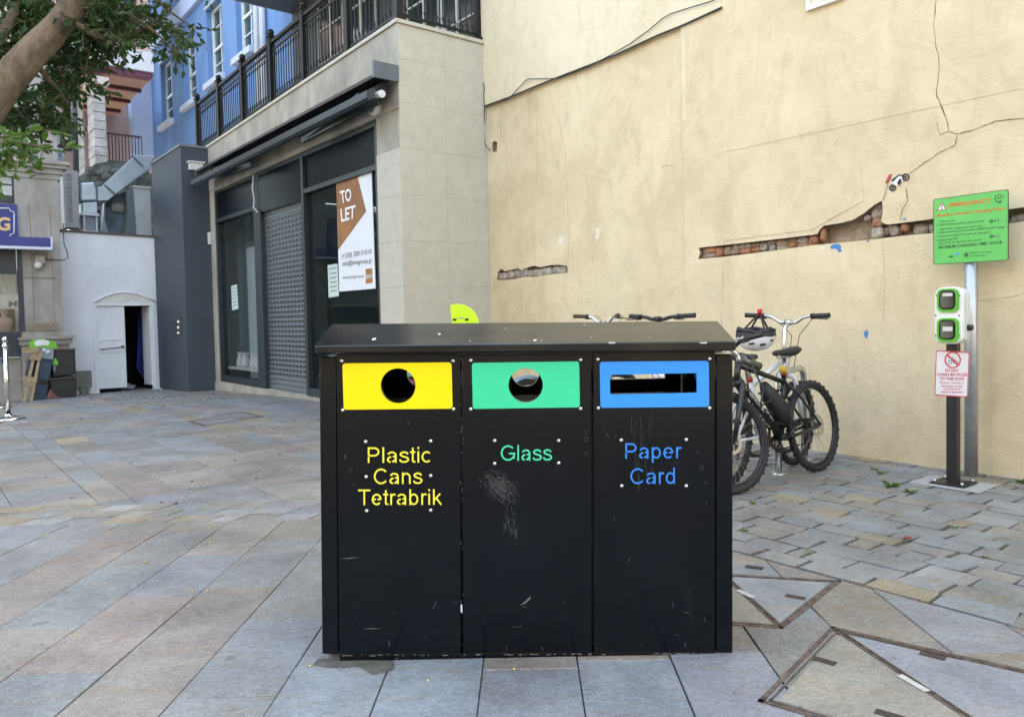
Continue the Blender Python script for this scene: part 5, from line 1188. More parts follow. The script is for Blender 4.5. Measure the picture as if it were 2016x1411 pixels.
for s_,xa,xb,ya,h,w_ in (('DO NOT',238,316,1134,17,.02),('CHAIN BICYCLES',190,366,1158,17,.02),('TO THIS POST',204,350,1182,17,.02),('Bicycles causing an',208,344,1208,14,0),('obstruction to the',214,336,1226,13,0),('charging point',228,326,1243,14,0),('will be removed',212,336,1261,12,.01)):
    line(QF,s_,[spx(xa,ya),spx(xb,ya+2),spx(xb,ya+h+2),spx(xa,ya+h)],ns+.001,w_+.01,RED,sg)
# ------------------------------------------------------------------ bicycles
TYRE=M('tyre_rubber',(.018,.018,.019),.75,0,.2,40); RIMB=M('rim_black',(.02,.02,.022),.35,.3,0); SPK=M('spoke_steel',(.35,.35,.35),.35,.9,0); CHAINM=M('chain_rusty',(.08,.05,.035),.6,.7,.4,60); SAD=M('saddle_black',(.014,.014,.015),.5,0,0)
def bike(name,label,rear,front,fc,fork_c=None,saddle_z=.92,bar_z=1.05,bar_rise=.03,steer=0,lean=0,grip=None,bar_m=None,tyre=TYRE,R_=.335,knob=True,wt=.026,fender=None,bar_w=.31,sweep=.04,stem_m=None,frame_text=None,accent=None,group='bicycles parked along the yellow wall',bag=False,disc=True,detail=2,rim_m=None):
    rear=V(rear);front=V(front); d=front-rear; wb=d.length; rot=math.atan2(d.y,d.x)
    # local frame: origin under the bottom bracket, x to the front
    xr=-wb*.415; xf=wb*.585; org=rear+d*.415; org.z=0
    t=thing(name,label,'bicycle',org,group,rot); t.rotation_euler=(lean,0,rot)
    fork_c=fork_c or fc; grip=grip or SAD; bar_m=bar_m or BPW; stem_m=stem_m or bar_m; rim_m=rim_m or RIMB
    BBk=V((0,0,.30)); RH=V((xr,0,R_)); FH=V((xf,0,R_)); ST=V((-.125,0,saddle_z-.17)); HB=V((xf-.16,0,R_+.40 if R_>.3 else .66)); HT=V((xf-.20,0,HB.z+.12)); 
    ax=(HT-HB).normalized(); sm=Matrix.Translation(HB)@Matrix.Rotation(steer,4,ax)@Matrix.Translation(-HB)
    B=lambda mb,nm,mt,par: mb.build(nm,mt,par,local=True)
    def wheel(c,mat4,front_):
        mb=MB(); e=bpy.data.objects.new('wheel',None)
        n=40; rim=MB(); 
        circ=[V((c.x+(R_-wt)*cos(2*PI*k/n),c.y,c.z+(R_-wt)*sin(2*PI*k/n))) for k in range(n)]
        mb.tube(circ,wt,10,False,True)
        if knob:
            for k in range(64):
                th=2*PI*k/64
                for yy in (-.014,.0,.014):
                    if (yy==0)==(k%2==0): continue
                    cc=c+V((cos(th),0,sin(th)))*(R_-.001-abs(yy)*.2)+V((0,yy,0)); mb.obox(cc,V((-sin(th),0,cos(th)))*.008,V((0,.0065,0)),V((cos(th),0,sin(th)))*.0045)
        mb.v=[mat4@q for q in mb.v]; w_=B(mb,'wheel',tyre,t)
        rr=R_-wt*2-.004
        pr_=[(rr,-.012),(rr+.010,-.013),(rr+.012,.013),(rr,.012),(rr-.010,0)]
        vs=[];fs=[];k2=len(pr_)
        for i in range(n):
            th=2*PI*i/n
            for a_,y_ in pr_: vs.append(c+V((a_*cos(th),y_,a_*sin(th))))
        for i in range(n):
            for j in range(k2): fs.append((i*k2+j,i*k2+(j+1)%k2,((i+1)%n)*k2+(j+1)%k2,((i+1)%n)*k2+j))
        rim.add(vs,fs,True); rim.v=[mat4@q for q in rim.v]; B(rim,'rim',rim_m,w_)
        sp=MB()
        for k in range(28):
            th=2*PI*k/28; s_=1 if k%2 else -1; th2=th+(.9 if (k//2)%2 else -.9)
            sp.tube([c+V((.022*cos(th2),.028*s_,.022*sin(th2))),c+V(((rr-.006)*cos(th),0,(rr-.006)*sin(th)))],.0013,3,False)
        sp.v=[mat4@q for q in sp.v]; o=B(sp,'spokes',SPK,w_)
        hb=MB(); hb.tube([c+V((0,-.05,0)),c+V((0,-.032,0)),c+V((0,-.03,0)),c+V((0,.03,0)),c+V((0,.032,0)),c+V((0,.05,0))],[.012,.012,.024,.024,.012,.012],12)
        hb.v=[mat4@q for q in hb.v]; B(hb,'hub',BPW,w_)
        if disc:
            db=MB(); cc=c+V((0,.034,0)); o2=[(cc.x+.082*cos(2*PI*k/30),cc.z+.082*sin(2*PI*k/30)) for k in range(30)]; i2=[(cc.x+.058*cos(2*PI*k/30),cc.z+.058*sin(2*PI*k/30)) for k in range(30)]
            Fd=Frame((0,cc.y,0),(1,0,0),(0,1,0)); plate(db,Fd,o2,i2,0,.002)
            for k in range(6): th=2*PI*k/6; db.bar(cc+V((.02*cos(th),0,.02*sin(th))),cc+V((.06*cos(th+.4),0,.06*sin(th+.4))),.006,.002,(0,1,0))
            db.v=[mat4@q for q in db.v]; B(db,'brake_disc',INOX,w_)
        return w_
    I4=Matrix.Identity(4)
    wheel(RH,I4,False); wheel(FH,sm,True)
    mb=MB(); tt=ST+(BBk-ST)*.12
    mb.tube([BBk,BBk.lerp(ST,.5),ST],[.019,.017,.016],12); mb.tube([tt,HT.lerp(HB,.15)],[.017,.021],12); mb.tube([BBk,HB.lerp(HT,.15)],[.023,.025],12); mb.tube([HB,HT],.022,12)
    mb.tube([BBk+V((0,-.036,0)),BBk+V((0,.036,0))],.023,12)
    for s_ in (-1,1):
        mb.tube([BBk+V((-.02,.02*s_,0)),BBk+V((-.12,.05*s_,.005)),RH+V((.02,.062*s_,0))],[.014,.012,.010],8); mb.tube([tt+V((0,.015*s_,0)),tt+V((-.08,.05*s_,-.09)),RH+V((.005,.062*s_,.01))],[.011,.010,.009],8)
    B(mb,'frame',fc,t)
    mb=MB(); cr=HB+(HB-HT).normalized()*.02
    for s_ in (-1,1): mb.tube([cr+V((0,.03*s_,0)),cr+V((.0,.062*s_,-.02)),cr.lerp(FH,.5)+V((0,.062*s_,0)),FH+V((0,.06*s_,0))],[.018,.019,.019,.014],10)
    mb.tube([cr+V((0,-.06,-.005)),cr+V((0,.06,-.005))],.02,10); mb.v=[sm@q for q in mb.v]; B(mb,'fork',fork_c,t)
    mb=MB(); SP=ST+(ST-BBk).normalized()*(saddle_z-.05-ST.z)
    mb.tube([ST-(ST-BBk).normalized()*.05,SP],.0135,10); B(mb,'seat_post',stem_m,t)
    mb=MB(); mb.tube([ST-(ST-BBk).normalized()*.012,ST+(ST-BBk).normalized()*.02],.021,12); B(mb,'seat_clamp',accent or BPW,t)
    # saddle: lofted
    vs=[];fs=[];N=10;K=10
    prf=[(-.13,.062,.02),(-.12,.075,.032),(-.08,.078,.036),(-.03,.055,.030),(.02,.035,.026),(.07,.024,.024),(.12,.019,.02),(.135,.012,.012)]
    for (x,wd,h) in prf:
        for k in range(K):
            th=2*PI*k/K; vs.append(V((SP.x+x,wd*cos(th),saddle_z-.012+h*sin(th)*(1 if sin(th)>0 else .9)+(.012 if x<-.1 else 0))))
    for i in range(len(prf)-1):
        for k in range(K): fs.append((i*K+k,i*K+(k+1)%K,(i+1)*K+(k+1)%K,(i+1)*K+k))
    fs+= [tuple(range(K))[::-1],tuple((len(prf)-1)*K+k for k in range(K))]
    mb=MB(); mb.add(vs,fs,True); sd=B(mb,'saddle',SAD,t)
    mb=MB()
    for s_ in (-1,1): mb.tube([V((SP.x-.09,.022*s_,saddle_z-.03)),V((SP.x-.03,.02*s_,saddle_z-.05)),V((SP.x+.05,.02*s_,saddle_z-.05)),V((SP.x+.1,.01*s_,saddle_z-.02))],.004,6)
    B(mb,'saddle_rails',SPK,sd)
    # stem and bar
    S0=HT+ax*.03; S1=V((HT.x+ax.x*.06+.02,0,bar_z-bar_rise-.05)); S2=V((HT.x+.06,0,bar_z-bar_rise))
    mb=MB(); mb.tube([HT,S0,S1,S2],[.019,.016,.017,.018],12); mb.tube([S2+V((0,-.025,0)),S2+V((0,.025,0))],.021,12); mb.v=[sm@q for q in mb.v]; B(mb,'stem',stem_m,t)
    W=bar_w; mb=MB(); pts=[]
    for s_ in (-1,1):
        P_=[S2,S2+V((0,.06*s_,0)),S2+V((-.005,.12*s_,bar_rise*.8)),S2+V((-.012,.18*s_,bar_rise)),S2+V((-sweep,W*s_,bar_rise+.005))]
        mb.tube(P_,[.0155,.015,.0135,.0125,.0125],10)
    mb.v=[sm@q for q in mb.v]; hbr=B(mb,'handlebar',bar_m,t)
    for s_ in (-1,1):
        mb=MB(); a_=S2+V((-.012,.18*s_,bar_rise)); b_=S2+V((-sweep,W*s_,bar_rise+.005)); dd=(b_-a_).normalized(); b2=b_+dd*.012; a2=b_-dd*.115
        mb.tube([a2,a2+dd*.01,a2.lerp(b2,.5),b2-dd*.01,b2],[.018,.0165,.0175,.018,.019],12); mb.v=[sm@q for q in mb.v]; B(mb,'grip',grip,hbr)
        mb=MB(); c_=a_.lerp(a2,.7); mb.tube([c_-dd*.012,c_+dd*.012],.02,10); mb.obox(c_+V((.02,0,-.012)),V((.02,0,0)),dd*.014,V((0,0,.012))); mb.tube([c_+V((.03,0,-.012)),c_+V((.055,.02*s_,-.02)),c_+V((.055,.09*s_,-.022))],[.006,.005,.005],6); mb.v=[sm@q for q in mb.v]; B(mb,'brake_lever',BPW,hbr)
        cb=MB(); cb.tube([sm@(c_+V((.03,0,0))),sm@(c_+V((.10,-.03*s_,.0))),sm@(S2+V((.13,.03*s_,-.10))),HB+V((.07,.02*s_,.0)),(HB.lerp(BBk,.3) if s_>0 else cr+V((.03,-.05,-.2)))],.0028,5,False); B(cb,'cable',BPW,t)
    # drivetrain
    mb=MB(); yc=-.052; cc=BBk+V((0,yc,0)); Fd=Frame((0,yc,0),(1,0,0),(0,-1,0))
    o2=[(cc.x+(.088 if k%2 else .082)*cos(2*PI*k/64),cc.z+(.088 if k%2 else .082)*sin(2*PI*k/64)) for k in range(64)]; i2=[(cc.x+.066*cos(2*PI*k/30),cc.z+.066*sin(2*PI*k/30)) for k in range(30)]
    plate(mb,Fd,o2,i2,0,.004)
    for k in range(5): th=2*PI*k/5; mb.bar(cc,cc+V((.07*cos(th),0,.07*sin(th))),.014,.005,(0,1,0))
    crk=B(mb,'chainring',CHAINM,t)
    for s_,an in ((-1,-.7),(1,-.7+PI)):
        e_=BBk+V((.17*cos(an),.075*s_,.17*sin(an))); mb=MB(); mb.tube([BBk+V((0,.06*s_,0)),e_],[.013,.010],8); B(mb,'crank_arm',BPW,crk)
        mb=MB(); mb.obox(e_+V((0,.055*s_,0)),V((.045,0,0)),V((0,.042,0)),V((0,0,.010))); mb.tube([e_,e_+V((0,.09*s_,0))],.006,6); B(mb,'pedal',SAD,crk)
    mb=MB(); rc=RH+V((0,yc,0))
    for rr,yy in ((.052,-.0),(.044,.006),(.036,.012),(.028,.018)): mb.tube([rc+V((0,yy,0)),rc+V((0,yy+.003,0))],rr,20)
    B(mb,'cassette',CHAINM,t)
    mb=MB(); mb.tube([cc+V((0,0,.085)),rc+V((0,0,.045))],.004,4,False); mb.tube([cc+V((0,0,-.085)),rc+V((.03,0,-.13)),rc+V((.0,0,-.11)),rc+V((.02,0,-.06))],.004,4,False); mb.tube([rc+V((0,0,-.03)),rc+V((.02,-.01,-.08)),rc+V((.03,-.01,-.13))],[.012,.012,.008],6); B(mb,'chain',CHAINM,t)
    if fender:
        for c,m4,a0,a1 in ((RH,I4,20,215),(FH,sm,-10,150)):
            mb=MB(); n=18; vs=[];fs=[]
            for i in range(n+1):
                th=R(a0+(a1-a0)*i/n)
                for yy,dr2 in ((-.034,-.012),(-.02,.004),(0,.008),(.02,.004),(.034,-.012)): vs.append(c+V(((R_+.02+dr2)*cos(th),yy,(R_+.02+dr2)*sin(th))))
            for i in range(n):
                for j in range(4): fs.append((i*5+j,i*5+j+1,(i+1)*5+j+1,(i+1)*5+j))
            mb.add(vs,fs,True); mb.v=[m4@q for q in mb.v]; o=B(mb,'mudguard',fender,t); sdm=o.modifiers.new('s','SOLIDIFY'); sdm.thickness=.002
    if frame_text:
        a_=BBk.lerp(HB,.25);b_=BBk.lerp(HB,.95); dd=(b_-a_).normalized(); nrm=V((0,1,0)); upv=nrm.cross(dd)*-1
        for s_ in (1,-1):
            mb=MB(); vs,fs=text_geo(frame_text[0],.01); L_=.30; h_=.022
            o0=(b_ if s_>0 else a_)+V((0,.0265*s_,0)); e1=dd*(-s_); upq=V((0,s_,0)).cross(e1)*-1
            upq=-upq if upq.z<0 else upq
            mb.add([o0+e1*(x_*L_)+upq*((y_-.5)*h_) for x_,y_ in vs],fs); mb.build('lettering',frame_text[1],t,local=True,fixn=False)
    if bag:
        mb=MB(); c=BBk.lerp(ST,.45)+V((.10,0,.02)); vs=[];fs=[]
        mb.tube([c+V((-.09,0,-.13)),c+V((-.03,.02,-.02)),c+V((.03,-.01,.09)),c+V((.10,.0,.17))],[.05,.075,.06,.03],10); B(mb,'frame_bag',M('bag_black',(.012,.012,.014),.6,0,.3,20,.6,14),t)
        mb=MB(); mb.tube([c+V((.0+.14*cos(k*.55),.07*(1 if k%2 else -1),.0+.12*sin(k*.55))) for k in range(13)],.007,6); mb.tube([V((xf-.22,.04,.80)),V((xf-.18,.07,.62)),V((xf-.3,.06,.52)),V((xf-.38,.05,.66)),V((xf-.28,.05,.82))],.008,6); B(mb,'cable_lock',M('lock_cable',(.02,.02,.022),.25,0,0),t)
        mb=MB(); mb.tube([HT.lerp(tt,.08)+V((0,0,.035)),HT.lerp(tt,.45)+V((0,0,.035))],[.03,.03],14); B(mb,'pump',M('pump_grey',(.16,.15,.14),.35,.6,0),t)
        mb=MB(); mb.tube([tt+V((.0,.02,.06)),tt+V((.03,.02,.11))],[.02,.022],10); B(mb,'bell',M('bell_yellow',(.55,.36,.04),.3),t)
    return t
FBK=M('frame_black',(.012,.013,.014),.28,0,0); FWH=M('frame_white',(.66,.68,.72),.25,0,.03,5); SILV=M('silver_alloy',(.60,.60,.61),.2,.9,.04,8); BRG=M('grip_brown',(.07,.035,.02),.6,0,.2,30); LTW=M('frame_lettering',(.6,.6,.6),.5,0,0); REDA=M('anodised_red',(.5,.02,.03),.3,.4,0)
BLF=M('mudguard_blue_grey',(.14,.24,.38),.25,.3,0); TEAL=M('frame_teal',(.02,.33,.33),.3,0,0); REDF=M('frame_red_orange',(.55,.06,.03),.3,0,0); PNK=M('rim_pink',(.6,.06,.2),.4,0,0)
A1=G(1612,927);A2=G(1447,972)
bikeA=bike('mountain_bike','black mountain bike nearest the bin on its right, knobbly tyres',(A1.x,A1.y,0),(A2.x,A2.y,0),FBK,saddle_z=.905,bar_z=.99,lean=R(7),steer=R(-14),bar_w=.28,frame_text=('MONSHOCK',LTW),accent=REDA,bag=True,stem_m=SILV,R_=.336,wt=.025)
bikeB=bike('mountain_bike','white mountain bike with high silver stem standing behind the black one',(1.44,5.13,0),(2.17,5.86,0),FWH,fork_c=FWH,saddle_z=.88,bar_z=1.15,bar_rise=.05,bar_m=SILV,stem_m=SILV,R_=.325,wt=.022,bar_w=.315,accent=REDA,lean=R(1),disc=False)
bikeC=bike('city_bike','silver handlebar bike with brown grips behind the bin, blue grey mudguards',(.12,6.2,0),(.92,6.83,0),BLF,saddle_z=.86,bar_z=1.172,bar_rise=.06,bar_m=SILV,stem_m=SILV,grip=BRG,knob=False,wt=.02,fender=BLF,bar_w=.27,sweep=.09,R_=.34,disc=False)
bikeD=bike('mountain_bike','black handlebar bike with dark frame and white fork behind the blue panel of the bin',(1.75,6.30,0),(1.0,5.68,0),REDF,fork_c=FWH,saddle_z=.86,bar_z=1.165,bar_rise=.02,bar_m=BPW,R_=.335,bar_w=.30)
bikeE=bike('city_bike','teal bicycle with pink rims carrying the lime child seat behind the bin',(-.22,7.42,0),(-.93,6.72,0),TEAL,saddle_z=.85,bar_z=1.02,knob=False,wt=.02,R_=.34,rim_m=PNK,fender=TEAL,disc=False)
# child seat
LIME=M('lime_plastic',(.55,.80,.03),.4,0,.03,6)
cs_=V((-.45,7.55,0)); CF=Frame(cs_,(1,0,0),(0,-1,0))
csx=thing('child_seat','bright lime green plastic child seat showing above the bin lid','child seat',cs_+V((0,0,.78)))
out=[CF.px(x,y) for x,y in ((886,601),(900,598),(914,600),(926,606),(936,616),(942,630),(946,650),(944,690),(900,692),(893,660),(889,630))]
mb=MB(); mb.prism(CF,out,-.03,.012); bk_=mb.build('seat_back',LIME,csx,bevel=.008)
mb=MB(); mb.prism(CF,[(out[8][0],.78),(out[7][0],.78),(out[7][0],.86),(out[8][0],.86)],-.03,.30)
for s_ in (0,1):
    xx=out[8][0] if s_==0 else out[7][0]-.03
    mb.prism(CF,[(xx,.861),(xx+.03,.861),(xx+.03,1.0),(xx,1.0)],-.03,.26)
mb.build('seat_shell',LIME,csx,bevel=.008)
for x,y in ((895,629),(919,629)):
    q=CF.px(x,y,.014); mb=MB(); mb.prism(CF,rrect(q[0]-.02,q[1]-.011,q[0]+.02,q[1]+.011,.01),.010,.016); mb.build('strap_slot',BKP,bk_)
mb=MB(); q=CF.px(907,626,.013); mb.prism(CF,rrect(q[0]-.035,q[1]-.006,q[0]+.035,q[1]+.006,.003),.011,.0145); mb.build('label',M('label_grey',(.35,.4,.3),.6,0,0),bk_)
# helmet hanging from the white bike's handlebar
hp=V((1.90,5.80,0)); HF=Frame(hp,(cos(R(-18)),sin(R(-18)),0),(-sin(R(18)),-cos(R(18)),0)); HF=Frame(hp,(.95,-.31,0),(-.31,-.95,0))
hl=thing('bicycle_helmet','white and black bicycle helmet hanging upside down by its straps','helmet',hp+V((0,0,.88)))
cx_,cz_=HF.px(1488,662)
def shell(mb,rx,ry,rz,z0,z1,seg=28,rg=8,off=0):
    vs=[];fs=[]
    for i in range(rg+1):
        t=z0+(z1-z0)*i/rg; s_=math.sqrt(max(0,1-t*t))
        for k in range(seg):
            th=2*PI*k/seg; vs.append(HF.pt(cx_+rx*s_*cos(th),cz_+rz*t,ry*s_*sin(th)))
    for i in range(rg):
        for k in range(seg): fs.append((i*seg+k,i*seg+(k+1)%seg,(i+1)*seg+(k+1)%seg,(i+1)*seg+k))
    mb.add(vs,fs,True)
mb=MB(); shell(mb,.145,.105,.115,-.999,.05); o=mb.build('shell',M('helmet_white',(.72,.73,.76),.25,0,.02,4),hl)
mb=MB(); shell(mb,.149,.109,.10,-.02,.42,28,6); mb.tube([HF.pt(cx_+.132*cos(2*PI*k/20),cz_+.045+.01*sin(6*PI*k/20),.095*sin(2*PI*k/20)) for k in range(20)],.016,8,False,True)
mb.v=[q+V((0,0,.022*noise.noise(q*28))) for q in mb.v]; o=mb.build('padding',M('helmet_black',(.016,.016,.018),.5,0,.3,20),hl)
for k,(x,y) in enumerate(((1463,668),(1480,676),(1502,678),(1517,670))):
    mb=MB(); q=HF.px(x,y,.09); mb.tube([HF.pt(q[0]-.02,q[1]-.004,.088 if 0<k<3 else .06),HF.pt(q[0]+.02,q[1]+.002,.09 if 0<k<3 else .06)],.009,8); mb.build('vent',BKP,hl)
top_=HF.pt(*HF.px(1496,616),0)
for dx_,dn in ((-.11,.03),(-.05,-.05),(.07,.05),(.10,-.03)):
    mb=MB(); mb.bar(HF.pt(cx_+dx_,cz_+.03,dn),top_+V((0,0,0)),.015,.003,(.3,.9,0)); mb.build('strap',BKP,hl)
mb=MB(); mb.tube([top_+V((0,0,-.02)),top_+V((0,0,.03))],[.016,.02],10); mb.build('buckle',REDA,hl)
# cycle stand hoop
c1=G(1533,932); c2=G(1583,905)
st_=thing('cycle_stand','stainless steel tubular cycle stand hoop under the bicycles','cycle stand',c1)
dd=(V((c2.x,c2.y,0))-V((c1.x,c1.y,0))).normalized(); c2=V((c1.x,c1.y,0))+dd*.62
mb=MB(); zt_=.74; rb=.10; P_=[c1+V((0,0,.0)),c1+V((0,0,zt_-rb))]+[c1+dd*(rb-rb*cos(t))+V((0,0,zt_-rb+rb*sin(t))) for t in (.4,.8,1.2,1.57)]+[c2-dd*rb+V((0,0,zt_))]+[c2-dd*(rb-rb*sin(t))+V((0,0,zt_-rb+rb*cos(t))) for t in (.4,.8,1.2,1.57)]+[V((c2.x,c2.y,0))]
mb.tube(P_,.024,16); mb.build('hoop',INOX,st_)
for c in (c1,c2): mb=MB(); mb.lathe((c.x,c.y,0),[(.0,.012),(.05,.012),(.056,.006),(.058,0)],20); mb.build('floor_flange',INOX,st_)
# ------------------------------------------------------------------ stanchions at the left edge
def stanchion(P,label):
    t=thing('stanchion',label,'stanchion',P,'chrome rope stanchions')
    CH=M('chrome_steel',(.62,.62,.60),.12,1,.02,5)
    mb=MB(); mb.lathe(P,[(.19,0),(.195,.012),(.18,.025),(.12,.042),(.05,.055),(.035,.08)],28); mb.build('base',CH,t)
    mb=MB(); mb.tube([P+V((0,0,.06)),P+V((0,0,.93))],.028,18); mb.build('pole',CH,t)
    mb=MB(); mb.lathe(P,[(.028,.93),(.036,.94),(.036,.97),(.03,.98),(.02,1.0),(.03,1.02),(.036,1.045),(.028,1.07),(.0,1.08)],18); mb.build('finial',CH,t)
s1=G(17,826); s2=G(-2,805)+V((-.15,.2,0))
stanchion(s1,'chrome stanchion nearest the left edge with a round base')
stanchion(s2,'chrome stanchion cut by the left edge, behind the other one')
mb=MB(); mb.tube([s1+V((-.0,.0,.90)),s1.lerp(s2,.3)+V((0,0,.75)),s1.lerp(s2,.7)+V((-.05,0,.75)),s2+V((0,0,.9))],.02,8); tag(mb.build('rope',M('rope_navy',(.02,.03,.10),.7)),'dark blue rope hung between the two chrome stanchions','rope')
# ------------------------------------------------------------------ junk by the pilaster
WOOD=M('pale_wood',(.34,.245,.15),.75,0,.25,5,.3,60,stretch=(1,1,6),rgb2=(.26,.18,.10)); JF=Frame(G(60,788),-EN,EU)
jz=G(60,788).z
pal=thing('pallet_frame','pale wooden slatted frame leaning against the pile by the pilaster','pallet',JF.pt(0,jz,0))
def bar_px(x0,y0,x1,y1,w_,n0,n1,mb): 
    a=JF.px(x0,y0,n0);b=JF.px(x1,y1,n1); mb.bar(JF.pt(a[0],a[1],n0),JF.pt(b[0],b[1],n1),w_,.035,tuple(JF.n))
for a in ((43,785,68,672),(57,787,79,672)):
    mb=MB(); bar_px(*a,.045,.35,.05,mb); mb.build('upright',WOOD,pal)
for (x0,y0,x1,y1,n,w_) in ((46,669,76,671,.08,.09),(58,684,80,686,.12,.09),(43,724,72,728,.2,.08),(50,736,66,738,.25,.08),(26,778,62,786,.38,.08)):
    mb=MB(); bar_px(x0,y0,x1,y1,w_,n,n,mb); mb.build('slat',WOOD,pal)
DBL=M('crate_dark_blue',(.012,.035,.075),.5,0,.2,8)
def crate(pts,n0,n1,label,slots=0,group=None):
    t=thing('plastic_crate',label,'crate',JF.pt(*JF.px(*pts[3],n1),n1))
    mb=MB(); mb.pxprism(JF,pts,n0,n1); mb.build('body',DBL,t,bevel=.01)
    A,B,C_,D=[V(c) for c in pts]
    mb=MB()
    for k in range(slots):
        v0=.12+k*.8/slots; q=[A.lerp(B,.15).lerp(D.lerp(C_,.15),v0),A.lerp(B,.85).lerp(D.lerp(C_,.85),v0),A.lerp(B,.85).lerp(D.lerp(C_,.85),v0+.03),A.lerp(B,.15).lerp(D.lerp(C_,.15),v0+.03)]
        mb.pxprism(JF,[tuple(c) for c in q],n1-.001,n1+.008)
    if slots: mb.build('grille',M('crate_rib_blue',(.03,.08,.14),.4,0,0),t)
    mb=MB(); q=[A,B,A.lerp(D,.06)+(B-A),A.lerp(D,.06)]; mb.pxprism(JF,[tuple(A+(-1.5,0) if 0 else A+V((-1.5,0))),tuple(B+V((1.5,0))),tuple(B.lerp(C_,.07)+V((1.5,0))),tuple(A.lerp(D,.07)+V((-1.5,0)))],n0-.01,n1+.02); mb.build('rim',DBL,t)
crate([(76,687),(104,689),(96,732),(68,727)],-.25,.05,'ribbed dark blue plastic crate tilted on top of another crate',13)
crate([(70,736),(93,738),(89,784),(62,784)],-.25,.08,'plain dark blue plastic crate standing on the ground under the tilted crate',0)
crate([(58,690),(70,690),(62,722),(52,722)],-.3,.0,'small dark blue crate seen through the wooden frame',0)
GB=M('board_leaf_green',(.13,.42,.03),.5,0,.12,8)
gb=thing('painted_board','green cut out board with a white cloud on top of the crates','board',JF.pt(*JF.px(80,690,.0),0))
mb=MB(); mb.pxprism(JF,[(56,667),(57,655),(64,650),(74,650),(82,647),(92,651),(104,652),(111,658),(112,666),(108,668),(84,664)],-.02,.015); mb.build('board',GB,gb)
mb=MB(); mb.pxprism(JF,[(67,659),(69,652),(75,650),(81,650),(88,650),(95,653),(97,658),(93,661),(85,660),(76,662),(70,662)],.012,.02); mb.build('cloud',M('cloud_pale',(.62,.66,.70),.6),gb)
mb=MB(); mb.pxprism(JF,[(80,664),(105,668),(104,688),(80,686)],-.03,.005); ms=mb.build('lower_panel',M('panel_grey_blue',(.22,.28,.32),.4,0,.2,8),gb)
mb=MB(); c=JF.px(93,674,.02); mb.ball(JF.pt(c[0],c[1],.01),.05,10,6,(1,.5,.6)); mb.ball(JF.pt(c[0]-.05,c[1]+.03,.01),.03); mb.build('white_object',WHP,ms)
gb=thing('painted_board','small green board scrap hanging under the painted cloud board','board',JF.pt(*JF.px(108,700,.0),0))
mb=MB(); mb.pxprism(JF,[(103,690),(108,686),(113,692),(114,700),(102,699)],-.02,.02); mb.build('scrap',GB,gb); mb=MB(); mb.pxprism(JF,[(104,701),(110,701),(108,714),(104,712)],-.02,.01); mb.build('torn_strip',M('strip_grey',(.12,.14,.18),.6),gb)
CAB=M('cabinet_black',(.010,.010,.012),.45,0,.2,10); CABB=M('cabinet_brown_top',(.075,.05,.035),.6,0,.3,12)
def cabinet(pts,label,n0=-.45,n1=-.05):
    t=thing('black_cabinet',label,'cabinet',JF.pt(*JF.px(*pts[3],n1),n1)); mb=MB(); mb.pxprism(JF,pts,n0,n1); mb.build('body',CAB,t,bevel=.01)
    A,B,C_,D=[V(c) for c in pts]; mb=MB(); mb.pxprism(JF,[tuple(A+V((-1,-3))),tuple(B+V((1,-3))),tuple(B+V((1,0))),tuple(A+V((-1,0)))],n0-.02,n1+.03); mb.build('top_board',CABB,t)
    mb=MB(); mb.pxprism(JF,[tuple(A.lerp(B,.08).lerp(D.lerp(C_,.08),.08)),tuple(A.lerp(B,.95).lerp(D.lerp(C_,.95),.08)),tuple(A.lerp(B,.95).lerp(D.lerp(C_,.95),.93)),tuple(A.lerp(B,.08).lerp(D.lerp(C_,.08),.93))],n1-.001,n1+.015); mb.build('door',CAB,t)
cabinet([(106,672),(147,671),(149,718),(103,724)],'black cabinet stacked on the other one beside the pilaster')
cabinet([(97,729),(149,725),(151,770),(103,774)],'lower black cabinet of the stack beside the pilaster')
mb=MB(); mb.pxprism(JF,[(89,778),(92,762),(100,746),(108,757),(120,765),(126,772),(122,776),(100,779)],-.05,.15); tag(mb.build('folded_tarp',M('tarp_red_brown',(.16,.05,.035),.6,0,.5,9,.6,12,rgb2=(.08,.07,.09)),bevel=.02),'crumpled red brown tarp on the ground before the black cabinets','tarp')
# ------------------------------------------------------------------ roofs and terrace beyond the white wall
TW=RT(-13.5)
TB=M('terrace_stone',(.56,.52,.49),.8,0,.16,3,.4,25,rgb2=(.42,.37,.35)); 
tb=thing('terrace_building','far building with pale stone block piers and a dark red beamed terrace','building',TW.pt(TW.px(210,400)[0],2,-1))
TT=lambda x,y,n=0: TW.px(x,y,n)
def tbox(name,mat,x0,x1,y0,y1,n0,n1,par=tb,bev=0):
    a0,z1=TT(x0,y0,n1);a1,z0=TT(x1,y1,n1); mb=MB(); mb.fbox(TW,a0,a1,z0,z1,n0,n1); return mb.build(name,mat,par,bevel=bev)
def pier(x0,x1,y0,y1,n1,nb_,nm='pier'):
    a0,z1=TT(x0,y0,n1);a1,z0=TT(x1,y1,n1); mb=MB(); h=(z1-z0)/nb_
    for k in range(nb_):
        j=random.uniform(0,.02); mb.fbox(TW,a0+j,a1-j*.6,z0+h*k+.006,z0+h*(k+1)-.006,n1-.75,n1-random.uniform(0,.015))
    return mb.build(nm,TB,tb,bevel=.012)
pier(180,213,167,325,0,9); pier(158,171,178,345,-1.0,9)
tbox('pier_cap',M('cap_cream',(.70,.62,.55),.6,0,.05,4),176,215,147,168,-.85,.06)
PCH=M('terrace_ceiling',(.50,.30,.22),.8,0,.1,2); DRB=M('beam_dark_red',(.10,.02,.025),.6)
a0,z1=TT(150,112,0);mb=MB()
zc=TT(230,134,0)[1]
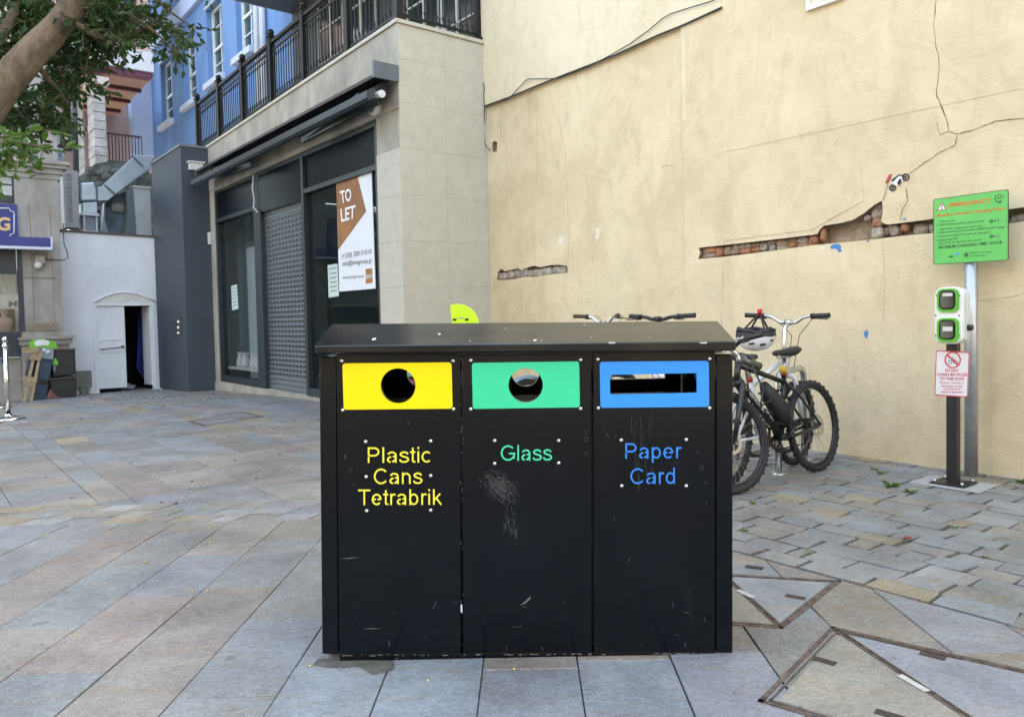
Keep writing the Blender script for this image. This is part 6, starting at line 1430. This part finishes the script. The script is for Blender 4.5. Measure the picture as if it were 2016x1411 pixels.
mb.fbox(TW,TT(196,140,0)[0]-1.2,TT(300,140,0)[0],zc,zc+.5,-.4,.15); mb.build('eaves_beam',M('eaves_white',(.72,.70,.72),.6,0,.05,4),tb)
mb=MB(); mb.fbox(TW,TT(196,140,0)[0]-1.2,TT(300,140,0)[0],zc-.10,zc-.001,-.35,.05); mb.build('eaves_purple',M('paint_plum',(.20,.06,.12),.6),tb)
mb=MB(); mb.fbox(TW,TT(196,140,0)[0]-1.2,TT(300,140,0)[0],zc-.1,zc-.02,-4.5,-.36); mb.build('ceiling',PCH,tb)
for k in range(3):
    mb=MB(); n=-1.2-k*1.25; mb.fbox(TW,TT(196,140,0)[0]-1.1,TT(300,140,0)[0],zc-.19,zc-.101,n-.10,n); mb.build('ceiling_beam',DRB,tb)
mb=MB(); mb.fbox(TW,TT(170,140,0)[0]-.6,TT(420,140,0)[0]+4,TT(230,330)[1],zc+.4,-4.8,-4.51); mb.build('back_wall',M('terrace_wall_rose',(.42,.33,.33),.8,0,.1,2),tb)
mb=MB(); mb.fbox(TW,TT(125,140,0)[0]-2,TT(300,140,0)[0],zc+.501,14,-3,-.2); mb.build('upper_wall',M('pink_render',(.62,.40,.36),.8,0,.08,2),tb)
mb=MB(); mb.fbox(TW,TT(100,140,0)[0]-2,TT(172,140,0)[0]-.3,-.5,14,-3.5,-1.9); mb.build('side_wall',M('side_wall_grey_pink',(.42,.36,.37),.8,0,.15,2),tb)
mb=MB(); a0=TT(213,250)[0];a1=TT(285,250)[0];z1=TT(230,258)[1];z0=TT(230,318)[1]
mb.fbox(TW,a0,a1,z1-.03,z1+.02,-.4,-.36); mb.fbox(TW,a0,a1,z0+.05,z0+.08,-.4,-.36)
for k in range(12): a=a0+(a1-a0)*k/11; mb.tube([TW.pt(a,z0,-.38),TW.pt(a,z1,-.38)],.012,5)
mb.build('railing',M('railing_dark_red',(.09,.03,.035),.6),tb)
# plum framed windows of the upper floor
for x in (152,178,214,246):
    mb=MB(); a,z=TT(x,60,-.2); mb.fbox(TW,a-.28,a-.2,zc+.7,zc+2.6,-.2,-.12); mb.fbox(TW,a+.2,a+.28,zc+.7,zc+2.6,-.2,-.12); mb.fbox(TW,a-.2,a+.2,zc+2.5,zc+2.6,-.2,-.12); mb.fbox(TW,a-.2,a+.2,zc+.7,zc+.8,-.2,-.12); w_=mb.build('window',M('plum_frame',(.22,.07,.13),.5),tb)
    mb=MB(); mb.fbox(TW,a-.199,a+.199,zc+.801,zc+2.499,-.2,-.18); mb.build('pane',WG,w_)
# mossy rubble base wall
RUB=M('mossy_rubble',(.13,.14,.13),.95,0,.6,3.5,1,9,rgb2=(.045,.06,.03))
rb_=thing('rubble_wall','dark mossy rubble retaining wall under the stone piers','wall',TW.pt(TT(205,430)[0],1.5,.3))
mb=MB(); pts=[(150,352),(162,343),(178,330),(190,322),(215,318),(240,320),(262,318),(285,335),(330,360),(330,470),(150,470)]
mb.pxprism(TW,pts,-.6,.35); rb0=mb.build('wall_face',RUB,rb_); mb=MB()
for k in range(60):
    x=random.uniform(165,290);y=random.uniform(332,450); a,z=TT(x,y,.35); lump(mb,TW,a,z,.33,random.uniform(.1,.22),random.uniform(.07,.14),random.uniform(.04,.1),k)
o=mb.build('stones',RUB,rb_); o['kind']='stuff'
# things standing on the white wall's roof
RFm=RT(-10.3); FT=lambda x,y,n=0: RFm.px(x,y,n)
AL=M('aluminium_duct',(.34,.40,.47),.35,.6,.15,3,.2,12); ALD=M('grey_unit',(.36,.36,.36),.6,0,.12,6)
mb=MB(); mb.fbox(RFm,FT(110,450)[0]-.5,FT(310,450)[0],2.6,FT(200,462)[1]-.05,-4,.55); tag(mb.build('flat_roof',M('roof_dark',(.05,.05,.05),.9)),'dark flat roof just behind the top of the white wall','roof')
ac=thing('air_conditioner','tall grey air conditioner with a white wire grille above the white wall','air conditioner',RFm.pt(FT(140,450)[0],FT(140,450)[1],0))
a0,z1=FT(124,334,.3);a1,z0=FT(157,449,.3)
mb=MB(); plate(mb,RFm,[(a0,z0),(a1,z0),(a1,z1),(a0,z1)],[(a0+.06,z0+.1),(a1-.12,z0+.1),(a1-.12,z1-.08),(a0+.06,z1-.08)],-.1,.3); cs2=mb.build('casing',ALD,ac)
mb=MB(); mb.fbox(RFm,a0+.01,a1-.01,z0+.01,z1-.01,-.12,.18); mb.build('fan_recess',DKI,ac)
mb=MB()
for k in range(7): a=a0+.06+(a1-a0-.18)*k/6; mb.fbox(RFm,a-.004,a+.004,z0+.1,z1-.08,.28,.288)
for k in range(13): z=z0+.1+(z1-z0-.18)*k/12; mb.fbox(RFm,a0+.06,a1-.12,z-.006,z+.006,.289,.297)
mb.build('grille',M('grille_pale',(.42,.44,.46),.5),ac)
dk_=thing('ventilation_duct','wide sloping sheet metal duct running up to the blue building','duct',RFm.pt(FT(190,420)[0],FT(190,420)[1],0))
def dpx(pts,n0,n1,nm,mat=AL,par=dk_,bev=.0): mb=MB(); mb.pxprism(RFm,pts,n0,n1); return mb.build(nm,mat,par,bevel=bev)
dpx([(158,360),(186,358),(191,374),(192,395),(158,396)],-.4,.25,'elbow',bev=.03); dpx([(162,398),(191,397),(192,420),(163,421)],-.4,.2,'lower_section',bev=.01)
dpx([(196,372),(268,305),(300,308),(298,330),(224,385),(210,394)],-.7,-.1,'sloping_section',bev=.01); dpx([(192,368),(208,368),(224,386),(212,395),(192,396)],-.72,-.05,'joint',bev=.01)
for a_ in (((206,364),(227,383)),((262,308),(282,328))):
    A1_=RFm.pt(*FT(*a_[0],-.08),-.08);B1_=RFm.pt(*FT(*a_[1],-.08),-.08); mb=MB(); mb.bar(A1_,B1_,.03,.03); mb.build('flange',M('flange_dark',(.12,.14,.17),.5,.4),dk_)
mc=thing('meter_cage','small transparent covered grey box standing on the white wall top','box',RFm.pt(FT(180,458)[0],FT(180,458)[1],.3))
a0,z1=FT(164,424,.5);a1,z0=FT(193,458,.5); mb=MB()
for q_ in ((a0,a0+.03),(a1-.03,a1)): mb.fbox(RFm,q_[0],q_[1],z0,z1,.2,.5)
mb.fbox(RFm,a0-.03,a1+.03,z1,z1+.05,.17,.53); mb.fbox(RFm,a0,a1,z0,z0+.03,.19,.52); mb.build('frame',M('cage_pale',(.45,.50,.56),.4),mc)
mb=MB(); mb.fbox(RFm,a0+.031,a1-.031,z0+.031,z1-.01,.24,.46); mb.build('housing',M('cage_inner',(.17,.20,.24),.5,0,.4,14),mc)
tk=thing('water_tank','pale grey flat sided tank between the duct and the dark block','tank',RFm.pt(FT(283,465)[0],FT(283,465)[1],0))
dpx([(263,367),(296,370),(299,466),(270,464)],-.3,.1,'tank_body',M('tank_grey',(.36,.38,.38),.6,0,.15,3),tk,.01); dpx([(249,375),(262,368),(269,463),(252,460)],-.35,.0,'tank_side',M('tank_side_dark',(.10,.12,.13),.7),tk); dpx([(262,365),(297,368),(297,371),(262,368)],-.32,.13,'tank_rim',M('rim_grey',(.42,.44,.44),.5),tk)
ph=thing('patched_wall','rough blue grey patched wall remnant behind the white wall','wall',RFm.pt(FT(235,460)[0],FT(235,460)[1],-.5)); dpx([(208,400),(225,386),(249,376),(254,461),(214,459),(206,430)],-.9,-.4,'wall_piece',M('patched_render',(.10,.13,.16),.9,0,.5,4,.8,10),ph); 
c=FT(232,410,-.38); mb=MB(); lump(mb,RFm,c[0],c[1],-.4,.14,.10,.08,3); mb.build('broken_patch',M('patch_pale',(.25,.24,.22),.9,0,.4,20),ph)
mb=MB(); mb.tube([RFm.pt(*FT(199,458,.3),.3),RFm.pt(*FT(204,401,.2),.2)],.015,6); tag(mb.build('white_pole',WHP),'thin white pole leaning beside the covered box on the wall','pole')
dpx([(116,242),(152,238),(154,284),(118,282)],-1.2,-.3,'hood_body',M('hood_dark',(.03,.033,.035),.6),(hd:=thing('extractor_hood','dark metal hood bolted high between the cream building and the piers','extractor',RFm.pt(FT(135,284)[0],FT(135,284)[1],-.5)))); dpx([(121,270),(133,270),(133,277),(121,277)],-.31,-.28,'hood_label',WHP,hd)
mb=MB(); mb.tube([RFm.pt(*FT(143,100,-.6),-.6),RFm.pt(*FT(147,238,-.6),-.6),RFm.pt(*FT(150,340,-.6),-.6)],.06,10); tag(mb.build('drain_pipe',M('pipe_dark',(.10,.10,.11),.5)),'tall dark drain pipe between the cream building and the stone piers','pipe')
dpx([(112,290),(124,293),(125,314),(112,312)],-.4,-.2,'louvre_box',M('louvre_pale_blue',(.45,.55,.7),.5),(lv:=thing('wall_vent','small pale blue louvred vent beside the cream building cornice','vent',RFm.pt(FT(118,314)[0],FT(118,314)[1],-.3))))
mb=MB()
for k in range(5): 
    mb.pxprism(RFm,[(114,295+k*3.6),(123,296+k*3.6),(123,297.4+k*3.6),(114,296.4+k*3.6)],-.2,-.19)
mb.build('slats',NV,lv)
# ------------------------------------------------------------------ tree leaning in from the left
BARK=M('tree_bark',(.145,.108,.074),.9,0,.45,9,1.,26,stretch=(1,1,.5),rgb2=(.075,.055,.038))
def dpt(x,y,D): d=ray(x,y); return CAM+d*(D/d.dot(FW))
tr=thing('tree','leafy evergreen tree with a thick grey brown limb leaning in from the left','tree',(-5.9,5.9,0))
TD=6.4
base=V((-5.9,5.9,0))
pts=[base,base+V((-.05,.0,.6)),base+V((.0,.05,1.3)),dpt(-190,330,6.3),dpt(-60,255,6.35),dpt(0,178,TD),dpt(60,108,6.45),dpt(115,52,6.5),dpt(152,0,6.55),dpt(190,-70,6.6),dpt(235,-170,6.7),dpt(260,-260,6.8)]
rad=[.26,.20,.17,.155,.145,.135,.122,.112,.105,.095,.08,.06]
def smoothline(P,R_,n=4):
    o=[];q=[]
    for i in range(len(P)-1):
        a=P[max(i-1,0)];b=P[i];c=P[i+1];d=P[min(i+2,len(P)-1)]
        for k in range(n):
            t=k/n; o.append(.5*((2*b)+(c-a)*t+(2*a-5*b+4*c-d)*t*t+(3*b-a-3*c+d)*t*t*t)); q.append(R_[i]*(1-t)+R_[i+1]*t)
    o.append(P[-1]);q.append(R_[-1]); return o,q
mb=MB(); P_,q_=smoothline(pts,rad); q_=[r_*(1+.04*noise.noise(p_*2)) for p_,r_ in zip(P_,q_)]; mb.tube(P_,q_,20)
mb.tube(*smoothline([base+V((0,.05,1.4)),base+V((-.5,.3,2.4)),base+V((-.8,.4,3.6)),base+V((-.9,.2,5.2))],[.2,.15,.11,.05]),14)
def br(P,r0,r1): mb.tube(*smoothline(P,[r0+(r1-r0)*i/(len(P)-1) for i in range(len(P))],3),7)
br([dpt(-40,235,6.3),dpt(-60,150,6.5),dpt(10,60,6.7),dpt(30,10,6.9),dpt(20,-60,7)],.06,.035)
br([dpt(60,108,6.4),dpt(90,150,6.6),dpt(130,200,6.9),dpt(140,250,7.0)],.03,.008)
br([dpt(130,35,6.5),dpt(190,70,6.6),dpt(240,75,6.7),dpt(300,50,6.9),dpt(360,60,7.0)],.035,.005)
br([dpt(150,10,6.5),dpt(230,20,6.7),dpt(300,60,6.8),dpt(350,110,6.9)],.03,.004)
br([dpt(170,-30,6.6),dpt(260,-40,6.8),dpt(330,20,6.9),dpt(375,50,7.0)],.03,.004)
br([dpt(-40,300,5.6),dpt(10,280,5.5),dpt(50,285,5.5),dpt(95,290,5.5)],.02,.004)
br([dpt(-100,330,5.9),dpt(-60,300,5.6),dpt(0,300,5.5),dpt(30,320,5.5)],.03,.006)
mb.build('trunk',BARK,tr)
def leafmat(name,rgb,tr_=.35):
    m=bpy.data.materials.new(name); m.use_nodes=True; nt=m.node_tree; L=nt.links.new; b=nt.nodes['Principled BSDF']; b.inputs['Roughness'].default_value=.38
    tc=nt.nodes.new('ShaderNodeTexCoord'); n=nt.nodes.new('ShaderNodeTexNoise'); n.inputs['Scale'].default_value=2.5; n.inputs['Detail'].default_value=3; L(tc.outputs['Object'],n.inputs[0])
    cr=nt.nodes.new('ShaderNodeValToRGB'); cr.color_ramp.elements[0].position=.35; cr.color_ramp.elements[1].position=.65; cr.color_ramp.elements[0].color=(*[c*.6 for c in rgb],1); cr.color_ramp.elements[1].color=(*[c*1.3 for c in rgb],1); L(n.outputs['Fac'],cr.inputs[0]); L(cr.outputs[0],b.inputs['Base Color'])
    t_=nt.nodes.new('ShaderNodeBsdfTranslucent'); t_.inputs['Color'].default_value=(rgb[0]*1.6,rgb[1]*1.9,rgb[2],1); ms=nt.nodes.new('ShaderNodeMixShader'); ms.inputs[0].default_value=tr_
    L(b.outputs[0],ms.inputs[1]); L(t_.outputs[0],ms.inputs[2]); L(ms.outputs[0],nt.nodes['Material Output'].inputs['Surface']); return m
LEAF=leafmat('leaf_green',(.026,.060,.016),.34); LEAFB=leafmat('leaf_young',(.055,.12,.02),.3)
def leaf(mb,c,L_,d=None,droop=.4):
    if d is None: d=V((random.gauss(0,1),random.gauss(0,1),random.gauss(-droop,.7)))
    d.normalize(); s_=d.cross(V((random.gauss(0,1),random.gauss(0,1),random.gauss(0,1)))).normalized(); n=d.cross(s_); w_=L_*.23; f=L_*.07
    mb.add([c,c+d*L_*.35+s_*w_+n*f,c+d*L_*.45-n*f*.4,c+d*L_*.35-s_*w_+n*f,c+d*L_*.72+s_*w_*.75+n*f,c+d*L_*.72-s_*w_*.75+n*f,c+d*L_],[(0,1,2),(0,2,3),(1,4,2),(2,4,6),(2,6,5),(2,5,3)])
def cluster(mb,x,y,rx,ry,D,n,L_=.085,dd=.35):
    # sprays of leaves along short twigs
    k=0; n=int(n*1.15)
    while k<n:
        a=random.uniform(0,2*PI); rr=math.sqrt(random.random()); px_,py_=x+rx*rr*cos(a),y+ry*rr*sin(a); P=dpt(px_,py_,D+random.uniform(-dd,dd)); tw=V((random.gauss(0,1),random.gauss(0,1),random.gauss(-.5,.6))).normalized()
        ln=random.uniform(.12,.3); m_=random.randint(4,8); tws.tube([P,P+tw*ln],[.003,.0015],4,False)
        for j in range(m_):
            q=P+tw*ln*(j+.5)/m_; leaf(mb,q,L_*random.uniform(.7,1.15),tw*.6+V((random.gauss(0,.7),random.gauss(0,.7),random.gauss(-.25,.5))))
        k+=m_
tws=MB(); mb=MB()
for c in ((30,25,70,50,7,420),(110,30,60,50,7.2,420),(60,80,70,30,7.3,240),(150,80,50,45,7.1,330),(185,40,50,45,6.8,330),(230,20,45,40,6.9,300),(110,180,30,45,7.1,130),(140,140,40,40,7.1,240),(80,190,45,35,7.0,170),(50,245,60,25,7,170),(110,235,35,25,7,110),(205,85,45,25,6.9,200),(255,60,35,32,6.9,130),(300,20,28,30,6.9,90),(318,52,25,20,7,50),(345,60,20,12,7,30),(330,85,16,12,7,26),(358,92,12,14,7,14),(285,95,20,14,7,22),(370,50,10,8,7,8),(12,120,25,60,7.2,160),(15,200,30,50,7,150),(90,222,30,20,7,60),(20,232,35,14,7,60)): cluster(mb,*c)
for c in ((-80,60,80,130,7,700),(-200,0,130,200,7.2,900),(-120,200,60,60,6.8,220),(60,-80,140,70,7,800),(220,-90,120,70,7,600),(330,-60,60,40,7,120),(100,-220,220,90,7.2,900),(-120,-200,150,120,7.2,700)): cluster(mb,*c[:5],int(c[5]*.7),.09,.7)
cw=mb.build('crown',LEAF,tr,fixn=False); mb=MB()
for c in ((20,270,26,18,5.5,50),(55,262,34,20,5.5,80),(45,290,40,18,5.5,90),(12,295,18,22,5.5,50),(86,288,16,10,5.5,16),(14,322,16,12,5.5,34),(30,318,14,8,5.5,14),(60,302,20,10,5.5,26)): cluster(mb,*c[:5],int(c[5]*.42),.085,.12)
mb.build('young_leaves',LEAFB,tr,fixn=False)
tws.build('twigs',BARK,tr,fixn=False)
# ------------------------------------------------------------------ weeds, berries, litter
WEED=leafmat('weed_green',(.09,.17,.03),.3)
wi=0
for (x,y,s_,n) in ((1755,957,.055,14),(1676,896,.04,8),(1794,969,.045,7),(1734,932,.035,8),(1722,924,.03,5),(1484,992,.03,7),(1972,934,.03,4),(1850,918,.03,5),(1592,1088,.03,4),(2012,950,.06,9),(1465,1045,.03,5),(1880,1040,.022,4),(1573,911,.03,6),(1940,1098,.02,4)):
    P=G(x,y); mb=MB()
    for k in range(n):
        t=2*PI*k/n+random.uniform(-.3,.3); leaf(mb,P+V((0,0,.004)),s_*random.uniform(.8,1.3),V((cos(t),sin(t),random.uniform(.05,.5))))
    tag(mb.build('weed',WEED,org=P,fixn=False),'small green weed growing between the stone blocks by the yellow wall','weed','weeds in the paving joints')
YB_=M('berry_yellow',(.62,.50,.12),.6,0,.1,30)
for (x,y) in ((148,1252),(285,1107),(290,1058),(296,1023),(374,1162),(379,1166),(408,1164),(412,1040),(413,1068),(352,1040),(92,1055),(610,1092),(302,940),(391,990),(610,1312),(1012,1318),(842,1341),(1471,1185),(345,926)):
    P=G(x,y); mb=MB(); mb.ball(P+V((0,0,.004)),.0052*(.8 if y>1150 else 1),8,6,(1,1.1,.9)); tag(mb.build('berry',YB_,org=P),'tiny yellow berry fallen on the paving','berry','yellow berries fallen on the paving')
mb=MB(); FL=M('dead_leaf',(.05,.035,.022),.8,0,.5,30)
for k in range(420):
    if random.random()<.9: x=random.uniform(0,560)*random.random()**.4;y=random.gauss(779,10)
    else: x=random.uniform(0,640);y=random.uniform(800,1000)
    if y<764: continue
    P=G(x,y); 
    if P.y>15.8 or P.y<2.4: continue
    leaf(mb,P+V((0,0,.004)),random.uniform(.015,.04),V((random.gauss(0,1),random.gauss(0,1),.05)))
o=mb.build('dead_leaves',FL,org=(0,0,0),fixn=False); tag(o,'scattered dark dead leaves on the paving near the shop','leaf litter',None,'stuff')
for (x,y,w_,h_,lab) in ((250,767,.32,.12,'crumpled translucent plastic bag on the ground before the open white door'),(312,769,.16,.05,'small crumpled white plastic scrap on the ground by the dark grey block')):
    P=G(x,y); mb=MB(); mb.ball(P+V((0,0,h_*.35)),1,20,12,(w_/2,w_/3,h_*.6)); mb.v=[q+V((noise.noise(q*9),noise.noise(q*9+V((5,0,0))),abs(noise.noise(q*11))))*.09*w_*3 for q in mb.v]; tag(mb.build('plastic_bag',M('bag_pale',(.33,.37,.42),.35,0,.25,8,.8,20),org=P),lab,'plastic bag')
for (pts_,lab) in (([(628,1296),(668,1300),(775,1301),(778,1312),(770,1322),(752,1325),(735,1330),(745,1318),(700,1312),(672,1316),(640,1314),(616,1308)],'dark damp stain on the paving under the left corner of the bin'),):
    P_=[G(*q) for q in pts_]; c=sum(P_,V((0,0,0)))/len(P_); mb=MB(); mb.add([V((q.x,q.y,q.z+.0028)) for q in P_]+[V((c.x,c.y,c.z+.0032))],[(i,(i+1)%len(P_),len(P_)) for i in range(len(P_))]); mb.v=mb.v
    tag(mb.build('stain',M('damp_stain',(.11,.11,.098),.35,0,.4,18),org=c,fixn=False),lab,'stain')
mb=MB(); P=G(1776,1062); leaf(mb,P+V((0,0,.006)),.05,V((1,.2,.1))); leaf(mb,P+V((.01,0,.008)),.04,V((.8,-.3,.2))); tag(mb.build('red_leaf',M('leaf_red',(.20,.035,.02),.6),org=P,fixn=False),'single dry red leaf on the stone blocks right of the bin','leaf')
# ------------------------------------------------------------------ unseen houses added to block horizon glow and darken reflections
OPM=M('opposite_render',(.26,.24,.21),.8,0,.1,1); OPD=M('opposite_dark',(.02,.022,.025),.2,0,0)
def opp(P0,P1,h,mat,label,nw):
    P0=V(P0);P1=V(P1); d=(P1-P0).normalized(); n=V((-d.y,d.x,0)); 
    if n.dot(V((0,3,0))-P0)<0: n=-n
    F_=Frame(P0,d,n); L_=(P1-P0).length; t=thing('added_house',label,'building',P0.lerp(P1,.5))
    mb=MB(); mb.fbox(F_,0,L_,0,h,-3,0); mb.build('wall',mat,t)
    for k in range(nw):
        for z0 in [.4]+[3.6+i*3 for i in range(int((h-4)/3))]:
            a=(k+.5)*L_/nw; mb=MB(); mb.fbox(F_,a-.55 if z0>1 else a-L_/nw*.4,a+.55 if z0>1 else a+L_/nw*.4,z0,z0+1.9 if z0>1 else z0+2.4,-.01,.03); mb.build('window',OPD,t)
opp((-13,-10,0),(13,-13,0),11,OPM,'added unseen house behind the viewer, blocks horizon glow and dims reflections',8)
opp((-13.5,-9.5,0),(-13,7,0),10,M('opposite_grey',(.33,.33,.33),.8,0,.1,1),'added unseen grey house at the left outside the picture, dims reflections',5)
